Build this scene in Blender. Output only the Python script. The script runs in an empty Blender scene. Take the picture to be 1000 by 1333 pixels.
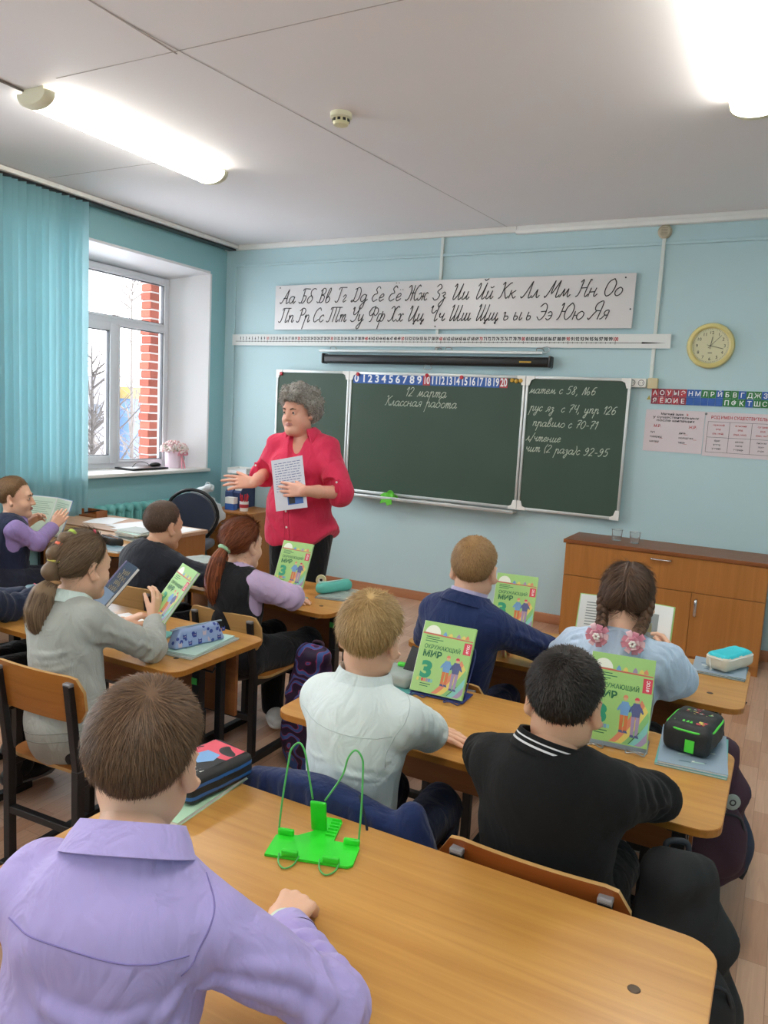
import bpy, bmesh, math, random
import numpy as np
from mathutils import Vector, Matrix
random.seed(7)
SC = bpy.context.scene
COL = SC.collection
PI = math.pi

# ------------------------------------------------------------------ camera
cam_d = bpy.data.cameras.new('camera')
cam = bpy.data.objects.new('camera', cam_d)
COL.objects.link(cam)
cam_d.sensor_fit = 'HORIZONTAL'
cam_d.sensor_width = 36.0
cam_d.lens = 35.88
cam_d.clip_start = 0.02
_yaw, _pit, _rol = -0.4847, -0.1279, 0.0535
_f = Vector((math.sin(_yaw) * math.cos(_pit), math.cos(_yaw) * math.cos(_pit), math.sin(_pit)))
_r = _f.cross(Vector((0, 0, 1))).normalized()
_u = _r.cross(_f)
_r2 = _r * math.cos(_rol) + _u * math.sin(_rol)
_u2 = -_r * math.sin(_rol) + _u * math.cos(_rol)
cam.matrix_world = Matrix(((_r2.x, _u2.x, -_f.x, 4.7098), (_r2.y, _u2.y, -_f.y, -5.6269),
                           (_r2.z, _u2.z, -_f.z, 1.5127), (0, 0, 0, 1)))
SC.camera = cam

# ------------------------------------------------------------------ view, sky
SC.view_settings.view_transform = 'Standard'
SC.view_settings.look = 'None'
SC.view_settings.gamma = 1.0
SC.view_settings.use_curve_mapping = False
SC.view_settings.exposure = 1.5
world = bpy.data.worlds.new('overcast_sky')
SC.world = world
world.use_nodes = True
_bg = world.node_tree.nodes['Background']
_bg.inputs[0].default_value = (0.93, 0.96, 1.0, 1)
_bg.inputs[1].default_value = 2.9
SC.cycles.use_denoising = True
SC.cycles.max_bounces = 9
SC.cycles.diffuse_bounces = 6
SC.cycles.sample_clamp_indirect = 6.0
LAMP_STRENGTH = 8.0
H = 2.933

# ------------------------------------------------------------------ mesh helpers
def lin(c):
    if isinstance(c, str):
        c = [int(c[i:i + 2], 16) / 255 for i in (0, 2, 4)]
    return tuple((x / 12.92 if x <= 0.04045 else ((x + 0.055) / 1.055) ** 2.4) for x in c) + (1.0,)


class MB:
    """collects pieces of one mesh"""
    def __init__(self):
        self.v, self.f, self.m, self.n = [], [], [], 0

    def add(self, verts, faces, mi=0):
        verts = np.asarray(verts, float).reshape(-1, 3)
        o = self.n
        self.v.append(verts)
        self.n += len(verts)
        for f in faces:
            self.f.append(tuple(int(i) + o for i in f))
            self.m.append(mi)
        return self

    def box(self, c, s, mi=0, rot=None, bevel=0.0, seg=2):
        if bevel > 0:
            v, f = bevel_box(s, bevel, seg)
        else:
            x, y, z = s[0] / 2, s[1] / 2, s[2] / 2
            v = np.array([(-x, -y, -z), (x, -y, -z), (x, y, -z), (-x, y, -z), (-x, -y, z), (x, -y, z), (x, y, z), (-x, y, z)])
            f = [(0, 3, 2, 1), (4, 5, 6, 7), (0, 1, 5, 4), (1, 2, 6, 5), (2, 3, 7, 6), (3, 0, 4, 7)]
        if rot is not None:
            v = v @ np.array(rot).T
        return self.add(v + np.array(c), f, mi)

    def b2(self, lo, hi, mi=0, bevel=0.0):
        lo, hi = np.array(lo, float), np.array(hi, float)
        return self.box((lo + hi) / 2, hi - lo, mi, None, bevel)

    def tube(self, pts, r, n=8, mi=0, closed=False, cap=True, flat=1.0):
        P = [np.array(p, float) for p in pts]
        k = len(P)
        rr = r if hasattr(r, '__len__') else [r] * k
        vs, fs = [], []
        T0 = P[1] - P[0]
        up = np.array((0, 0, 1.0)) if abs(T0[2]) < 0.9 * np.linalg.norm(T0) else np.array((1.0, 0, 0))
        for i in range(k):
            if closed:
                t = P[(i + 1) % k] - P[i - 1]
            else:
                t = P[min(i + 1, k - 1)] - P[max(i - 1, 0)]
            t = t / (np.linalg.norm(t) + 1e-12)
            a = up - t * (up @ t)
            a /= np.linalg.norm(a) + 1e-12
            b = np.cross(t, a)
            up = a
            for j in range(n):
                an = 2 * PI * j / n
                vs.append(P[i] + rr[i] * (math.cos(an) * a + flat * math.sin(an) * b))
        for i in range(k if closed else k - 1):
            for j in range(n):
                i2 = (i + 1) % k
                fs.append((i * n + j, i * n + (j + 1) % n, i2 * n + (j + 1) % n, i2 * n + j))
        if cap and not closed:
            fs.append(tuple(range(n))[::-1])
            fs.append(tuple((k - 1) * n + j for j in range(n)))
        return self.add(vs, fs, mi)

    def bar(self, a, b, w, h=None, mi=0, bevel=0.002):
        """square section bar from a to b"""
        a, b = Vector(a), Vector(b)
        d = b - a
        q = d.to_track_quat('Z', 'Y').to_matrix()
        return self.box((a + b) / 2, (w, h or w, d.length), mi, q, bevel, 1)

    def lathe(self, prof, c=(0, 0, 0), n=24, mi=0, rot=None, a0=0, a1=2 * PI):
        full = abs(a1 - a0 - 2 * PI) < 1e-6
        m = n if full else n + 1
        vs, fs = [], []
        for (r, z) in prof:
            for j in range(m):
                an = a0 + (a1 - a0) * j / n
                vs.append((r * math.cos(an), r * math.sin(an), z))
        for i in range(len(prof) - 1):
            for j in range(n):
                j2 = (j + 1) % m
                fs.append((i * m + j, i * m + j2, (i + 1) * m + j2, (i + 1) * m + j))
        vs = np.array(vs)
        if rot is not None:
            vs = vs @ np.array(rot).T
        return self.add(vs + np.array(c), fs, mi)

    def prism(self, poly, z0, z1, mi=0, mside=None, M=None):
        """poly in xy, extruded in z; M is a 4x4 frame"""
        n = len(poly)
        v = np.array([(p[0], p[1], z0) for p in poly] + [(p[0], p[1], z1) for p in poly], float)
        if M is not None:
            M = np.array(M)
            v = v @ M[:3, :3].T + M[:3, 3]
        o = self.n
        self.add(v, [tuple(range(n))[::-1], tuple(range(n, 2 * n))], mi)
        for i in range(n):
            j = (i + 1) % n
            self.f.append((o + i, o + j, o + n + j, o + n + i))
            self.m.append(mi if mside is None else mside)
        return self

    def xf(self, M):
        M = np.array(M)
        self.v = [v @ M[:3, :3].T + M[:3, 3] for v in self.v]
        return self

    def build(self, name, mats, parent=None, smooth=None, loc=None):
        me = bpy.data.meshes.new(name)
        V = np.concatenate(self.v) if self.v else np.zeros((0, 3))
        me.from_pydata(V.tolist(), [], self.f)
        mats = mats if isinstance(mats, (list, tuple)) else [mats]
        for m in mats:
            me.materials.append(m)
        me.polygons.foreach_set('material_index', np.array(self.m, dtype=np.int32))
        return link(name, me, parent, smooth, loc)


def link(name, me, parent=None, smooth=None, loc=None):
    if smooth is not None:
        me.polygons.foreach_set('use_smooth', [True] * len(me.polygons))
        if smooth < 3.1:
            me.set_sharp_from_angle(angle=smooth)
    me.update()
    o = bpy.data.objects.new(name, me)
    COL.objects.link(o)
    if parent:
        o.parent = parent
    if loc is not None:
        o.location = loc
    return o


_bb = {}
def bevel_box(s, b, seg):
    key = (tuple(np.round(s, 5)), round(b, 5), seg)
    if key not in _bb:
        bm = bmesh.new()
        bmesh.ops.create_cube(bm, size=1)
        for v in bm.verts:
            v.co = Vector((v.co.x * s[0], v.co.y * s[1], v.co.z * s[2]))
        bmesh.ops.bevel(bm, geom=bm.edges[:], offset=min(b, 0.49 * min(s)), segments=seg, profile=0.5, affect='EDGES')
        bm.verts.index_update()
        _bb[key] = (np.array([v.co[:] for v in bm.verts]), [[v.index for v in f.verts] for f in bm.faces])
        bm.free()
    v, f = _bb[key]
    return v.copy(), f


def rrect(x0, y0, x1, y1, r, n=6):
    out = []
    for cx, cy, a in ((x1 - r, y0 + r, -90), (x1 - r, y1 - r, 0), (x0 + r, y1 - r, 90), (x0 + r, y0 + r, 180)):
        for k in range(n + 1):
            t = math.radians(a + 90 * k / n)
            out.append((cx + r * math.cos(t), cy + r * math.sin(t)))
    return out


def frame(origin, x, y):
    x = np.array(x, float); x /= np.linalg.norm(x)
    y = np.array(y, float); y = y - x * (x @ y); y /= np.linalg.norm(y)
    z = np.cross(x, y)
    M = np.eye(4); M[:3, 0] = x; M[:3, 1] = y; M[:3, 2] = z; M[:3, 3] = origin
    return M


def rz(a):
    c, s = math.cos(a), math.sin(a)
    return np.array([[c, -s, 0], [s, c, 0], [0, 0, 1.0]])


def rx(a):
    c, s = math.cos(a), math.sin(a)
    return np.array([[1.0, 0, 0], [0, c, -s], [0, s, c]])


def ry(a):
    c, s = math.cos(a), math.sin(a)
    return np.array([[c, 0, s], [0, 1.0, 0], [-s, 0, c]])


def smoothpath(pts, k=6, closed=False):
    """Catmull-Rom through pts"""
    P = [np.array(p, float) for p in pts]
    n = len(P)
    if n < 3 and not closed:
        return P
    out = []
    for i in range(n if closed else n - 1):
        if closed:
            p0, p1, p2, p3 = P[i - 1], P[i], P[(i + 1) % n], P[(i + 2) % n]
        else:
            p1, p2 = P[i], P[i + 1]
            p0 = P[i - 1] if i > 0 else 2 * p1 - p2
            p3 = P[i + 2] if i + 2 < n else 2 * p2 - p1
        for j in range(k):
            t = j / k
            out.append(0.5 * ((2 * p1) + (-p0 + p2) * t + (2 * p0 - 5 * p1 + 4 * p2 - p3) * t * t + (-p0 + 3 * p1 - 3 * p2 + p3) * t ** 3))
    if not closed:
        out.append(P[-1])
    return out


def thing(name, label, cat, loc=(0, 0, 0), rot=0.0, group=None):
    o = bpy.data.objects.new(name, None)
    COL.objects.link(o)
    o.empty_display_size = 0.1
    o.location = loc
    o.rotation_euler = (0, 0, rot)
    return tag(o, label, cat, group)


def tag(o, label, cat, group=None):
    o['label'] = label
    o['category'] = cat
    if group:
        o['group'] = group
    return o


def struct(o, label=None):
    o['kind'] = 'structure'
    if label:
        o['label'] = label
    return o


def dup(root, loc, rot=None, label=None, group=None):
    r = root.copy()
    COL.objects.link(r)
    r.location = loc
    if rot is not None:
        r.rotation_euler = (0, 0, rot)
    if label:
        r['label'] = label
    if group:
        r['group'] = group
    def kids(src, dst):
        for ch in list(src.children):
            c = ch.copy()
            COL.objects.link(c)
            c.parent = dst
            kids(ch, c)
    kids(root, r)
    return r


# ------------------------------------------------------------------ materials
def mat(name, color, rough=0.5, metal=0.0, bump=0.0, bscale=200.0, var=0.0, vscale=8.0, spec=0.5, emit=None, es=0.0, sheen=0.0, alpha=1.0, trans=0.0, coat=0.0):
    m = bpy.data.materials.new(name)
    m.use_nodes = True
    nt = m.node_tree
    b = nt.nodes['Principled BSDF']
    c = lin(color)
    b.inputs['Base Color'].default_value = c
    b.inputs['Roughness'].default_value = rough
    b.inputs['Metallic'].default_value = metal
    b.inputs['Specular IOR Level'].default_value = spec
    if sheen:
        b.inputs['Sheen Weight'].default_value = sheen
    if coat:
        b.inputs['Coat Weight'].default_value = coat
        b.inputs['Coat Roughness'].default_value = 0.15
    if trans:
        b.inputs['Transmission Weight'].default_value = trans
    if alpha < 1:
        b.inputs['Alpha'].default_value = alpha
    if emit:
        b.inputs['Emission Color'].default_value = lin(emit)
        b.inputs['Emission Strength'].default_value = es
    tc = nt.nodes.new('ShaderNodeTexCoord')
    if var > 0:
        nz = nt.nodes.new('ShaderNodeTexNoise')
        nz.inputs['Scale'].default_value = vscale
        nz.inputs['Detail'].default_value = 5
        nt.links.new(tc.outputs['Object'], nz.inputs['Vector'])
        mx = nt.nodes.new('ShaderNodeMix')
        mx.data_type = 'RGBA'
        mx.inputs[6].default_value = tuple(x * (1 - var) for x in c[:3]) + (1,)
        mx.inputs[7].default_value = tuple(min(1, x * (1 + var)) for x in c[:3]) + (1,)
        nt.links.new(nz.outputs['Fac'], mx.inputs[0])
        nt.links.new(mx.outputs[2], b.inputs['Base Color'])
    if bump > 0:
        nb = nt.nodes.new('ShaderNodeTexNoise')
        nb.inputs['Scale'].default_value = bscale
        nb.inputs['Detail'].default_value = 3
        nt.links.new(tc.outputs['Object'], nb.inputs['Vector'])
        bp = nt.nodes.new('ShaderNodeBump')
        bp.inputs['Strength'].default_value = bump
        bp.inputs['Distance'].default_value = 0.002
        nt.links.new(nb.outputs['Fac'], bp.inputs['Height'])
        nt.links.new(bp.outputs[0], b.inputs['Normal'])
    return m


def wood(name, c1, c2, axis='x', scale=1.0, rough=0.35, spec=0.5, coat=0.0):
    """straight-grained laminate, grain along the given object axis"""
    m = bpy.data.materials.new(name)
    m.use_nodes = True
    nt = m.node_tree
    b = nt.nodes['Principled BSDF']
    tc = nt.nodes.new('ShaderNodeTexCoord')
    mp = nt.nodes.new('ShaderNodeMapping')
    s = [22.0 * scale, 22.0 * scale, 22.0 * scale]
    s['xyz'.index(axis)] = 1.1 * scale
    mp.inputs['Scale'].default_value = s
    nt.links.new(tc.outputs['Object'], mp.inputs['Vector'])
    nz = nt.nodes.new('ShaderNodeTexNoise')
    nz.inputs['Scale'].default_value = 1.6
    nz.inputs['Detail'].default_value = 7
    nz.inputs['Roughness'].default_value = 0.62
    nz.inputs['Distortion'].default_value = 0.8
    nt.links.new(mp.outputs[0], nz.inputs['Vector'])
    rp = nt.nodes.new('ShaderNodeValToRGB')
    rp.color_ramp.elements[0].position = 0.3
    rp.color_ramp.elements[1].position = 0.72
    rp.color_ramp.elements[0].color = lin(c2)
    rp.color_ramp.elements[1].color = lin(c1)
    nt.links.new(nz.outputs['Fac'], rp.inputs[0])
    nt.links.new(rp.outputs[0], b.inputs['Base Color'])
    b.inputs['Roughness'].default_value = rough
    b.inputs['Specular IOR Level'].default_value = spec
    if coat:
        b.inputs['Coat Weight'].default_value = coat
        b.inputs['Coat Roughness'].default_value = 0.2
    bp = nt.nodes.new('ShaderNodeBump')
    bp.inputs['Strength'].default_value = 0.06
    bp.inputs['Distance'].default_value = 0.002
    nt.links.new(nz.outputs['Fac'], bp.inputs['Height'])
    nt.links.new(bp.outputs[0], b.inputs['Normal'])
    return m


M = {}
def mm(key, *a, **k):
    M[key] = mat(key, *a, **k)
    return M[key]

mm('white_paint', 'e9e7e6', 0.55, bump=0.05, bscale=60)
mm('white_plastic', 'eceae6', 0.35)
mm('cream_plastic', 'd8d0a8', 0.45)
mm('black_metal', '1d1d20', 0.42, bump=0.03)
mm('grey_cap', '8c8c90', 0.4, metal=0.3)
mm('chrome', 'c8c8ca', 0.25, metal=1.0)
mm('aluminium', 'c9cccb', 0.38, metal=0.55)
mm('black_plastic', '17181b', 0.4)
mm('paper', 'e4e6e4', 0.75)
mm('ink', '2a2a2e', 0.7)
mm('red_print', 'b8333c', 0.6)
mm('chalk', 'c9d2c4', 0.9)
M['desk_top'] = wood('desk_top', 'c8964f', 'b27e3d', 'x', 1.0, 0.3, 0.5)
M['desk_edge'] = wood('desk_edge', 'b0732f', '96601f', 'x', 1.0, 0.4)
M['desk_panel'] = wood('desk_panel', '9a6134', '7f4c26', 'x', 0.8, 0.5)
M['plywood'] = wood('plywood', 'ad6f31', '955a22', 'x', 0.8, 0.35)
M['plywood_red'] = wood('plywood_red', '94501f', '7b3c15', 'x', 0.8, 0.35)
M['plywood_pale'] = wood('plywood_pale', 'c99f66', 'b38a52', 'x', 0.8, 0.4)
M['cabinet_wood'] = wood('cabinet_wood', 'b87b3e', 'a56a30', 'z', 0.55, 0.38)
M['cabinet_edge'] = wood('cabinet_edge', '8e5327', '7d461f', 'x', 0.8, 0.4)
M['pink_wood'] = wood('pink_wood', 'c9a184', 'b88f70', 'x', 0.7, 0.35)
# ------------------------------------------------------------------ room shell
def wall_material(name, c, rough=0.55):
    return mat(name, c, rough, bump=0.12, bscale=55, var=0.035, vscale=2.2, spec=0.35)

M['wall_blue'] = wall_material('wall_blue', 'b9d4da')
M['wall_teal'] = wall_material('wall_teal', '97c4cb')
M['ceiling'] = mat('ceiling', 'ebe8ea', 0.7, bump=0.05, bscale=30, var=0.02, vscale=1.5, spec=0.2)
M['reveal'] = mat('reveal', 'ecebee', 0.45, bump=0.03, bscale=40)


def floor_material():
    m = bpy.data.materials.new('floor_laminate')
    m.use_nodes = True
    nt = m.node_tree
    b = nt.nodes['Principled BSDF']
    tc = nt.nodes.new('ShaderNodeTexCoord')
    mp = nt.nodes.new('ShaderNodeMapping')
    mp.inputs['Rotation'].default_value = (0, 0, PI / 2)
    nt.links.new(tc.outputs['Object'], mp.inputs['Vector'])
    br = nt.nodes.new('ShaderNodeTexBrick')
    br.offset = 0.37
    br.inputs['Scale'].default_value = 1.0
    br.inputs['Brick Width'].default_value = 0.33
    br.inputs['Row Height'].default_value = 0.075
    br.inputs['Mortar Size'].default_value = 0.0008
    br.inputs['Mortar Smooth'].default_value = 0.2
    br.inputs['Bias'].default_value = 0.0
    br.inputs['Color1'].default_value = lin('d0aa90')
    br.inputs['Color2'].default_value = lin('b78a6e')
    br.inputs['Mortar'].default_value = lin('93705a')
    nt.links.new(mp.outputs[0], br.inputs['Vector'])
    mp2 = nt.nodes.new('ShaderNodeMapping')
    mp2.inputs['Scale'].default_value = (34, 2.2, 1)
    nt.links.new(tc.outputs['Object'], mp2.inputs['Vector'])
    nz = nt.nodes.new('ShaderNodeTexNoise')
    nz.inputs['Scale'].default_value = 2.0
    nz.inputs['Detail'].default_value = 6
    nz.inputs['Distortion'].default_value = 1.0
    nt.links.new(mp2.outputs[0], nz.inputs['Vector'])
    rp = nt.nodes.new('ShaderNodeValToRGB')
    rp.color_ramp.elements[0].color = (0.72, 0.7, 0.68, 1)
    rp.color_ramp.elements[1].color = (1.12, 1.12, 1.1, 1)
    nt.links.new(nz.outputs['Fac'], rp.inputs[0])
    mx = nt.nodes.new('ShaderNodeMix')
    mx.data_type = 'RGBA'
    mx.blend_type = 'MULTIPLY'
    mx.inputs[0].default_value = 1
    nt.links.new(br.outputs['Color'], mx.inputs[6])
    nt.links.new(rp.outputs[0], mx.inputs[7])
    nt.links.new(mx.outputs[2], b.inputs['Base Color'])
    b.inputs['Roughness'].default_value = 0.34
    return m

M['floor'] = floor_material()
RX, RY0 = 6.2, -8.7        # right wall, back wall
struct(MB().b2((-0.02, RY0, -0.12), (RX, 0.02, 0)).build('floor', M['floor']))
struct(MB().b2((-0.45, RY0, H), (RX, 0.25, H + 0.15)).build('ceiling', M['ceiling']))
struct(MB().b2((-0.5, 0, -0.12), (RX, 0.25, H)).build('wall_front', M['wall_blue']))
struct(MB().b2((RX, RY0, -0.12), (RX + 0.2, 0.25, H + 0.15)).build('wall_right', M['wall_blue']))
struct(MB().b2((-0.5, RY0 - 0.2, -0.12), (RX + 0.2, RY0, H + 0.15)).build('wall_back', M['wall_blue']))

# window wall with three openings
WZ0, WZ1 = 0.905, 2.655
WINS = [(-2.42, -0.22), (-5.3, -3.1), (-8.2, -6.0)]
wl = MB()
wl.b2((-0.5, RY0, -0.12), (0, 0, WZ0))
wl.b2((-0.5, RY0, WZ1), (0, 0, H))
edges = [0.0]
for a, b_ in WINS:
    edges += [b_, a]
edges.append(RY0)
for i in range(0, len(edges), 2):
    wl.b2((-0.5, edges[i + 1], WZ0), (0, edges[i], WZ1))
struct(wl.build('wall_left', M['wall_teal']))

M['pvc'] = mat('pvc', 'e3e3e8', 0.35)
M['gasket'] = mat('gasket', '55575c', 0.6)
def glass_mat():
    m = bpy.data.materials.new('window_glass')
    m.use_nodes = True
    nt = m.node_tree
    out = nt.nodes['Material Output']
    t = nt.nodes.new('ShaderNodeBsdfTransparent')
    g = nt.nodes.new('ShaderNodeBsdfGlossy')
    g.inputs['Roughness'].default_value = 0.02
    mix = nt.nodes.new('ShaderNodeMixShader')
    fr = nt.nodes.new('ShaderNodeFresnel')
    fr.inputs[0].default_value = 1.15
    nt.links.new(fr.outputs[0], mix.inputs[0])
    nt.links.new(t.outputs[0], mix.inputs[1])
    nt.links.new(g.outputs[0], mix.inputs[2])
    nt.links.new(mix.outputs[0], out.inputs[0])
    nt.nodes.remove(nt.nodes['Principled BSDF'])
    return m
M['glass_pane'] = glass_mat()

def sash(mb, gm, pn, y0, y1, z0, z1, w, x):
    """a frame with bars of width w around the opening, gasket lines and one pane"""
    d = 0.07
    mb.b2((x - d / 2, y0, z0), (x + d / 2, y0 + w, z1), 0, 0.008)
    mb.b2((x - d / 2, y1 - w, z0), (x + d / 2, y1, z1), 0, 0.008)
    mb.b2((x - d / 2, y0 + w, z0), (x + d / 2, y1 - w, z0 + w), 0, 0.008)
    mb.b2((x - d / 2, y0 + w, z1 - w), (x + d / 2, y1 - w, z1), 0, 0.008)
    t = 0.006
    for lo, hi in (((y0 + w, z0 + w), (y0 + w + t, z1 - w)), ((y1 - w - t, z0 + w), (y1 - w, z1 - w)),
                   ((y0 + w, z0 + w), (y1 - w, z0 + w + t)), ((y0 + w, z1 - w - t), (y1 - w, z1 - w))):
        gm.b2((x - 0.01, lo[0], lo[1]), (x + 0.022, hi[0], hi[1]))
    pn.b2((x - 0.004, y0 + w, z0 + w), (x + 0.004, y1 - w, z1 - w))

for wi, (y0, y1) in enumerate(WINS):
    nm = 'window_%d' % (wi + 1)
    e = bpy.data.objects.new(nm, None)
    COL.objects.link(e)
    struct(e, 'white plastic framed window in a deep white reveal' if wi == 0 else None)
    XF = -0.36
    fy0, fy1 = y0 + 0.17, y1 - 0.16
    fz0, fz1 = WZ0 + 0.03, WZ1 - 0.07
    mb, gm, pn = MB(), MB(), MB()
    W = 0.055
    sash(mb, MB(), MB(), fy0, fy1, fz0, fz1, W, XF)
    zt = 2.15
    mb.b2((XF - 0.035, fy0 + W, zt - 0.035), (XF + 0.035, fy1 - W, zt + 0.035), 0, 0.006)
    ym = (fy0 + fy1) / 2
    # one wide transom light above; below: two sashes either side of a mullion
    sash(mb, gm, pn, fy0 + W - 0.01, fy1 - W + 0.01, zt + 0.02, fz1 - W + 0.01, 0.018, XF + 0.01)
    ymul = fy1 - 0.60
    mb.b2((XF - 0.035, ymul - 0.035, fz0 + W), (XF + 0.035, ymul + 0.035, zt - 0.035), 0, 0.006)
    sash(mb, gm, pn, ymul + 0.02, fy1 - W + 0.01, fz0 + W - 0.01, zt - 0.02, 0.018, XF + 0.01)
    sash(mb, gm, pn, ymul - 0.62, ymul - 0.02, fz0 + W - 0.01, zt - 0.02, 0.065, XF + 0.025)
    mb.b2((XF - 0.035, ymul - 0.69, fz0 + W), (XF + 0.035, ymul - 0.62, zt - 0.035), 0, 0.006)
    sash(mb, gm, pn, fy0 + W - 0.01, ymul - 0.68, fz0 + W - 0.01, zt - 0.02, 0.018, XF + 0.01)
    mb.build('window_frame', M['pvc'], e, smooth=0.6)
    gm.build('gasket', M['gasket'], e)
    pn.build('pane', M['glass_pane'], e)
    # splayed white reveal: jambs, head, and the sill board
    rv = MB()
    for (ya, yb) in ((y0, fy0), (y1, fy1)):
        s = 1 if yb > ya else -1
        rv.add([(0.004, ya, WZ0), (0.004, ya, WZ1), (XF - 0.03, yb, fz1 + 0.005), (XF - 0.03, yb, WZ0),
                (0.004, ya - s * 0.02, WZ0), (0.004, ya - s * 0.02, WZ1), (XF - 0.03, ya, fz1 + 0.005), (XF - 0.03, ya, WZ0)],
               [(0, 1, 2, 3), (4, 7, 6, 5), (0, 4, 5, 1), (1, 5, 6, 2), (2, 6, 7, 3), (3, 7, 4, 0)])
    rv.add([(0.004, y0, WZ1), (0.004, y1, WZ1), (XF - 0.03, fy1, fz1), (XF - 0.03, fy0, fz1),
            (0.004, y0, WZ1 + 0.02), (0.004, y1, WZ1 + 0.02), (XF - 0.03, fy1, WZ1 + 0.02), (XF - 0.03, fy0, WZ1 + 0.02)],
           [(0, 1, 2, 3), (4, 7, 6, 5), (0, 4, 5, 1), (1, 5, 6, 2), (2, 6, 7, 3), (3, 7, 4, 0)])
    rv.build('reveal', M['reveal'], e)
    sb = MB()
    sb.b2((XF - 0.03, y0 + 0.0, WZ0), (0.06, y1 - 0.0, WZ0 + 0.03), 0, 0.008)
    sb.build('window_sill', M['white_plastic'], e, smooth=0.6)
    # sky portal in the opening
    ld = bpy.data.lights.new('sky_portal', 'AREA')
    ld.shape = 'RECTANGLE'
    ld.size = fz1 - fz0
    ld.size_y = fy1 - fy0
    ld.cycles.is_portal = True
    lo = bpy.data.objects.new('sky_portal', ld)
    COL.objects.link(lo)
    lo.location = (-0.46, ym, (fz0 + fz1) / 2)
    lo.rotation_euler = (0, -PI / 2, 0)

# cornice along the front wall, baseboards, ceiling seams
cn = MB()
cn.b2((0.0, -0.035, H - 0.045), (2.74, 0.0, H), 0, 0.006)
cn.b2((2.74, -0.055, H - 0.06), (RX, 0.0, H - 0.03), 0, 0.004)
cn.b2((2.74, -0.03, H - 0.032), (RX, 0.0, H), 0, 0.004)
struct(cn.build('trim_1', M['white_plastic'], smooth=0.6), 'white cornice strip where front wall meets the ceiling')
mm('seam', 'b4adac', 0.8)
sm = MB()
sm.b2((2.30, -8.0, H - 0.003), (2.306, -3.1, H + 0.002))
sm.add([(2.30, -3.4, H - 0.002), (2.306, -3.4, H - 0.002), (2.67, -0.02, H - 0.002), (2.664, -0.02, H - 0.002)], [(0, 1, 2, 3)])
sm.b2((0.2, -2.05, H - 0.0015), (1.3, -2.046, H + 0.002))
sm.b2((1.6, -3.12, H - 0.0015), (4.2, -3.116, H + 0.002))
struct(sm.build('trim_2', M['seam']), 'thin joints between the ceiling slabs')
M['skirting'] = wood('skirting', 'b9805c', 'a66f4d', 'x', 0.6, 0.4)
struct(MB().b2((0, -0.018, 0), (RX, 0.0, 0.075), 0, 0.005).build('baseboard_front', M['skirting'], smooth=0.6))
struct(MB().b2((0, RY0, 0), (0.018, -0.02, 0.075), 0, 0.005).build('baseboard_left', M['skirting'], smooth=0.6))

# cable ducts on the front wall
t = thing('cable_duct', 'thin painted cable duct running across and down the front wall', 'cable duct', (0, 0, 0))
d = MB(); d.b2((0.10, -0.018, 2.745), (RX - 0.01, -0.001, 2.765), 0, 0.003); d.build('duct_run', M['wall_blue'], t)
d = MB(); d.b2((0.10, -0.018, 0.62), (0.122, -0.001, 2.745), 0, 0.003); d.build('duct_drop', M['wall_blue'], t)
mm('duct_white', 'd5dcd8', 0.5)
d = MB(); d.b2((3.775, -0.02, 1.85), (3.80, -0.001, 2.80), 0, 0.003); d.build('duct_drop', M['duct_white'], t)
d = MB(); d.b2((2.13, -0.02, 2.02), (2.155, -0.001, H - 0.045), 0, 0.003); d.build('duct_drop', M['duct_white'], t)

# outer brick reveal beside the first window
def brick_mat():
    m = bpy.data.materials.new('brick')
    m.use_nodes = True
    nt = m.node_tree
    b = nt.nodes['Principled BSDF']
    g = nt.nodes.new('ShaderNodeNewGeometry')
    rp = nt.nodes.new('ShaderNodeValToRGB')
    rp.color_ramp.elements[0].color = lin('7c3a2b')
    rp.color_ramp.elements[1].color = lin('96503e')
    nt.links.new(g.outputs['Random Per Island'], rp.inputs[0])
    nt.links.new(rp.outputs[0], b.inputs['Base Color'])
    b.inputs['Roughness'].default_value = 0.85
    return m
M['brick'] = brick_mat()
mm('mortar', 'b9b0aa', 0.9)
br = MB()
for k in range(27):
    z = 0.75 + k * 0.077
    off = 0.0 if k % 2 else 0.03
    br.box((-0.575 + random.uniform(-.004, .004), -0.345 - off / 4, z), (0.12, 0.13 + off / 2, 0.064), 0, None, 0.004, 1)
br.b2((-0.63, -0.400, 0.7), (-0.52, -0.30, 2.82), 1)
struct(br.build('wall_exterior', [M['brick'], M['mortar']]), 'red brick outer edge of the building seen through the window')

# blind rail and vertical louvres
rl = MB()
rl.b2((0.02, -8.3, H - 0.035), (0.16, -0.03, H - 0.004), 0, 0.004)
rl.b2((0.05, -8.3, H - 0.05), (0.13, -0.03, H - 0.035), 1, 0.003)
t = thing('blind_rail', 'long white blind rail along the ceiling above the window', 'blind rail', (0, 0, 0))
rl.build('rail', [M['white_plastic'], M['black_plastic']], t)
def blind_mat():
    m = mat('blind_fabric', '9cc6ce', 0.7, var=0.03, vscale=30, bump=0.1, bscale=300)
    nt = m.node_tree
    b = nt.nodes['Principled BSDF']
    tr = nt.nodes.new('ShaderNodeBsdfTranslucent')
    tr.inputs[0].default_value = lin('b4d9de')
    mix = nt.nodes.new('ShaderNodeMixShader')
    mix.inputs[0].default_value = 0.5
    nt.links.new(b.outputs[0], mix.inputs[1])
    nt.links.new(tr.outputs[0], mix.inputs[2])
    nt.links.new(mix.outputs[0], nt.nodes['Material Output'].inputs[0])
    return m
M['blind'] = blind_mat()
t = thing('vertical_blind', 'pale turquoise vertical louvre blind drawn aside by the window', 'blind', (0.09, -2.3, 0))
random.seed(3)
k = 0
y = -1.70
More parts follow.
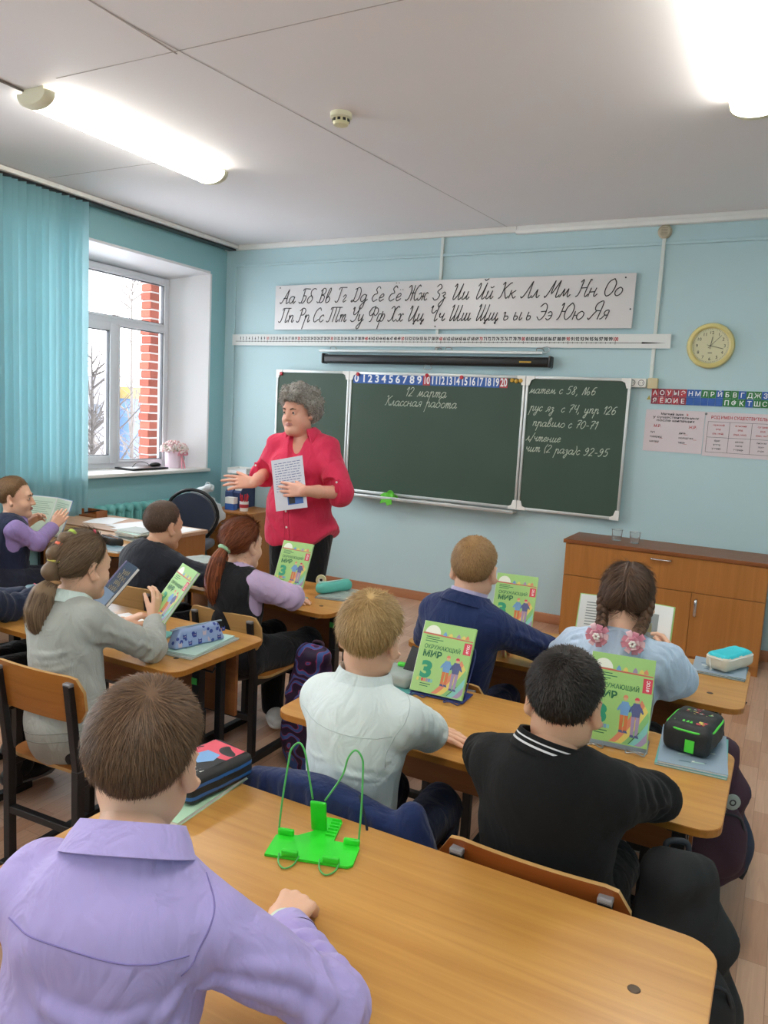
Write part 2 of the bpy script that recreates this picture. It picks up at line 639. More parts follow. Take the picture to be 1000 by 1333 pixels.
while y > -3.05:
    a = -math.radians(random.uniform(22, 62))
    w = 0.118
    sl = MB()
    cols = 7
    vs = []
    for i in range(cols):
        u = (i / (cols - 1) - 0.5) * w
        bow = 0.012 * (1 - (2 * u / w) ** 2)
        X, Y = u * math.cos(a) + bow * math.sin(a), -u * math.sin(a) + bow * math.cos(a)
        vs += [(X, Y + (y + 2.3), 0.585), (X, Y + (y + 2.3), H - 0.05)]
    sl.add(vs, [(2 * i, 2 * i + 2, 2 * i + 3, 2 * i + 1) for i in range(cols - 1)])
    sl.build('louvre', M['blind'], t, smooth=3.2)
    wt = MB(); wt.box((0, y + 2.3, 0.60), (0.10, 0.004, 0.03), 0, rz(-a)); wt.build('weight', M['white_plastic'], t)
    y -= random.uniform(0.042, 0.072)
    k += 1

# ------------------------------------------------------------------ lamps
M['diffuser'] = mat('lamp_diffuser', 'ffffff', 0.4, emit='fffdf4', es=LAMP_STRENGTH)
M['lamp_body'] = mat('lamp_body', 'dcd8bd', 0.5)
def lamp(name_label, x, y0, y1):
    t = thing('ceiling_lamp', name_label, 'lamp', (x, (y0 + y1) / 2, H), 0, 'fluorescent ceiling lamps')
    L = (y1 - y0)
    b = MB()
    b.box((0, 0, -0.012), (0.15, L - 0.02, 0.024), 0, None, 0.004)
    b.build('lamp_base', M['lamp_body'], t)
    d = MB()
    n = 12
    prof = [(0.108 * math.cos(PI * i / n), -0.022 - 0.062 * math.sin(PI * i / n) ** 0.8) for i in range(n + 1)]
    vs, fs = [], []
    for s in (-1, 1):
        for px, pz in prof:
            vs.append((px, s * (L / 2 - 0.045), pz))
    m_ = n + 1
    for i in range(n):
        fs.append((i, i + 1, m_ + i + 1, m_ + i))
    fs.append((n, 0, m_, m_ + n))
    d.add(vs, fs)
    d.build('diffuser', M['diffuser'], t, smooth=3.2)
    for s in (-1, 1):
        c = MB()
        vs = []
        ends = [(L / 2 - 0.05, 1.03), (L / 2 - 0.015, 1.03), (L / 2, 0.9)]
        for yy, sc in ends:
            for px, pz in prof:
                vs.append((px * sc, s * yy, -0.02 + (pz + 0.02) * sc))
        fs = []
        for r_ in range(2):
            for i in range(n):
                fs.append((r_ * m_ + i, r_ * m_ + i + 1, (r_ + 1) * m_ + i + 1, (r_ + 1) * m_ + i))
            fs.append((r_ * m_ + n, r_ * m_, (r_ + 1) * m_, (r_ + 1) * m_ + n))
        fs.append(tuple(range(2 * m_, 3 * m_)))
        c.add(vs, fs)
        c.build('end_cap', M['lamp_body'], t, smooth=0.8)
    return t
lamp('lit tube lamp on the ceiling above the window side of the class', 1.40, -3.10, -1.80)
lamp('lit tube lamp on the ceiling cut off by the top corner of the photo', 4.42, -3.12, -1.82)
for x, s in ((1.40, 'window side'), (4.42, 'inner side')):  # unseen lamps added behind the seen pair to give the room more light
    lamp('unseen tube lamp added for light, farther back along the ceiling, %s, middle row' % s, x, -5.7, -4.4)
    lamp('unseen tube lamp added for light at the back of the room, %s' % s, x, -8.1, -6.8)
w = MB()
w.tube([(1.32, -8.2, H - 0.006), (1.33, -6.0, H - 0.006), (1.33, -4.5, H - 0.006), (1.335, -3.0, H - 0.006)], 0.006, 6)
for yy in (-3.25, -3.5, -3.8):
    w.box((1.334, yy, H - 0.006), (0.022, 0.014, 0.012))
tag(w.build('lamp_cable', mat('cable_grey', '77706c', 0.6)), 'grey cable clipped to the ceiling behind the window side lamp', 'cable')

# smoke detector
t = thing('smoke_detector', 'round white smoke detector on the ceiling', 'smoke detector', (2.62, -2.32, H))
MB().lathe([(0.0, 0), (0.052, 0), (0.052, -0.022), (0.046, -0.026), (0.0, -0.026)], n=28).build('detector_base', M['lamp_body'], t, smooth=0.7)
MB().lathe([(0.0, -0.026), (0.040, -0.026), (0.041, -0.040), (0.034, -0.055), (0.015, -0.060), (0, -0.060)], n=28).build('sensor_head', M['cream_plastic'], t, smooth=0.7)
sl = MB()
for k in range(10):
    a = 2 * PI * k / 10
    sl.box((0.040 * math.cos(a), 0.040 * math.sin(a), -0.036), (0.006, 0.014, 0.012), 0, rz(a))
sl.build('vent_slots', M['black_plastic'], t)
# ------------------------------------------------------------------ school desks
mm('green_sticker', '3fae4b', 0.6)
mm('bolt_dark', '4a3a2a', 0.4, metal=0.4)
DW, DD, DH = 1.20, 0.50, 0.64
def make_desk(label, loc, group='double school desks', DD=0.50):
    t = thing('school_desk', label, 'desk', loc, 0, group)
    top = MB()
    x, y = DW / 2, DD / 2
    top.prism(rrect(-x, -y, x, y, 0.055), DH - 0.018, DH - 0.0012, 1)
    top.prism(rrect(-x + .0015, -y + .0015, x - .0015, y - .0015, 0.054), DH - 0.0013, DH, 0, 1)
    top.build('desktop', [M['desk_top'], M['desk_edge']], t)
    for sx in (-1, 1):
        for yy in (-0.125, 0.125):
            MB().lathe([(0, DH + .0012), (0.009, DH + .001), (0.011, DH - .0004), (0, DH - .0004)], (sx * 0.49, yy, 0), 14).build('bolt', M['bolt_dark'], t)
    p = MB()
    p.box((0, 0.17, DH - 0.018 - 0.145), (1.04, 0.016, 0.27))
    p.build('front_panel', M['desk_panel'], t)
    for sx in (-1, 1):
        f = MB()
        X = sx * 0.50
        f.bar((X, -0.02, 0.03), (X, -0.02, 0.42), 0.042, 0.042)
        f.bar((X, -0.02, 0.40), (X, -0.02, DH - 0.03), 0.034, 0.034)
        f.bar((X, 0.10, 0.03), (X, 0.10, DH - 0.03), 0.028, 0.028)
        f.bar((X, -0.21, DH - 0.03), (X, 0.21, DH - 0.03), 0.028, 0.024)
        f.build('leg', M['black_metal'], t)
        k = MB()
        k.bar((X, -0.22, 0.015), (X, 0.24, 0.015), 0.04, 0.03)
        k.build('skid', M['black_metal'], t)
        for e in (-0.225, 0.245):
            c = MB()
            c.box((X, e, 0.016), (0.042, 0.014, 0.032), 0, None, 0.004)
            c.build('skid_cap', M['grey_cap'], t)
        s = MB(); s.box((X, -0.0425, 0.535), (0.024, 0.0015, 0.024)); s.build('size_sticker', M['green_sticker'], t)
        hk = MB(); hk.tube([(X + sx * .03, -0.05, DH - .05), (X + sx * .09, -0.05, DH - .05), (X + sx * .10, -.05, DH - .03)], 0.004, 6); hk.build('bag_hook', M['black_metal'], t)
    cb = MB(); cb.bar((-0.5, 0.04, 0.24), (0.5, 0.04, 0.24), 0.03, 0.03); cb.build('crossbar', M['black_metal'], t)
    return t

EX, DX, WX = 4.06, 2.425, 0.80
make_desk('bare wooden double desk with the bright green book stand', (4.09, -4.58, 0), DD=0.62)
desk_E3 = make_desk('wooden double desk shared by the white shirt boy and black sweater boy', (EX, -3.63, 0))
dup(desk_E3, (EX, -2.78, 0), label='wooden double desk of the navy blazer boy and braided girl')
dup(desk_E3, (DX, -3.57, 0), label='wooden double desk carrying the blue cat print pencil case')
dup(desk_E3, (DX, -2.65, 0), label='wooden double desk of the red haired girl, teal pencil case on it')
dup(desk_E3, (2.36, -4.62, 0), label='wooden double desk with green notebooks, only its corner in view')
dup(desk_E3, (WX, -2.30, 0), label='wooden desk by the blinds with the stack of notebooks')

# ------------------------------------------------------------------ chairs
def curved_board(w, h, depth, th, r, nx=16, nz=8):
    """board in xz, curved: ends come forward (+y) by depth; rounded corners"""
    out = rrect(-w / 2, 0, w / 2, h, r, 6)
    mb = MB()
    # grid of columns with corner clipping
    cols = np.linspace(-w / 2, w / 2, nx + 1)
    vs, fs = [], []
    for i, x in enumerate(cols):
        e = w / 2 - abs(x)
        cut = 0.0 if e >= r else r - math.sqrt(max(0, r * r - (r - e) ** 2))
        yy = depth * (2 * x / w) ** 2
        for j in range(nz + 1):
            z = cut + (h - 2 * cut) * j / nz
            vs.append((x, yy, z))
    n1 = nz + 1
    N = len(vs)
    vs2 = [(a, b + th, c) for a, b, c in vs]
    for i in range(nx):
        for j in range(nz):
            a, b, c, d = i * n1 + j, (i + 1) * n1 + j, (i + 1) * n1 + j + 1, i * n1 + j + 1
            fs.append((a, b, c, d))
            fs.append((N + d, N + c, N + b, N + a))
    rim = []
    for i in range(nx):
        for j, flip in ((0, 0), (nz, 1)):
            a, b = i * n1 + j, (i + 1) * n1 + j
            q = (a, N + a, N + b, b)
            rim.append(q[::-1] if flip else q)
    for i, flip in ((0, 1), (nx, 0)):
        for j in range(nz):
            a, b = i * n1 + j, i * n1 + j + 1
            q = (a, N + a, N + b, b)
            rim.append(q[::-1] if flip else q)
    mb.add(vs + vs2, fs, 0)
    o = mb.n - 2 * N
    for q in rim:
        mb.f.append(tuple(k + o for k in q)); mb.m.append(1)
    return mb

def make_chair(label, loc, rot=0, backmat='plywood', back_z=0.55, back_h=0.15, sh=0.38):
    t = thing('school_chair', label, 'chair', loc, rot, 'school chairs')
    s = MB()
    n = 10
    pts = rrect(-0.185, -0.165, 0.185, 0.19, 0.06, 6)
    s.prism(pts, sh - 0.012, sh, 0, 1)
    s.build('seat', [M['plywood'], M['plywood_pale']], t)
    b = curved_board(0.385, back_h, 0.013, 0.010, 0.045)
    bo = b.build('backrest', [M[backmat], M['plywood_pale']], t, smooth=0.7)
    bo.location = (0, -0.205, back_z)
    bo.rotation_euler = (math.radians(8), 0, 0)
    top = back_z + back_h
    for sx in (-1, 1):
        X = sx * 0.148
        l = MB()
        l.bar((X, -0.185, 0.03), (X, -0.185, sh + 0.02), 0.028, 0.028)
        l.bar((X, -0.185, sh), (X, -0.222, top - 0.02), 0.026, 0.022)
        l.build('leg', M['black_metal'], t)
        l = MB()
        l.bar((X, 0.145, 0.03), (X, 0.145, sh - 0.012), 0.028, 0.028)
        l.bar((X, -0.185, sh - 0.026), (X, 0.16, sh - 0.026), 0.024, 0.024)
        l.build('leg', M['black_metal'], t)
        k = MB()
        k.bar((X, -0.22, 0.015), (X, 0.20, 0.015), 0.03, 0.03)
        k.build('skid', M['black_metal'], t)
        c = MB()
        c.box((X, -0.2215, top - 0.022), (0.028, 0.022, 0.012), 0, None, 0.003)
        c.build('post_cap', M['grey_cap'], t)
    cb = MB(); cb.bar((-0.148, -0.185, 0.20), (0.148, -0.185, 0.20), 0.024, 0.024); cb.build('crossbar', M['black_metal'], t)
    return t

CH = {}
CH['grey'] = make_chair('wooden chair with worn brown back carrying the grey cardigan girl', (2.76, -3.93, 0), 0.05)
CH['black'] = make_chair('dark reddish wooden chair behind the black sweater boy', (4.345, -4.035, 0), 0, 'plywood_red', 0.522, 0.145)
CH['white'] = make_chair('wooden chair of the white shirt boy under the draped navy jacket', (3.84, -4.02, 0), 0, 'plywood', 0.485, 0.15)
CH['blue'] = make_chair('wooden chair of the navy blazer boy', (3.72, -3.13, 0), 0, 'plywood', 0.50)
CH['braid'] = make_chair('wooden chair of the girl with two braids', (4.30, -3.16, 0), 0, 'plywood_red', 0.49)
CH['red'] = make_chair('pale wooden chair carrying the red haired girl', (2.66, -2.93, 0), 0.0, 'plywood_pale', 0.50)
CH['jacket'] = make_chair('pale wooden chair of the dark jacket boy', (2.10, -2.95, 0), 0, 'plywood_pale', 0.53)
CH['far'] = make_chair('wooden chair carrying the boy in the navy vest', (0.82, -2.78, 0), -0.25, 'plywood', 0.56)
CH['partner'] = make_chair('wooden chair of the half hidden pupil in navy', (2.08, -3.95, 0), 0, 'plywood')
CH['purple'] = make_chair('wooden chair of the boy in the lilac shirt', (4.0, -4.92, 0), 0, 'plywood')

# ------------------------------------------------------------------ low cabinet by the front wall
t = thing('low_cabinet', 'long low wooden cabinet under the posters on the front wall', 'cabinet', (4.03, -0.22, 0))
b = MB()
b.b2((-0.63, -0.19, 0.0), (0.63, 0.19, 0.06))
b.b2((-0.63, -0.20, 0.06), (0.63, 0.19, 0.70))
b.build('body', M['cabinet_wood'], t)
b = MB(); b.b2((-0.645, -0.225, 0.70), (0.645, 0.20, 0.726), 0, 0.003); b.build('top_board', M['cabinet_edge'], t)
f = MB(); f.b2((-0.628, -0.217, 0.482), (0.628, -0.2005, 0.698), 0, 0.0015); fo = f.build('flap', M['cabinet_wood'], t)
def pull(a, b_, out, r=0.006, parent=None):
    a, b_, out = np.array(a, float), np.array(b_, float), np.array(out, float)
    p = MB()
    p.tube(smoothpath([a, a + out * 0.8 + (b_ - a) * 0.06, (a + b_) / 2 + out, b_ + out * 0.8 + (a - b_) * 0.06, b_], 5), r, 8, flat=1.6)
    return p.build('handle', M['chrome'], parent, smooth=1.2)
pull((-0.06, -0.217, 0.668), (0.06, -0.217, 0.668), (0, -0.028, 0), 0.006, fo)
for (x0, x1, hx) in ((-0.628, -0.215, -0.25), (-0.212, 0.203, None), (0.206, 0.628, 0.235)):
    d = MB(); d.b2((x0, -0.217, 0.064), (x1, -0.2005, 0.478), 0, 0.0015)
    do = d.build('door', M['cabinet_wood'], t)
    if hx:
        pull((hx, -0.217, 0.33), (hx, -0.217, 0.44), (0, -0.028, 0), 0.006, do)

# bedside style unit in the corner
t = thing('small_cupboard', 'small wooden cupboard in the corner beside the office chair', 'cupboard', (0.47, -0.25, 0))
b = MB(); b.b2((-0.225, -0.20, 0.05), (0.225, 0.22, 0.585)); b.b2((-0.20, -0.18, 0), (0.20, 0.20, 0.05)); b.build('body', M['cabinet_wood'], t)
b = MB(); b.b2((-0.235, -0.225, 0.585), (0.235, 0.225, 0.605), 0, 0.003); b.build('top_board', M['cabinet_wood'], t)
d = MB(); d.b2((-0.22, -0.218, 0.055), (0.22, -0.2005, 0.41), 0, 0.0015); do = d.build('door', M['cabinet_wood'], t)
pull((-0.18, -0.218, 0.28), (-0.18, -0.218, 0.37), (0, -0.025, 0), 0.005, do)
d = MB(); d.b2((-0.22, -0.218, 0.415), (0.22, -0.2005, 0.58), 0, 0.0015); do = d.build('drawer', M['cabinet_wood'], t)
pull((-0.05, -0.218, 0.50), (0.05, -0.218, 0.50), (0, -0.025, 0), 0.005, do)

# teacher's desk
t = thing('teacher_desk', "teacher's desk with a pinkish top covered in white papers by the radiator", 'desk', (0.61, -1.785, 0))
b = MB(); b.prism(rrect(-0.58, -0.245, 0.58, 0.245, 0.015), 0.622, 0.645); b.build('desktop', M['pink_wood'], t)
for sx in (-1, 1):
    b = MB(); b.b2((sx * 0.555 - .009, -0.23, 0), (sx * 0.555 + .009, 0.23, 0.622)); b.build('side_panel', M['cabinet_wood'], t)
b = MB(); b.b2((-0.545, -0.21, 0.22), (0.545, -0.192, 0.622)); b.build('front_panel', M['cabinet_wood'], t)
b = MB(); b.b2((-0.545, -0.19, 0.05), (-0.20, 0.22, 0.622)); po = b.build('drawer_pedestal', M['cabinet_wood'], t)

# office chair behind it
mm('chair_cloth', '2a3346', 0.85, bump=0.2, bscale=500, sheen=0.2)
t = thing('office_chair', "dark blue office chair with a black rimmed back behind the teacher's desk", 'chair', (0.44, -0.88, 0), 0.45)
b = MB()
n = 28
def loop_pt(a, k=1.0):
    return (0.215 * k * math.cos(a) * (1 - 0.12 * max(0, -math.sin(a))), 0.0, 0.60 + 0.215 * k * math.sin(a) + 0.0)
ring = [loop_pt(2 * PI * i / n) for i in range(n)]
vs = [(x, -0.03 - 0.02 * (1 - (x / 0.215) ** 2), z) for x, _, z in [loop_pt(2 * PI * i / n, 0.9) for i in range(n)]] + [(x, 0.03 - 0.02 * (1 - (x / .215) ** 2), z) for x, _, z in [loop_pt(2 * PI * i / n, 0.9) for i in range(n)]]
vs += [(0, -0.06, 0.60), (0, 0.01, 0.60)]
b.add(vs, [(i, (i + 1) % n, 2 * n) for i in range(n)] + [(n + (i + 1) % n, n + i, 2 * n + 1) for i in range(n)] + [((i + 1) % n, i, n + i, n + (i + 1) % n) for i in range(n)])
b.build('backrest', M['chair_cloth'], t, smooth=0.9)
b = MB(); b.tube(ring, 0.014, 8, closed=True); b.build('back_rim', M['black_plastic'], t, smooth=3.2)
b = MB(); b.box((0, -0.24, 0.40), (0.42, 0.42, 0.07), 0, None, 0.03, 3); b.build('seat', M['chair_cloth'], t, smooth=0.9)
b = MB(); b.tube([(0, 0.02, 0.50), (0, 0.05, 0.42), (0, -0.05, 0.35), (0, -0.2, 0.355)], 0.018, 8); b.build('back_support', M['black_plastic'], t, smooth=1)
b = MB(); b.tube([(0, -0.22, 0.07), (0, -0.22, 0.36)], 0.025, 12); b.build('column', M['black_plastic'], t, smooth=1)
for k in range(5):
    a = 2 * PI * k / 5 + 0.3
    l = MB(); l.tube([(0, -0.22, 0.10), (0.25 * math.cos(a), -0.22 + 0.25 * math.sin(a), 0.065)], [0.022, 0.015], 8)
    lo = l.build('leg', M['black_plastic'], t, smooth=1)
    w = MB(); w.lathe([(0, -0.012), (0.025, -0.012), (0.028, 0), (0.025, 0.012), (0, 0.012)], (0.25 * math.cos(a), -0.22 + 0.25 * math.sin(a), 0.028), 14, 0, ry(PI / 2) if abs(math.cos(a)) < .7 else rx(PI / 2))
    w.build('caster', M['black_plastic'], lo, smooth=0.8)

# radiator under the window sill
mm('radiator_paint', '6fb3b0', 0.4)
t = thing('radiator', 'turquoise cast iron radiator under the window sill', 'radiator', (0.08, -1.04, 0))
for k in range(11):
    y = -0.46 + 0.092 * k
    s = MB()
    s.box((0, y, 0.45), (0.09, 0.062, 0.50), 0, None, 0.028, 3)
    s.box((0, y, 0.66), (0.11, 0.07, 0.075), 0, None, 0.03, 3)
    s.box((0, y, 0.235), (0.11, 0.07, 0.075), 0, None, 0.03, 3)
    s.tube([(0.045, y, 0.24), (0.048, y, 0.45), (0.045, y, 0.66)], 0.014, 8)
    s.build('section', M['radiator_paint'], t, smooth=0.9)
p = MB()
for z in (0.235, 0.66):
    p.tube([(0, -0.47, z), (0, 0.60, z)], 0.016, 10)
p.tube([(0, 0.60, 0.0), (0, 0.60, 0.665)], 0.014, 10)
p.build('pipe', M['radiator_paint'], t, smooth=1)
# ------------------------------------------------------------------ lettering
_tc = {}
def text_mesh(s, bold=0.0):
    """flat outline lettering of unit size, from the built-in typeface; returns verts, faces, width"""
    key = (s, bold)
    if key not in _tc:
        c = bpy.data.curves.new('lettering', 'FONT')
        c.body = s
        c.size = 1.0
        c.resolution_u = 3
        c.offset = bold
        o = bpy.data.objects.new('lettering', c)
        COL.objects.link(o)
        dg = bpy.context.evaluated_depsgraph_get()
        me = bpy.data.meshes.new_from_object(o.evaluated_get(dg))
        v = np.array([x.co[:] for x in me.vertices]) if len(me.vertices) else np.zeros((0, 3))
        f = [tuple(p.vertices) for p in me.polygons]
        bpy.data.objects.remove(o)
        bpy.data.curves.remove(c)
        bpy.data.meshes.remove(me)
        w = (v[:, 0].max() if len(v) else 0.3 * len(s))
        _tc[key] = (v, f, w)
    return _tc[key]

def text(mb, s, x, y, h, mi=0, F=None, align='l', width=None, bold=0.0, z=0.0):
    """letters of cap height h in frame F (xy plane)"""
    v, f, w = text_mesh(s, bold)
    if not len(v):
        return
    k = h / 0.73
    kx = k if width is None else width / w
    ox = x - (w * kx / 2 if align == 'c' else (w * kx if align == 'r' else 0))
    p = np.stack([v[:, 0] * kx + ox, v[:, 1] * k + y, np.full(len(v), z)], 1)
    if F is not None:
        F = np.array(F)
        p = p @ F[:3, :3].T + F[:3, 3]
    mb.add(p, f, mi)

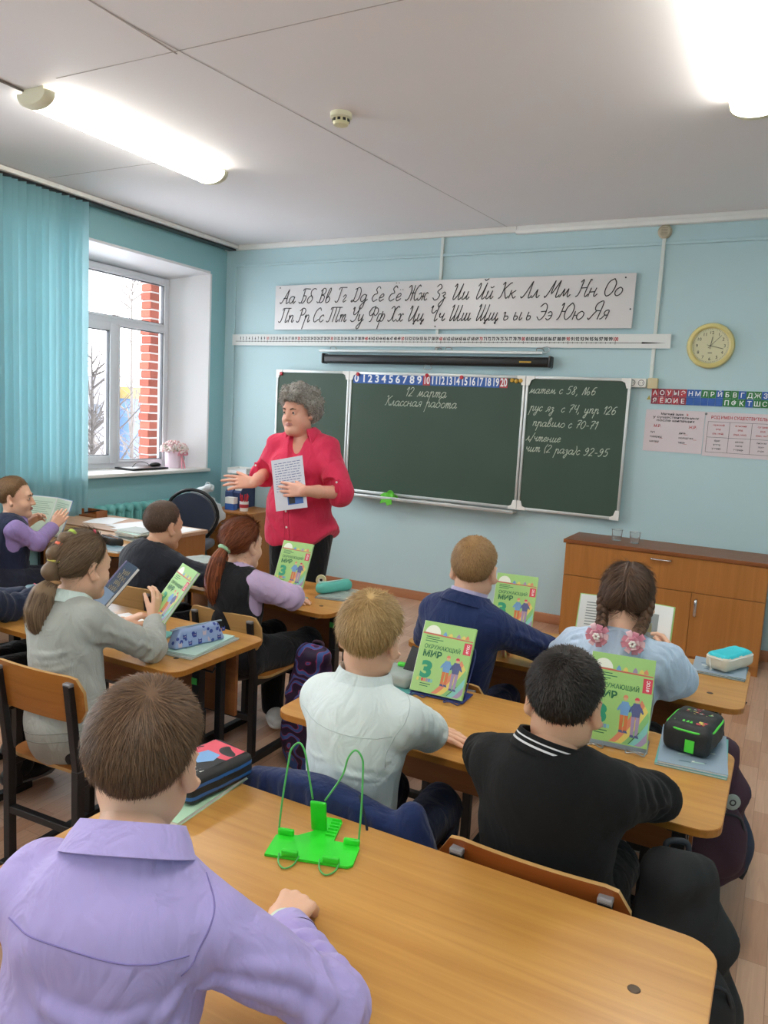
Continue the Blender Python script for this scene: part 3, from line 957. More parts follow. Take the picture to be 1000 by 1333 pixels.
TAIL = [(.9, 0), (.98, -.4), (.82, -.3), (1.15, .15)]
def _o(x, k=1.0, h=1.0):
    return [(x + .45 * k, h), (x + .1 * k, .7 * h), (x + .1 * k, .25 * h), (x + .45 * k, 0), (x + .8 * k, .3 * h), (x + .8 * k, .75 * h), (x + .45 * k, h)]
G = {
 'а': (1.15, [[(.85, .8), (.5, 1), (.1, .7), (.1, .25), (.4, 0), (.75, .35), (.85, .95)], [(.85, .95), (.82, .2), (1, 0), (1.2, .3)]]),
 'б': (1.1, [[(.8, .7), (.5, 1), (.1, .65), (.15, .15), (.5, 0), (.85, .35), (.8, .8), (.4, 1.2), (.35, 1.7), (.7, 2), (1.1, 1.9)]]),
 'в': (1.0, [[(.1, .3), (.4, 1), (.55, 1.7), (.4, 2), (.2, 1.6), (.15, .5), (.3, 0), (.65, .1), (.75, .5), (.5, .8), (.3, .7)]]),
 'г': (.8, [[(.05, .7), (.25, 1), (.5, .85), (.35, .5), (.2, .2), (.35, 0), (.65, .25)]]),
 'д': (1.15, [[(.85, .8), (.5, 1), (.1, .7), (.1, .25), (.4, 0), (.75, .35), (.85, .95)], [(.85, .95), (.8, -.6), (.5, -1), (.3, -.7), (.6, -.2), (1.2, .3)]]),
 'е': (.85, [[(.1, .45), (.5, .55), (.65, .8), (.45, 1), (.15, .75), (.1, .3), (.35, 0), (.8, .3)]]),
 'ж': (1.5, [[(0, .8), (.2, 1), (.4, .7), (.35, .2), (.15, 0), (0, .15)], [(.65, 1), (.65, 0)], [(.4, .5), (.9, .5)], [(1.3, .85), (1.1, 1), (.9, .7), (.95, .2), (1.15, 0), (1.35, .2)]]),
 'з': (.85, [[(.1, .8), (.4, 1), (.6, .75), (.35, .5), (.6, .3), (.6, -.3), (.35, -.9), (.1, -.6), (.4, -.1), (.8, .3)]]),
 'и': (1.1, [[(.1, .7), (.2, 1), (.15, .2), (.35, 0), (.65, .4), (.75, 1)], [(.75, 1), (.72, .2), (.9, 0), (1.1, .3)]]),
 'к': (.95, [[(.15, 1), (.12, 0)], [(.75, .95), (.5, .75), (.2, .5)], [(.3, .55), (.55, .2), (.75, 0), (.95, .25)]]),
 'л': (.95, [[(0, .05), (.2, .1), (.5, 1)], [(.5, 1), (.6, .2), (.8, 0), (1, .3)]]),
 'м': (1.3, [[(0, .05), (.15, .1), (.4, 1)], [(.4, 1), (.55, .1), (.9, 1)], [(.9, 1), (1, .2), (1.15, 0), (1.35, .3)]]),
 'н': (1.1, [[(.12, 1), (.1, 0)], [(.1, .5), (.7, .55)], [(.75, 1), (.72, .2), (.9, 0), (1.1, .3)]]),
 'о': (.95, [_o(0)]),
 'п': (1.1, [[(.1, .8), (.2, 1), (.2, 0)], [(.2, .5), (.5, 1), (.75, .85), (.72, .2), (.9, 0), (1.1, .3)]]),
 'р': (1.1, [[(.1, .7), (.25, 1), (.15, -1)], [(.2, .5), (.5, 1), (.75, .85), (.75, .2), (.9, 0), (1.1, .3)]]),
 'с': (.8, [[(.65, .8), (.45, 1), (.1, .7), (.1, .25), (.4, 0), (.75, .3)]]),
 'т': (1.3, [[(.1, .8), (.2, 1), (.2, 0)], [(.2, .5), (.4, 1), (.55, .85), (.55, 0)], [(.55, .5), (.8, 1), (.95, .85), (.93, .2), (1.1, 0), (1.3, .3)]]),
 'у': (1.05, [[(.1, .8), (.2, 1), (.18, .3), (.4, .1), (.7, .5), (.78, 1)], [(.78, 1), (.7, -.6), (.45, -1), (.25, -.7), (.6, -.2), (1.05, .3)]]),
 'ф': (1.25, [[(.5, 1), (.15, .95), (.1, .2), (.35, 0), (.6, .3)], [(.62, 1.4), (.55, -1)], [(.6, .4), (.85, 1), (1.1, .8), (1.05, .2), (.8, 0), (.62, .2)]]),
 'х': (1.0, [[(.1, .8), (.3, 1), (.45, .7), (.4, .2), (.2, 0), (.05, .15)], [(.85, .85), (.7, 1), (.5, .7), (.55, .2), (.75, 0), (.95, .25)]]),
 'ч': (1.05, [[(.1, .8), (.2, 1), (.2, .6), (.4, .45), (.7, .65)], [(.75, 1), (.7, .2), (.9, 0), (1.1, .3)]]),
 'ш': (1.4, [[(.1, 1), (.1, .2), (.25, 0), (.5, .4), (.55, 1)], [(.55, 1), (.55, .2), (.7, 0), (.95, .4), (1, 1)], [(1, 1), (1, .2), (1.15, 0), (1.35, .3)]]),
 'ъ': (.95, [[(0, .85), (.2, 1), (.25, .2), (.45, 0), (.75, .2), (.65, .5), (.3, .5)]]),
 'ы': (1.2, [[(.1, 1), (.1, .2), (.3, 0), (.55, .2), (.45, .5), (.15, .5)], [(.85, 1), (.85, .2), (1, 0), (1.2, .3)]]),
 'ь': (.75, [[(.1, 1), (.1, .2), (.3, 0), (.55, .2), (.45, .5), (.15, .5)]]),
 'э': (.9, [[(.1, .8), (.35, 1), (.65, .75), (.65, .25), (.35, 0), (.05, .2)], [(.25, .5), (.7, .52)]]),
 'ю': (1.4, [[(.1, 1), (.1, 0)], [(.1, .5), (.5, .5)], _o(.42)]),
 'я': (1.0, [[(0, .05), (.2, .1), (.45, .5)], [(.75, 0), (.78, 1), (.4, 1), (.3, .7), (.5, .5), (.75, .5)]]),
 'А': (1.5, [[(0, .2), (.2, 0), (.5, .5), (1.05, 2)], [(1.05, 2), (1.1, .2), (1.3, 0), (1.5, .2)], [(.45, .7), (1.1, .75)]]),
 'Б': (1.35, [[(.25, 1.7), (.4, 2), (1.4, 1.95)], [(.55, 1.95), (.5, .3), (.2, 0), (0, .2)], [(.5, 1), (.95, 1), (1.05, .5), (.75, 0), (.4, .1)]]),
 'В': (1.3, [[(.45, 1.9), (.45, .3), (.2, 0), (0, .2)], [(.2, 1.6), (.6, 2), (1, 1.75), (.9, 1.2), (.5, 1.05), (1, .9), (1.05, .3), (.7, 0), (.4, .1)]]),
 'Г': (1.2, [[(.2, 1.7), (.35, 2), (1.4, 2)], [(.6, 1.95), (.55, .3), (.3, 0), (.05, .2)]]),
 'Д': (1.45, [[(.5, 1.9), (.45, .3), (.2, 0), (.05, .15), (.3, .25), (.8, 0), (1.2, .5), (1.2, 1.4), (.8, 1.95), (.2, 1.7)]]),
 'Е': (1.1, [[(.9, 1.7), (.6, 2), (.3, 1.6), (.65, 1.1), (.2, .9), (.05, .4), (.4, 0), (.9, .3)]]),
 'Ж': (1.85, [[(0, 1.7), (.25, 2), (.5, 1.4), (.45, .4), (.15, 0), (0, .2)], [(.85, 2), (.85, 0)], [(.5, 1), (1.2, 1)], [(1.75, 1.8), (1.5, 2), (1.2, 1.4), (1.25, .4), (1.5, 0), (1.8, .3)]]),
 'З': (1.05, [[(.1, 1.7), (.45, 2), (.8, 1.6), (.4, 1.05), (.85, .7), (.75, .15), (.35, 0), (0, .3)]]),
 'И': (1.5, [[(.1, 1.6), (.3, 2), (.4, 1.5), (.35, .3), (.55, 0), (.95, .7), (1.15, 2)], [(1.15, 2), (1.1, .2), (1.3, 0), (1.5, .3)]]),
 'К': (1.35, [[(.1, 1.7), (.3, 2), (.4, 1.5), (.35, .3), (.1, 0)], [(1.25, 1.9), (1, 1.8), (.4, 1)], [(.5, 1.1), (.8, .5), (1.1, 0), (1.35, .3)]]),
 'Л': (1.4, [[(0, .2), (.2, 0), (.5, .6), (.95, 2)], [(.95, 2), (1, .2), (1.2, 0), (1.4, .3)]]),
 'М': (1.85, [[(0, .2), (.15, 0), (.4, .6), (.75, 2)], [(.75, 2), (.8, .4), (1.4, 2)], [(1.4, 2), (1.45, .2), (1.65, 0), (1.85, .3)]]),
 'Н': (1.5, [[(.1, 1.7), (.35, 2), (.4, 1.5), (.35, .3), (.1, 0)], [(.35, 1), (1.15, 1.05)], [(1.35, 1.9), (1.15, 1.9), (1.1, .3), (1.3, 0), (1.5, .3)]]),
 'О': (1.3, [[(.7, 2), (.2, 1.6), (.1, .6), (.5, 0), (1, .4), (1.1, 1.4), (.7, 2)]]),
 'П': (1.6, [[(.2, 1.7), (.4, 2), (1.6, 2)], [(.5, 1.95), (.45, .3), (.2, 0), (0, .15)], [(1.25, 1.95), (1.2, .2), (1.4, 0), (1.6, .3)]]),
 'Р': (1.2, [[(.5, 1.9), (.45, .3), (.2, 0), (0, .2)], [(.15, 1.6), (.6, 2), (1.1, 1.7), (1, 1.1), (.55, 1)]]),
 'С': (1.1, [[(1, 1.6), (.7, 2), (.2, 1.5), (.1, .5), (.45, 0), (1, .4)]]),
 'Т': (2.0, [[(.2, 1.7), (.4, 2), (2, 2)], [(.5, 1.95), (.45, .3), (.2, 0), (0, .15)], [(1.1, 1.95), (1.05, 0)], [(1.65, 1.95), (1.6, .2), (1.8, 0), (2, .3)]]),
 'У': (1.25, [[(.1, 1.7), (.3, 2), (.35, 1.2), (.6, .95), (1, 1.4), (1.15, 2)], [(1.15, 2), (1, .4), (.6, 0), (.2, .2)]]),
 'Ф': (1.55, [[(.7, 2), (.3, 1.8), (.1, 1.2), (.4, .8), (.75, 1.1)], [(.8, 2.1), (.75, .2), (.5, 0)], [(.8, 1.1), (1.2, .8), (1.45, 1.3), (1.2, 1.8), (.8, 1.8)]]),
 'Х': (1.4, [[(.1, 1.7), (.4, 2), (.65, 1.5), (.6, .4), (.3, 0), (.05, .2)], [(1.3, 1.8), (1.05, 2), (.7, 1.4), (.75, .4), (1.05, 0), (1.35, .3)]]),
 'Ч': (1.5, [[(.1, 1.7), (.3, 2), (.3, 1.3), (.6, 1), (1, 1.4)], [(1.15, 2), (1.1, .2), (1.3, 0), (1.5, .3)]]),
 'Ш': (1.85, [[(.1, 1.7), (.3, 2), (.3, .3), (.45, 0), (.8, .8), (.85, 2)], [(.85, 2), (.85, .3), (1, 0), (1.35, .8), (1.4, 2)], [(1.4, 2), (1.4, .2), (1.6, 0), (1.8, .3)]]),
 'Э': (1.25, [[(.1, 1.6), (.5, 2), (.95, 1.6), (1, .6), (.6, 0), (.1, .4)], [(.4, 1), (1, 1.05)]]),
 'Ю': (1.95, [[(.1, 1.7), (.3, 2), (.35, 1.4), (.3, .3), (.1, 0)], [(.3, 1), (.85, 1)], _o(.75, 1.2, 2)]),
 'Я': (1.45, [[(0, .2), (.2, 0), (.5, .6), (.75, 1)], [(1.2, 0), (1.2, 2), (.7, 2), (.45, 1.6), (.6, 1.1), (1.2, 1)]]),
 '0': (1.1, [_o(0, 1.1, 1.7)]), '1': (.7, [[(.1, 1.2), (.45, 1.7), (.4, 0)]]),
 '2': (1.1, [[(.1, 1.3), (.4, 1.7), (.8, 1.4), (.6, .8), (.1, 0), (.5, .1), (.9, .05)]]),
 '4': (1.1, [[(.2, 1.7), (.15, .9), (.5, .7), (.8, .9)], [(.85, 1.7), (.8, 0)]]),
 '5': (1.1, [[(.3, 1.7), (.2, 1), (.6, 1.05), (.8, .6), (.6, .1), (.1, .1)], [(.3, 1.68), (.9, 1.75)]]),
 '6': (1.1, [[(.8, 1.6), (.4, 1.5), (.1, .7), (.3, 0), (.75, .2), (.75, .7), (.4, .85), (.15, .6)]]),
 '7': (1.0, [[(.05, 1.5), (.3, 1.7), (.85, 1.65), (.5, .9), (.35, 0)], [(.25, .8), (.75, .85)]]),
 '8': (1.1, [[(.75, 1.4), (.45, 1.7), (.2, 1.35), (.7, .5), (.5, 0), (.15, .3), (.45, .9), (.75, 1.4)]]),
 '9': (1.1, [[(.8, 1.3), (.45, 1.7), (.15, 1.2), (.45, .85), (.8, 1.3), (.7, .4), (.3, 0), (.1, .2)]]),
 '№': (1.9, [[(.1, 0), (.4, 1.7), (.7, 0), (1, 1.7)], _o(1.05, .6, .8)]),
 ',': (.5, [[(.2, .15), (.25, -.1), (.1, -.4)]]), '.': (.4, [[(.15, .05), (.2, 0)]]), '-': (.9, [[(.15, .6), (.7, .62)]]),
 '(': (.6, [[(.45, 1.9), (.15, 1), (.4, -.2)]]), ')': (.6, [[(.1, 1.9), (.4, 1), (.1, -.2)]]), '/': (.7, [[(.6, 1.9), (.1, -.3)]]), ' ': (.8, []),
}
def _mod(base, extra, w=None):
    return ((w or G[base][0]), G[base][1] + extra)
G['ё'] = _mod('е', [[(.3, 1.45), (.34, 1.5)], [(.65, 1.45), (.69, 1.5)]])
G['Ё'] = _mod('Е', [[(.4, 2.35), (.44, 2.4)], [(.85, 2.35), (.89, 2.4)]])
G['й'] = _mod('и', [[(.3, 1.5), (.5, 1.35), (.75, 1.55)]])
G['Й'] = _mod('И', [[(.6, 2.45), (.85, 2.3), (1.15, 2.5)]])
G['ц'] = _mod('и', [TAIL])
G['Ц'] = _mod('И', [[(x + .4, y) for x, y in TAIL]])
G['щ'] = _mod('ш', [[(x + .25, y) for x, y in TAIL]])
G['Щ'] = _mod('Ш', [[(x + .7, y) for x, y in TAIL]])

def script_width(s):
    return sum(G[c][0] for c in s)

def script(mb, s, x, y, xh, r, F, mi=0, slant=0.32, jit=0.0, z=0.0008, squeeze=1.0):
    """joined handwriting as thin strokes lying on frame F"""
    F = np.array(F)
    cx = 0.0
    for ch in s:
        w, st = G[ch]
        dy = random.uniform(-jit, jit)
        for p in st:
            q = smoothpath([(a + cx, b + dy) for a, b in p], 4)
            L = [np.array((x + (a + slant * b) * xh * squeeze, y + b * xh, z)) for a, b in q]
            L = [F[:3, :3] @ t_ + F[:3, 3] for t_ in L]
            if len(L) > 1:
                mb.tube(L, r, 4, mi)
        cx += w
    return cx * xh

def wallF(x, z, y=-0.001):
    """frame on the front wall: x right, y up, z towards the room"""
    return frame((x, y, z), (1, 0, 0), (0, 0, 1))

# ------------------------------------------------------------------ chalkboard
mm('board_green', '3a4f42', 0.55, var=0.10, vscale=3.0, bump=0.04, bscale=300, spec=0.4)
BX, BZ = 0.64, 0.845
t = thing('chalkboard', 'wide green three panel chalkboard with chalk homework notes on the front wall', 'chalkboard', (BX, -0.03, BZ))
yb = -0.03
for (x0, x1, nm) in ((0, 0.75, 'side_panel'), (0.75, 2.27, 'centre_panel'), (2.27, 3.03, 'side_panel')):
    p = MB(); p.b2((x0 + 0.008, yb, 0.008), (x1 - 0.008, yb + 0.02, 0.99))
    po = p.build(nm, M['board_green'], t)
    f = MB()
    w = 0.022
    f.b2((x0 + .003, yb - 0.006, 0.0), (x0 + w, yb + 0.022, 1.0), 0, 0.003)
    f.b2((x1 - w, yb - 0.006, 0.0), (x1 - .003, yb + 0.022, 1.0), 0, 0.003)
    f.b2((x0 + w, yb - 0.006, 0.0), (x1 - w, yb + 0.022, w), 0, 0.003)
    f.b2((x0 + w, yb - 0.006, 1.0 - w), (x1 - w, yb + 0.022, 1.0), 0, 0.003)
    f.build('frame', M['aluminium'], po, smooth=0.6)
    for cx in (x0 + .022, x1 - .022):
        for cz in (0.02, 0.98):
            c = MB()
            sx = 1 if cx < (x0 + x1) / 2 else -1
            sz = 1 if cz < .5 else -1
            q = [(cx - sx * .02, cz - sz * .02), (cx + sx * .045, cz - sz * .02), (cx + sx * .045, cz), (cx + sx * .02, cz + sz * .012), (cx + sx * .008, cz + sz * .05), (cx - sx * .02, cz + sz * .05)]
            if sx * sz < 0:
                q = q[::-1]
            c.prism(q, 0.0, 0.005, 0, None, frame((0, yb - .006, 0), (1, 0, 0), (0, 0, 1)))
            c.build('corner_bracket', M['white_plastic'], po)
tr = MB()
tr.b2((0.77, yb - 0.085, -0.028), (2.27, yb + 0.02, -0.018), 0, 0.003)
tr.b2((0.77, yb - 0.09, -0.028), (2.27, yb - 0.080, -0.002), 0, 0.003)
tr.build('chalk_tray', M['aluminium'], t, smooth=0.6)
FB = frame((0, yb - 0.0005, 0), (1, 0, 0), (0, 0, 1))
random.seed(11)
w1 = MB()
script(w1, '12 марта', 1.27, 0.815, 0.042, 0.0026, FB, jit=.04)
w1.build('chalk_writing', M['chalk'], t)
w1 = MB()
script(w1, 'Классная работа', 1.09, 0.735, 0.040, 0.0026, FB, jit=.04)
w1.build('chalk_writing', M['chalk'], t)
for s, x, z in (('матем с 58, №6', 2.30, 0.875), ('рус яз  с 74, упр 126', 2.31, 0.745), ('правило с 70-71', 2.34, 0.635), ('л/чтение', 2.30, 0.525), ('чит (2 раза)с 92-95', 2.30, 0.445)):
    w2 = MB()
    script(w2, s, x, z, 0.033, 0.0024, FB, jit=.05)
    w2.build('chalk_writing', M['chalk'], t)

# number strip 0-20 along the top of the board
mm('strip_blue', '2f5fae', 0.5)
mm('strip_red', 'b23a44', 0.5)
mm('white_print', 'f0f2f4', 0.6)
t = thing('number_strip', 'blue paper strip of numbers from 0 to 20 along the top of the chalkboard', 'number strip', (BX + 0.785, -0.0625, BZ + 0.905))
b = MB(); nb = MB(); nr = MB()
cw = 1.345 / 21
for k in range(21):
    (b).b2((k * cw + 0.001, -0.0012, 0), ((k + 1) * cw - 0.001, 0.0, 0.086), 1 if k in (10, 20) else 0)
    text(nb, str(k), (k + .5) * cw, 0.012, 0.062, 0, frame((0, -0.0018, 0), (1, 0, 0), (0, 0, 1)), 'c', None if k < 10 else cw * .86, 0.025)
b.build('strip', [M['strip_blue'], M['strip_red']], t)
nb.build('numerals', M['white_print'], t)
mm('magnet_red', 'c02734', 0.35)
mm('magnet_yellow', 'c79a2c', 0.4)
for i, (x, z, mk, lab) in enumerate(((BX + .055, BZ + .965, 'magnet_red', 'red magnet in the top corner of the narrow board behind the teacher'),
                      (BX + 0.83, BZ + .978, 'magnet_red', 'red magnet above the number 0 on the strip'),
                      (BX + 1.46, BZ + .982, 'magnet_red', 'red magnet above the number 10 on the strip'),
                      (BX + 1.755, BZ + .975, 'magnet_red', 'red magnet above the number 15 on the strip'),
                      (BX + 2.165, BZ + .963, 'magnet_yellow', 'yellow magnet on the board, first beside the number 20'),
                      (BX + 2.198, BZ + .958, 'magnet_yellow', 'yellow magnet on the board, between two other yellow magnets'),
                      (BX + 2.231, BZ + .962, 'magnet_yellow', 'yellow magnet on the board, the one next to the metal frame'))):
    o = MB().lathe([(0.016, 0), (0.016, -.005), (0.012, -.010), (0, -.011)], (0, 0, 0), 16, 0, rx(-PI / 2)).build('magnet', M[mk], None, smooth=0.8, loc=(x, -0.066, z))
    o.data.transform(Matrix.Rotation(PI, 4, 'X')) if False else None
    tag(o, lab, 'magnet', 'board magnets')

# green cloth and chalk on the tray
mm('green_cloth', '62bf3a', 0.8)
def rag(name, pts_seed, size, m, n=18):
    random.seed(pts_seed)
    vs, fs = [], []
    for i in range(n + 1):
        for j in range(n + 1):
            u, v = i / n - .5, j / n - .5
            zz = 0.26 * size[2] * (math.sin(9 * u + 2) * math.cos(7 * v) + math.sin(15 * v + 3 * u)) + size[2] * (0.9 - 2.4 * (u * u + v * v))
            vs.append((u * size[0] + 0.012 * math.sin(11 * v), v * size[1] + 0.008 * math.sin(13 * u), max(0.001, zz)))
    for i in range(n):
        for j in range(n):
            a = i * (n + 1) + j
            fs.append((a, a + n + 1, a + n + 2, a + 1))
    o = MB().add(vs, fs).build(name, m, None, smooth=3.2)
    return o
o = rag('cleaning_cloth', 5, (0.13, 0.07, 0.05), M['green_cloth'])
o.location = (1.835, -0.095, BZ - 0.017)
s = MB(); 
tag(o, 'crumpled bright green cloth on the chalk tray', 'cloth')
o2 = MB()
vs = [(-.04, -.052, .004), (.05, -.054, .004), (.062, -.064, -.04), (.02, -.066, -.055), (.0, -.062, -.03), (-.05, -.064, -.045)]
o2.add(vs + [(x, y + .003, z) for x, y, z in vs], [(0, 1, 2, 3, 4, 5), (11, 10, 9, 8, 7, 6)] + [(i, i + 6, (i + 1) % 6 + 6, (i + 1) % 6) for i in range(6)])
o2.build('hanging_corner', M['green_cloth'], o)
for x, lab in ((2.36, 'white chalk stick on the tray, farther from the green cloth'), (2.16, 'white chalk stick on the tray, closer to the green cloth')):
    c = MB().tube([(-.028, 0, 0), (.028, 0, 0)], 0.007, 10).build('chalk_stick', M['paper'], None, smooth=0.8, loc=(x, -0.10, BZ - 0.0105))
    tag(c, lab, 'chalk', 'chalk on the tray')

# ------------------------------------------------------------------ alphabet board
mm('poster_white', 'd9d6d6', 0.28, spec=0.6)
t = thing('alphabet_poster', 'long white poster of the handwritten alphabet above the chalkboard', 'poster', (0.58, -0.030, 2.19))
p = MB(); p.b2((0, -0.006, 0.0), (3.05, 0.006, 0.375), 0, 0.002); p.build('panel', M['poster_white'], t)
FA = frame((0, -0.0075, 0), (1, 0, 0), (0, 0, 1))
row1 = ['Аа', 'Бб', 'Вв', 'Гг', 'Дд', 'Ее', 'Её', 'Жж', 'Зз', 'Ии', 'Йй', 'Кк', 'Лл', 'Мм', 'Нн', 'Оо']
row1[6] = 'Ёё'
row2 = ['Пп', 'Рр', 'Сс', 'Тт', 'Уу', 'Фф', 'Хх', 'Цц', 'Чч', 'Шш', 'Щщ', 'ъ', 'ы', 'ь', 'Ээ', 'Юю', 'Яя']
for row, z, x0, x1 in ((row1, 0.222, 0.05, 2.96), (row2, 0.062, 0.04, 2.88)):
    xh = 0.059
    L = MB()
    ws = [script_width(g) * xh for g in row]
    gap = (x1 - x0 - sum(ws)) / (len(row) - 1)
    sq = 1.0
    if gap < 0.01:
        sq = (x1 - x0 - 0.01 * (len(row) - 1)) / sum(ws)
        gap = 0.01
    x = x0
    for g, w in zip(row, ws):
        script(L, g, x, z, xh, 0.0033, FA, 0, 0.34, squeeze=sq)
        x += w * sq + gap
    L.build('lettering', M['ink'], t)
for x, z in ((0.05, 0.355), (2.98, 0.345), (1.55, 0.02), (3.03, 0.13)):
    MB().lathe([(0.006, 0), (0, -0.003)], (x, -0.007, z), 10, 0, rx(-PI / 2)).build('fixing_pin', M['ink'], t)

# ------------------------------------------------------------------ 0-100 number line
t = thing('number_line', 'white paper number line to 100 running under the alphabet poster', 'number line', (0.105, -0.0215, 2.055))
p = MB(); p.b2((0, -0.0015, 0), (3.79, 0.0015, 0.097)); p.build('paper_strip', M['paper'], t)
FN = frame((0, -0.0025, 0), (1, 0, 0), (0, 0, 1))
q = MB(); qr = MB()
q.box((1.86, -0.002, 0.036), (3.64, 0.001, 0.0035))
for k in range(1, 101):
    x = 0.06 + 3.36 * k / 100
    big = k % 10 == 0
    q.box((x, -0.0022, 0.036), (0.003, 0.001, 0.022 if big else 0.012))
    text(qr if big else q, str(k), x, 0.050, 0.026, 0, FN, 'c', 0.013 if k < 10 else (0.027 if k < 100 else 0.038), 0.035)
q.add([(3.60, -.0025, .030), (3.76, -.0025, .036), (3.60, -.0025, .043)], [(0, 1, 2)])
q.build('scale_numbers', M['ink'], t)
qr.build('tens_numbers', M['red_print'], t)

# ------------------------------------------------------------------ projection screen case and rail
t = thing('projection_screen', 'black tube case of a rolled projection screen above the chalkboard', 'projection screen', (1.12, -0.05, 1.945))
p = MB()
p.box((0.985, 0, 0), (1.95, 0.075, 0.072), 0, None, 0.022, 3)
p.build('case', M['black_plastic'], t, smooth=0.8)
for x in (0.0, 1.97):
    c = MB(); c.box((x + (0.008 if x == 0 else -.008), 0, 0.003), (0.02, 0.086, 0.086), 0, None, 0.02, 3); c.build('end_cap', M['black_plastic'], t, smooth=0.8)
c = MB(); c.tube(smoothpath([(0.97, -.02, -.034), (0.95, -.025, -.06), (0.985, -.025, -.075), (1.02, -.025, -.06), (1.0, -.02, -.034)], 4), 0.003, 6); c.build('pull_ring', M['chrome'], t)
c = MB(); c.box((1.78, -0.0385, -0.002), (0.09, 0.001, 0.010)); c.build('name_plate', M['magnet_yellow'], t)
t = thing('hanging_rail', 'thin grey metal rail with hooks just above the black screen case', 'rail', (1.06, -0.03, 2.016))
p = MB(); p.b2((0, -0.012, -0.012), (1.95, 0.006, 0.010), 0, 0.003); p.build('rail', M['aluminium'], t)
for x in (0.14, 1.11, 1.20, 1.93):
    c = MB(); c.tube(smoothpath([(x - .03, 0, 0.012), (x - .02, -.012, .03), (x + .02, -.012, .028), (x + .03, 0, .01)], 4), 0.003, 6); c.build('hook', M['chrome'], t)
c = MB(); c.tube(smoothpath([(1.95, -.01, 0), (2.0, -.015, .01), (1.99, -.015, .04), (1.93, -.012, .03)], 4), 0.0025, 6); c.build('cord', M['chrome'], t)

# ------------------------------------------------------------------ clock, alarm, socket
mm('clock_rim', 'd9cb86', 0.3, spec=0.6)
mm('clock_face', 'd7d3ae', 0.5)
t = thing('wall_clock', 'round cream wall clock showing about quarter past twelve', 'clock', (4.15, -0.002, 2.075))
RB = rx(PI / 2)
MB().lathe([(0.0, 0), (0.148, 0), (0.150, .02), (0.142, .036), (0.126, .040), (0.117, .034), (0.115, .022)], n=48, rot=RB).build('rim', M['clock_rim'], t, smooth=0.7)
MB().lathe([(0.116, .02), (0, .02)], n=48, rot=RB).build('face', M['clock_face'], t)
cf = MB()
FC = frame((0, -0.0215, 0), (1, 0, 0), (0, 0, 1))
for k in range(1, 13):
    a = PI / 2 - 2 * PI * k / 12
    text(cf, str(k), 0.086 * math.cos(a), 0.086 * math.sin(a) - 0.010, 0.021, 0, FC, 'c')
    for j in range(5):
        b_ = a + 2 * PI * j / 60
        cf.box((0.107 * math.cos(b_), -0.0215, 0.107 * math.sin(b_)), (0.0015, .0005, 0.006), 0, ry(b_ - PI / 2) if False else None)
cf.box((0, -0.0215, -0.047), (0.026, .0005, .004))
cf.build('numerals', M['ink'], t)
for ang, l, w, nm in ((368, 0.058, 0.007, 'hour_hand'), (104, 0.082, 0.005, 'minute_hand'), (43, 0.092, 0.0015, 'second_hand')):
    a = math.radians(90 - ang)
    d_ = np.array((math.cos(a), 0, math.sin(a)))
    h = MB(); h.bar(tuple(-d_ * 0.022 + np.array((0, -.025, 0))), tuple(d_ * l + np.array((0, -.025, 0))), w, 0.002, 0, 0.0003); h.build(nm, M['ink'], t)
t = thing('alarm_sounder', 'round beige alarm sounder high on the wall under the ceiling', 'alarm', (3.787, -0.002, 2.832))
MB().lathe([(0, 0), (0.046, 0), (0.046, .02), (0.035, .032), (0, .034)], n=24, rot=RB).build('housing', mat('alarm_beige', 'b9ae98', 0.5), t, smooth=0.7)
gr_ = MB()
for k in range(5):
    gr_.box((0, -0.0345, -0.02 + 0.01 * k), (0.04, 0.001, 0.003))
gr_.build('grille', mat('alarm_dark', '8c7f6b', 0.6), t)
t = thing('wall_socket', 'white double wall socket beside the chalkboard corner', 'socket', (3.70, -0.002, 1.817))
b = MB(); b.box((0, -0.02, 0), (0.125, 0.04, 0.062), 0, None, 0.006); b.build('housing', M['white_plastic'], t, smooth=0.6)
b = MB()
for x in (-.03, .03):
    b.lathe([(0.021, .0405), (0.018, .041), (0.0175, .0405)], (x, 0, 0), 20, 0, RB)
    for dx in (-.009, .009):
        b.lathe([(0.003, .0412), (0, .0412)], (x + dx, 0, 0), 8, 0, RB)
b.build('socket_rings', M['ink'], t)
t = thing('junction_box', 'small cream junction box between the socket and the letter strip', 'junction box', (3.805, -0.002, 1.817))
b = MB(); b.box((0, -0.02, 0), (0.068, 0.04, 0.072), 0, None, 0.005); b.build('housing', mat('box_cream', 'd3c79f', 0.5), t, smooth=0.6)
o = MB().prism([(-.014, -.014), (.014, -.014), (0, .016)], 0, .002, 0, None, wallF(3.785, 1.72)).build('warning_sticker', mat('sticker_yellow', 'b8a75a', 0.6))
tag(o, 'tiny yellowish triangle sticker on the wall below the socket', 'sticker')

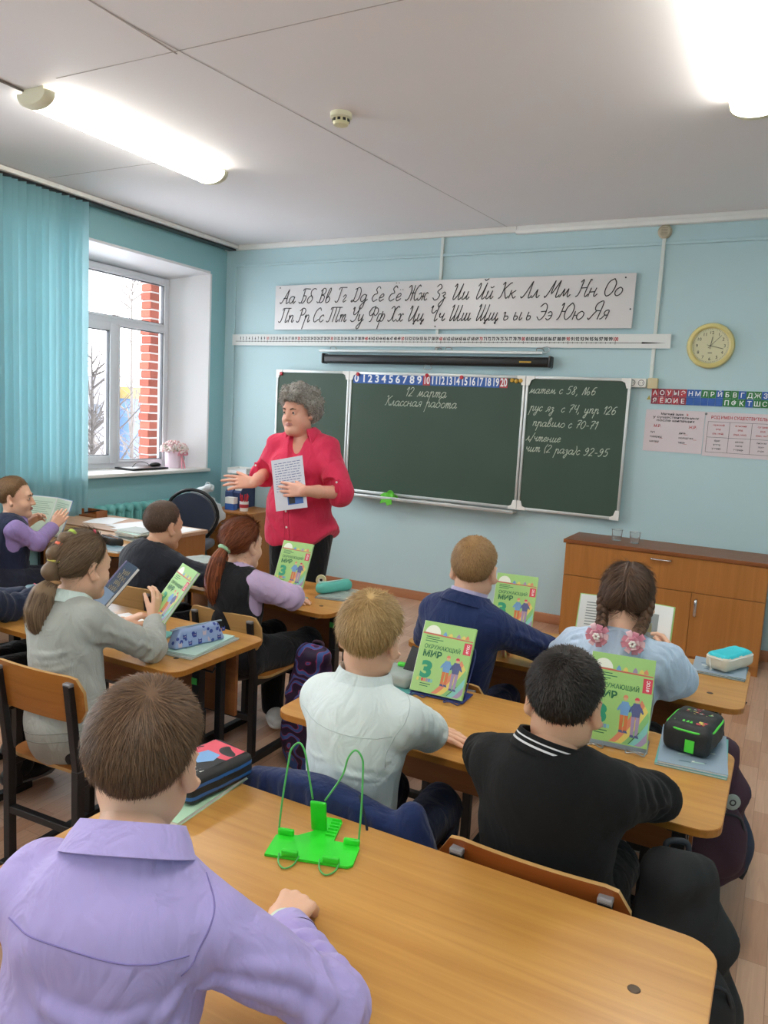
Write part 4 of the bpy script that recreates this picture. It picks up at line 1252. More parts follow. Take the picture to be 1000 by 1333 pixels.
# ------------------------------------------------------------------ letter strip and posters
mm('strip_green', '2d7a3d', 0.5)
mm('strip_dkred', '8c2f45', 0.5)
t = thing('letter_strip', 'red, blue and green strip of printed letters beside the chalkboard', 'letter strip', (3.80, -0.004, 1.678))
b = MB(); l = MB()
nC = 17
cw, chh = 0.046, 0.053
top = 'АОУЫЭНМЛРЙБВГДЖЗ '
bot = 'ЯЁЮИЕ     ПФКТШСХЦЧЩ'
nC = 20
for r_, s in ((1, top.ljust(nC)), (0, bot.ljust(nC))):
    for k in range(nC):
        ch = s[k]
        if k < 5:
            mi = 0 if (r_ + k) % 2 else 3
        elif r_ == 1:
            mi = 1 if k < 7 or k > 15 or k % 3 == 0 else 2
        else:
            mi = 1 if k < 10 or k % 4 == 1 else 2
        b.b2((k * cw + .0007, -.0012, r_ * chh + .0007), ((k + 1) * cw - .0007, .0012, (r_ + 1) * chh - .0007), mi)
        if ch != ' ':
            text(l, ch, (k + .5) * cw, r_ * chh + .010, 0.032, 0, frame((0, -.0018, 0), (1, 0, 0), (0, 0, 1)), 'c', None, 0.012)
b.build('cells', [M['strip_red'], M['strip_blue'], M['strip_green'], M['strip_dkred']], t)
l.build('lettering', M['white_print'], t)

mm('poster_pink', 'd9cdd2', 0.45)
t = thing('grammar_poster', 'pale pink poster about the soft sign with two columns of words', 'poster', (3.775, -0.004, 1.352))
b = MB(); b.b2((0, -.001, 0), (0.385, .001, 0.288)); b.build('sheet', M['poster_pink'], t)
FP = frame((0, -.0016, 0), (1, 0, 0), (0, 0, 1))
k_, r_ = MB(), MB()
text(k_, 'Мягкий знак', 0.175, 0.253, 0.016, 0, FP, 'c', 0.15, 0.02)
text(r_, 'Ь', 0.275, 0.253, 0.016, 0, FP, 'c', None, 0.03)
text(k_, 'у существительных', 0.2, 0.231, 0.016, 0, FP, 'c', 0.30, 0.02)
text(k_, 'после шипящих', 0.2, 0.209, 0.016, 0, FP, 'c', 0.25, 0.02)
text(r_, 'М.Р.', 0.085, 0.168, 0.019, 0, FP, 'c', None, 0.02)
text(r_, 'Ж.Р.', 0.315, 0.168, 0.019, 0, FP, 'c', None, 0.02)
for s, x, z in (('луч', .04, .128), ('товарищ', .04, .096), ('шалаш', .04, .064), ('дичь', .23, .128), ('молодежь', .23, .096), ('тишь', .23, .064)):
    text(k_, s, x, z, 0.014, 0, FP, 'l', None, 0.015)
for x, z in ((.115, .092), (.088, .060), (.335, .092), (.275, .060), (.275, .124)):
    r_.box((x, -.0016, z), (0.024, .0004, .002))
k_.build('lettering', M['ink'], t)
r_.build('red_lettering', M['red_print'], t)
t = thing('noun_gender_poster', 'pale pink poster with a table on noun gender cut by the photo edge', 'poster', (4.164, -0.004, 1.343))
b = MB(); b.b2((0, -.001, 0), (0.47, .001, 0.296)); b.build('sheet', M['poster_pink'], t)
k_, r_ = MB(), MB()
text(r_, 'РОД ИМЕН СУЩЕСТВИТЕЛЬНЫХ', 0.235, 0.252, 0.020, 0, FP, 'c', 0.40, 0.02)
for x in (.02, .155, .29, .43):
    k_.box((x, -.0016, .13), (.002, .0004, .205))
for z in (.028, .128, .232):
    k_.box((.225, -.0016, z), (.41, .0004, .002))
for i, (a, b_, c, ws) in enumerate((('мужской', 'род', '(он, мой)', ('брат', 'ветер', 'ученик')), ('женский', 'род', '(она, моя)', ('школа', 'мама', 'тетрадь')), ('средний', 'род', '(оно, моё)', ('письмо', 'поле', 'перо')))):
    x = .0875 + .135 * i
    for s, z in ((a, .205), (b_, .178), (c, .148)):
        text(r_, s, x, z, 0.012, 0, FP, 'c', None, 0.015)
    for j, s in enumerate(ws):
        text(k_, s, x, .100 - .026 * j, 0.012, 0, FP, 'c', None, 0.015)
k_.build('lettering', M['ink'], t)
r_.build('red_lettering', M['red_print'], t)
b = MB(); b.lathe([(0.008, 0), (0.008, .004), (0, .008)], (0.002, -.002, 0.282), 12, 0, RB); b.build('push_pin', M['grey_cap'], t)
# ------------------------------------------------------------------ implicit surfaces for bodies and cloth
V3 = lambda *a: np.array(a[0] if len(a) == 1 else a, float)
def nrm(v):
    v = np.array(v, float)
    return v / (np.linalg.norm(v) + 1e-12)

def smin(a, b, k):
    if k <= 0:
        return np.minimum(a, b)
    h = np.maximum(k - np.abs(a - b), 0) / k
    return np.minimum(a, b) - h * h * k * 0.25


class SDF:
    def __init__(self):
        self.ops, self.disp, self.lo, self.hi = [], [], V3(9, 9, 9), V3(-9, -9, -9)

    def _grow(self, p, r):
        self.lo = np.minimum(self.lo, np.array(p) - r)
        self.hi = np.maximum(self.hi, np.array(p) + r)

    def rc(self, a, b, r1, r2, k=0.02, m='u'):
        a, b = V3(a), V3(b)
        if m == 'u':
            self._grow(a, r1); self._grow(b, r2)
        self.ops.append(('rc', m, k, a, b, r1, r2))
        return self

    def el(self, c, r, R=None, k=0.02, m='u'):
        c = V3(c)
        r = V3(r) if hasattr(r, '__len__') else V3(r, r, r)
        if m == 'u':
            self._grow(c, r.max())
        self.ops.append(('el', m, k, c, r, np.eye(3) if R is None else np.array(R, float)))
        return self

    def half(self, p, n, k=0.004):
        """keep the side the normal points away from"""
        self.ops.append(('pl', 'i', k, V3(p), nrm(n)))
        return self

    def fn(self, f, m='i', k=0.0):
        self.ops.append(('fn', m, k, f))
        return self

    def __call__(self, P):
        P = np.asarray(P, np.float32)
        d = None
        for o in self.ops:
            t, m, k = o[0], o[1], o[2]
            if t == 'rc':
                a, b, r1, r2 = o[3:]
                ba = (b - a).astype(np.float32)
                pa = P - a.astype(np.float32)
                h = np.clip(pa @ ba / max(1e-9, float(ba @ ba)), 0, 1)
                q = np.sqrt(((pa - h[:, None] * ba) ** 2).sum(1)) - (r1 + (r2 - r1) * h)
            elif t == 'el':
                c, r, R = o[3:]
                q0 = (P - c.astype(np.float32)) @ R.astype(np.float32)
                k0 = np.sqrt(((q0 / r.astype(np.float32)) ** 2).sum(1))
                k1 = np.sqrt(((q0 / (r * r).astype(np.float32)) ** 2).sum(1)) + 1e-9
                q = np.where(k0 < 0.05, -r.min(), k0 * (k0 - 1) / k1)
            elif t == 'pl':
                q = (P - o[3].astype(np.float32)) @ o[4].astype(np.float32)
            else:
                q = o[3](P)
            if d is None:
                d = q
            elif m == 'u':
                d = smin(d, q, k)
            elif m == 's':
                d = -smin(-d, q, k)
            else:
                d = -smin(-d, -q, k)
        for f in self.disp:
            d = d + f(P)
        return d


def mesh_sdf(f, h, lo=None, hi=None, pad=0.03):
    lo = f.lo - pad if lo is None else V3(lo)
    hi = f.hi + pad if hi is None else V3(hi)
    B = 8
    nb = np.maximum(1, np.ceil((hi - lo) / (h * B)).astype(int))
    n = nb * B + 1
    g = np.stack(np.meshgrid(*[np.arange(k) for k in nb], indexing='ij'), -1).reshape(-1, 3)
    d = f(lo + (g + 0.5) * B * h)
    D = np.full(tuple(n), 1.0, np.float32)
    near = np.abs(d) < B * h * 0.87 * 1.6 + 0.01
    inside = (~near) & (d < 0)
    for q in g[inside]:
        i, j, k = q * B
        D[i:i + B + 1, j:j + B + 1, k:k + B + 1] = -1.0
    off = np.stack(np.meshgrid(*[np.arange(B + 1)] * 3, indexing='ij'), -1).reshape(-1, 3)
    act = g[near]
    for s in range(0, len(act), 256):
        blk = act[s:s + 256]
        idx = (blk[:, None, :] * B + off[None]).reshape(-1, 3)
        v = f(lo + idx * h)
        D[idx[:, 0], idx[:, 1], idx[:, 2]] = v
    # surface nets
    S = D < 0
    nx, ny, nz = (n - 1)
    cnt = np.zeros((nx, ny, nz), np.int8)
    for a in (0, 1):
        for b in (0, 1):
            for c in (0, 1):
                cnt += S[a:a + nx, b:b + ny, c:c + nz]
    cells = np.argwhere((cnt > 0) & (cnt < 8))
    if not len(cells):
        return np.zeros((0, 3)), np.zeros((0, 4), int)
    cor = np.array([(a, b, c) for a in (0, 1) for b in (0, 1) for c in (0, 1)])
    vals = np.stack([D[cells[:, 0] + a, cells[:, 1] + b, cells[:, 2] + c] for a, b, c in cor], 1)
    acc = np.zeros((len(cells), 3)); w = np.zeros(len(cells))
    for i in range(8):
        for j in range(i + 1, 8):
            if np.abs(cor[i] - cor[j]).sum() == 1:
                va, vb = vals[:, i], vals[:, j]
                x = (va < 0) != (vb < 0)
                t = np.where(x, va / np.where(x, va - vb, 1), 0)
                p = cor[i] + t[:, None] * (cor[j] - cor[i])
                acc += np.where(x[:, None], p, 0); w += x
    verts = lo + (cells + acc / w[:, None]) * h
    idm = np.full((nx, ny, nz), -1, np.int64)
    idm[cells[:, 0], cells[:, 1], cells[:, 2]] = np.arange(len(cells))
    faces = []
    for ax in range(3):
        u, v = [(1, 2), (2, 0), (0, 1)][ax]
        sl0 = [slice(1, -1)] * 3; sl1 = [slice(1, -1)] * 3
        sl0[ax] = slice(0, -1); sl1[ax] = slice(1, None)
        a, b = S[tuple(sl0)], S[tuple(sl1)]
        e = np.argwhere(a != b)
        if not len(e):
            continue
        sgn = a[e[:, 0], e[:, 1], e[:, 2]]
        base = e + 1; base[:, ax] -= 1
        q = []
        for du, dv in ((-1, -1), (0, -1), (0, 0), (-1, 0)):
            c = base.copy(); c[:, u] += du; c[:, v] += dv
            q.append(idm[c[:, 0], c[:, 1], c[:, 2]])
        q = np.stack(q, 1)
        q = np.where(sgn[:, None], q, q[:, ::-1])
        faces.append(q)
    F = np.concatenate(faces)
    F = F[(F >= 0).all(1)]
    return verts, F


def sdf_obj(name, regions, mats, parent, origin, matfn=None):
    """regions: list of (verts, faces) in world space; one mesh object under parent"""
    me = bpy.data.meshes.new(name)
    o = 0; VV, FF = [], []
    for v, f in regions:
        VV.append(v - origin); FF.append(f + o); o += len(v)
    V_, F_ = np.concatenate(VV), np.concatenate(FF)
    me.from_pydata(V_.tolist(), [], F_.tolist())
    mats = mats if isinstance(mats, (list, tuple)) else [mats]
    for m in mats:
        me.materials.append(m)
    if matfn is not None:
        c = (V_[F_].mean(1)) + origin
        me.polygons.foreach_set('material_index', matfn(c).astype(np.int32))
    return link(name, me, parent, 3.2)


def frameR(fwd, up):
    """columns right, forward, up"""
    fwd = nrm(fwd)
    up = np.array(up, float); up = nrm(up - fwd * (fwd @ up))
    return np.stack([np.cross(fwd, up), fwd, up], 1)

def ik(a, b, l1, l2, pole):
    a, b = V3(a), V3(b)
    d = b - a; L = np.linalg.norm(d); n = d / L
    L = min(L, (l1 + l2) * 0.995)
    x = (l1 * l1 - l2 * l2 + L * L) / (2 * L)
    y = math.sqrt(max(1e-6, l1 * l1 - x * x))
    p = V3(pole) - n * (n @ V3(pole))
    return a + n * x + nrm(p) * y

def wavy(amp, freq, seed):
    rs = np.random.RandomState(seed)
    K = rs.normal(size=(6, 3)); K /= np.linalg.norm(K, axis=1)[:, None]
    K = (K * freq * rs.uniform(0.6, 1.6, (6, 1))).astype(np.float32)
    ph = rs.uniform(0, 6.28, 6).astype(np.float32)
    K2 = (rs.normal(size=(2, 3)) * freq * 0.35).astype(np.float32)
    def f(P):
        P = np.asarray(P, np.float32)
        wv = np.sin(P @ K2[0]) * 1.3 + np.sin(P @ K2[1] + 1) * 1.3
        return (amp / 2.2) * sum(np.sin(P @ K[i] + ph[i] + wv * (1 if i % 2 else -1)) for i in range(6))
    return f

def rings(elbow, axis, amp, wl, reach, seed=0, side=None):
    """pressed folds running across a limb around a joint"""
    elbow, axis = V3(elbow).astype(np.float32), nrm(axis).astype(np.float32)
    def f(P):
        q = P - elbow
        t = q @ axis
        r = np.sqrt((q ** 2).sum(1))
        w = np.exp(-(r / reach) ** 2)
        return amp * w * np.sin(t * 6.283 / wl + 2.2 * np.sin(q[:, 0] * 31 + seed) + 1.7 * np.sin(q[:, 1] * 27 + 2 * seed))
    return f

def crease(S, pts, r, depth=1, k=0.012):
    """a soft fold along pts: laid on the surface, then raised on one side and sunk on the other"""
    if not hasattr(S, 'folds'):
        S.folds = []
    S.folds.append((np.array(smoothpath(pts, 3), np.float32), r * 0.85 * depth, r * 1.15))

def project(S, P, n=10):
    P = np.array(P, np.float32)
    for _ in range(n):
        d = S(P)
        g = np.stack([S(P + np.array(v, np.float32) * 1e-3) - d for v in np.eye(3)], 1) / 1e-3
        P = P - g * (d / np.maximum((g ** 2).sum(1), 1e-2))[:, None] * .8
    return P

def bake_folds(S):
    for pts, amp, w in getattr(S, 'folds', []):
        Q = project(S, pts)
        lo, hi = Q.min(0) - 3 * w, Q.max(0) + 3 * w
        n = len(Q)
        tt = np.linspace(0, 1, n)
        def f(P, Q=Q, lo=lo, hi=hi, amp=amp, w=w, n=n, tt=tt):
            out = np.zeros(len(P), np.float32)
            m = ((P > lo) & (P < hi)).all(1)
            if not m.any():
                return out
            p = P[m]
            best = np.full(len(p), 9.0, np.float32); tb = np.zeros(len(p), np.float32)
            for i in range(n - 1):
                a, b = Q[i], Q[i + 1]
                ba = b - a
                h = np.clip(((p - a) @ ba) / max(1e-9, float(ba @ ba)), 0, 1)
                d = ((p - a - h[:, None] * ba) ** 2).sum(1)
                c = d < best
                best = np.where(c, d, best); tb = np.where(c, tt[i] + h * (tt[1] - tt[0]), tb)
            q = np.sqrt(best) / w
            out[m] = -amp * np.sin(PI * np.clip(tb, 0.02, .98)) ** .7 * (np.exp(-q * q) - .45 * np.exp(-((q - 1.5) / .6) ** 2))
            return out
        S.disp.append(f)
    S.folds = []

# ------------------------------------------------------------------ hands
def add_hand(S, wr, fd, back, thumb, s=1.0, curl=(.5, .5, .5, .5), spread=0.10, tcurl=0.3, tout=0.8):
    """fd: wrist to knuckles, back: out of the back of the hand, thumb: towards the thumb side"""
    f = nrm(fd); n = V3(back); n = nrm(n - f * (f @ n)); t = np.cross(f, n)
    if t @ V3(thumb) < 0:
        t = -t
    wr = V3(wr)
    kn = []
    for i in range(4):
        lat = (0.030, 0.010, -0.010, -0.029)[i]
        fl = (0.083, 0.088, 0.083, 0.074)[i]
        p = wr + s * (f * fl + t * lat + n * (0.003 - 0.03 * (lat ** 2) / 0.03))
        kn.append(p)
        S.rc(wr + s * (f * 0.008 + t * lat * 0.62), p, 0.0125 * s, 0.0098 * s, 0.014 * s)
    L = (0.88, 1.0, 0.93, 0.74)
    for i in range(4):
        d = nrm(f + t * spread * (1.5 - i) / 1.5 * 0.9)
        nn = nrm(n - d * (d @ n))
        p = kn[i]
        a = 0.0
        c = curl[i]
        for seg, (ln, ra, rb) in enumerate(((0.043, .0094, .0084), (0.027, .0084, .0076), (0.021, .0076, .0062))):
            a += c * (1.0, 1.05, 0.7)[seg]
            v = d * math.cos(a) - nn * math.sin(a)
            q = p + v * ln * L[i] * s
            S.rc(p, q, ra * s, rb * s, 0.0035 * s)
            p = q
    # thumb
    b = wr + s * (f * 0.018 + t * 0.020 - n * 0.006)
    v = nrm(f * 0.75 + t * tout - n * 0.25)
    m1 = b + v * 0.040 * s
    v2 = nrm(v + f * tcurl * 0.8 - n * tcurl * 0.5 - t * tcurl * .4)
    m2 = m1 + v2 * 0.032 * s
    v3 = nrm(v2 + f * tcurl * 0.4 - n * tcurl * 0.4 - t * tcurl * .4)
    S.rc(b, m1, 0.015 * s, 0.0105 * s, 0.014 * s)
    S.rc(m1, m2, 0.0105 * s, 0.0092 * s, 0.004 * s)
    S.rc(m2, m2 + v3 * 0.026 * s, 0.0092 * s, 0.0068 * s, 0.003 * s)

# ------------------------------------------------------------------ heads
def add_head(S, c, R, s, ears=True, face=True):
    T = lambda *p: c + s * (R @ V3(*p))
    def el(p, r, k=.02, m='u', RR=None):
        S.el(T(*p), V3(r) * s if hasattr(r, '__len__') else r * s, R if RR is None else R @ RR, k * s, m)
    def rc(a, b, r1, r2, k=.02, m='u'):
        S.rc(T(*a), T(*b), r1 * s, r2 * s, k * s, m)
    el((0, -.014, .038), (.0745, .096, .083))
    el((0, .022, -.030), (.061, .066, .080), .03)
    for x in (-1, 1):
        rc((x * .046, -.006, -.060), (x * .012, .060, -.098), .022, .019, .03)
        el((x * .038, .052, -.040), .024, .025)
    el((0, .068, -.100), (.022, .017, .017), .02)
    if face:
        rc((-.030, .074, .020), (.030, .074, .020), .013, .013, .02)
        for x in (-1, 1):
            el((x * .031, .097, .000), (.017, .013, .011), .012, 's')
            el((x * .031, .0715, -.001), (.0150, .0150, .0125), .004)
        rc((0, .082, .010), (0, .103, -.034), .0075, .0110, .012)
        for x in (-1, 1):
            el((x * .011, .093, -.038), (.0078, .009, .007), .008)
        for x in (-1, 1):
            rc((x * .025, .077, -.064), (0, .0895, -.0605), .003, .0052, .006)
            rc((x * .023, .077, -.066), (0, .0875, -.0700), .003, .0058, .006)
        rc((-.019, .0875, -.0655), (.019, .0875, -.0655), .0016, .0016, .003, 's')
        rc((-.008, .090, -.082), (.008, .090, -.082), .006, .006, .01, 's')
    if ears:
        for x in (-1, 1):
            RR = rz(-x * .62) @ rx(.22)
            el((x * .0815, -.015, -.006), (.0085, .022, .034), .008, 'u', RR)
            el((x * .0900, -.006, -.004), (.0070, .012, .021), .006, 's', RR)
            el((x * .0760, -.010, -.032), (.008, .011, .011), .010)

HAIRLINE_SHORT = ([0, 40, 66, 80, 92, 104, 118, 145, 180], [.086, .078, .045, .006, .020, .004, -.030, -.052, -.058])
HAIRLINE_TIED = ([0, 40, 70, 84, 95, 108, 125, 150, 180], [.088, .074, .030, -.006, .010, -.020, -.045, -.060, -.066])

def hair_cap(c, R, s, line, th_top, th_edge, lump=None, fade=0.05):
    H_ = SDF()
    add_head(H_, c, R, s, ears=False, face=False)
    ang_k, z_k = line
    Rf, cf = R.astype(np.float32), V3(c).astype(np.float32)
    def q(P):
        L = ((P - cf) @ Rf) / s
        ang = np.degrees(np.abs(np.arctan2(L[:, 0], L[:, 1] + 0.012)))
        zl = np.interp(ang, ang_k, z_k)
        u = np.clip((L[:, 2] - zl) / fade, 0, 1)
        th = th_edge + (th_top - th_edge) * u * u * (3 - 2 * u)
        d = H_(P) - th * s
        if lump is not None:
            d = d + lump(P)
        return np.maximum(d, (zl - L[:, 2]) * s * 0.8)
    S = SDF()
    S.ops.append(('fn', 'u', 0, q))
    S.lo, S.hi = H_.lo - .06, H_.hi + .06
    return S

def hair_mat(name, dark, light, rough=0.5):
    m = bpy.data.materials.new(name)
    m.use_nodes = True
    nt = m.node_tree
    b = nt.nodes['Principled BSDF']
    g = nt.nodes.new('ShaderNodeNewGeometry')
    rp = nt.nodes.new('ShaderNodeValToRGB')
    rp.color_ramp.elements[0].color = lin(dark)
    rp.color_ramp.elements[1].color = lin(light)
    nt.links.new(g.outputs['Random Per Island'], rp.inputs[0])
    nt.links.new(rp.outputs[0], b.inputs['Base Color'])
    b.inputs['Roughness'].default_value = rough
    b.inputs['Specular IOR Level'].default_value = 0.35
    return m

def sample_surface(v, f, n, rs):
    tri = np.concatenate([f[:, [0, 1, 2]], f[:, [0, 2, 3]]])
    a, b, c = v[tri[:, 0]], v[tri[:, 1]], v[tri[:, 2]]
    cr = np.cross(b - a, c - a)
    ar = np.linalg.norm(cr, axis=1) + 1e-12
    i = rs.choice(len(tri), n, p=ar / ar.sum())
    u, w = rs.rand(n, 1), rs.rand(n, 1)
    fl = u + w > 1
    u, w = np.where(fl, 1 - u, u), np.where(fl, 1 - w, w)
    return a[i] + u * (b[i] - a[i]) + w * (c[i] - a[i]), cr[i] / ar[i][:, None]

def ribbons(paths, widths, side):
    """paths (n,k,3) -> quads strips"""
    n, k, _ = paths.shape
    L = paths - side[:, None, :] * widths[None, :, None]
    Rr = paths + side[:, None, :] * widths[None, :, None]
    V_ = np.stack([L, Rr], 2).reshape(-1, 3)
    base = (np.arange(n) * k * 2)[:, None]
    j = np.arange(k - 1)[None]
    a = base + 2 * j
    F_ = np.stack([a, a + 1, a + 3, a + 2], -1).reshape(-1, 4)
    return V_, F_

def strands(v, f, n, length, lift, flow, seed, w=0.0007, droop=0.4, keep=None, wild=0.18):
    rs = np.random.RandomState(seed)
    p, nn = sample_surface(v, f, n, rs)
    t = flow(p)
    t = t - nn * (t * nn).sum(1)[:, None]
    t /= np.linalg.norm(t, axis=1)[:, None] + 1e-9
    t = t + rs.normal(size=t.shape) * wild
    if keep is not None:
        m = keep(p)
        p, nn, t = p[m], nn[m], t[m]
    n = len(p)
    ln = length * rs.uniform(.55, 1.15, n)[:, None]
    d0 = t + nn * lift
    d0 /= np.linalg.norm(d0, axis=1)[:, None]
    d1 = t + nn * lift * (1 - 2.0 * droop)
    d1 /= np.linalg.norm(d1, axis=1)[:, None]
    p = p - nn * 0.001
    path = np.stack([p, p + d0 * ln * .4, p + d0 * ln * .4 + (d0 + d1) * .5 * ln * .32, p + d0 * ln * .4 + (d0 + d1) * .5 * ln * .32 + d1 * ln * .28], 1)
    side = np.cross(d0, nn)
    side /= np.linalg.norm(side, axis=1)[:, None] + 1e-9
    return ribbons(path, np.array([1, .9, .7, .15]) * w, side)

def locks(path, radii, n, seed, w=0.0011, fray=0.0):
    """long strands running along a tapering lock"""
    rs = np.random.RandomState(seed)
    P = np.array(smoothpath(path, 6))
    k = len(P)
    rad = np.interp(np.linspace(0, 1, k), np.linspace(0, 1, len(radii)), radii)
    T = np.gradient(P, axis=0); T /= np.linalg.norm(T, axis=1)[:, None]
    A = np.cross(T, V3(.31, .9, .2)); A /= np.linalg.norm(A, axis=1)[:, None]
    Bv = np.cross(T, A)
    a = rs.uniform(0, 2 * PI, n); r = np.sqrt(rs.uniform(.55, 1.0, n))
    tw = rs.normal(size=n) * .5
    tt = np.linspace(0, 1, k)
    an = a[:, None] + tw[:, None] * tt[None]
    rr = r[:, None] * rad[None] * (1 + fray * rs.normal(size=n)[:, None] * tt[None] ** 2)
    paths = P[None] + rr[..., None] * (np.cos(an)[..., None] * A[None] + np.sin(an)[..., None] * Bv[None])
    side = np.cross(T[k // 2], (paths[:, k // 2] - P[k // 2]))
    side /= np.linalg.norm(side, axis=1)[:, None] + 1e-9
    wd = np.full(k, w); wd[-2:] *= .5; wd[-1] *= .2
    return ribbons(paths, wd, side)

def merge(mesh_list):
    o = 0; V_, F_ = [], []
    for v, f in mesh_list:
        V_.append(v); F_.append(np.asarray(f) + o); o += len(v)
    return np.concatenate(V_), np.concatenate(F_)

def tube_vf(pts, r, n=8, closed=False):
    mb = MB().tube(pts, r, n, 0, closed, False)
    return np.concatenate(mb.v), np.array(mb.f)

# ------------------------------------------------------------------ figures
def skin_mat(name, c, c2=None):
    m = mat(name, c, 0.48, bump=0.03, bscale=900, var=0.05, vscale=30, spec=0.35)
    b = m.node_tree.nodes['Principled BSDF']
    b.inputs['Subsurface Weight'].default_value = 0.12
    b.inputs['Subsurface Radius'].default_value = (0.012, 0.005, 0.003)
    b.inputs['Subsurface Scale'].default_value = 0.6
    return m
M['skin'] = skin_mat('skin', 'e0b398')
M['skin_warm'] = skin_mat('skin_warm', 'd9a88a')
M['skin_adult'] = skin_mat('skin_adult', 'e0a892')
mm('lips', 'c08078', 0.45)
mm('eye_white', 'e6e4e0', 0.25)
mm('iris', '3b3026', 0.2)
mm('brow', '5d4a3b', 0.7)

def cloth(name, c, rough=0.85, weave=900.0, amp=0.25, var=0.04, sheen=0.15, soft=0.35):
    m = mat(name, c, rough, bump=amp, bscale=weave, var=var, vscale=14, spec=0.25, sheen=sheen)
    nt = m.node_tree
    b = nt.nodes['Principled BSDF']
    tc = [n for n in nt.nodes if n.type == 'TEX_COORD'][0]
    old = b.inputs['Normal'].links[0].from_node
    mp = nt.nodes.new('ShaderNodeMapping')
    mp.inputs['Scale'].default_value = (16, 16, 9)
    mp.inputs['Rotation'].default_value = (0.5, 0.6, 0.3)
    nz = nt.nodes.new('ShaderNodeTexNoise')
    nz.inputs['Scale'].default_value = 1.0
    nz.inputs['Detail'].default_value = 2.5
    nz.inputs['Distortion'].default_value = 1.6
    nt.links.new(tc.outputs['Object'], mp.inputs['Vector'])
    nt.links.new(mp.outputs[0], nz.inputs['Vector'])
    bp = nt.nodes.new('ShaderNodeBump')
    bp.inputs['Strength'].default_value = soft
    bp.inputs['Distance'].default_value = 0.03
    nt.links.new(nz.outputs['Fac'], bp.inputs['Height'])
    nt.links.new(bp.outputs[0], old.inputs['Normal'])
    return m


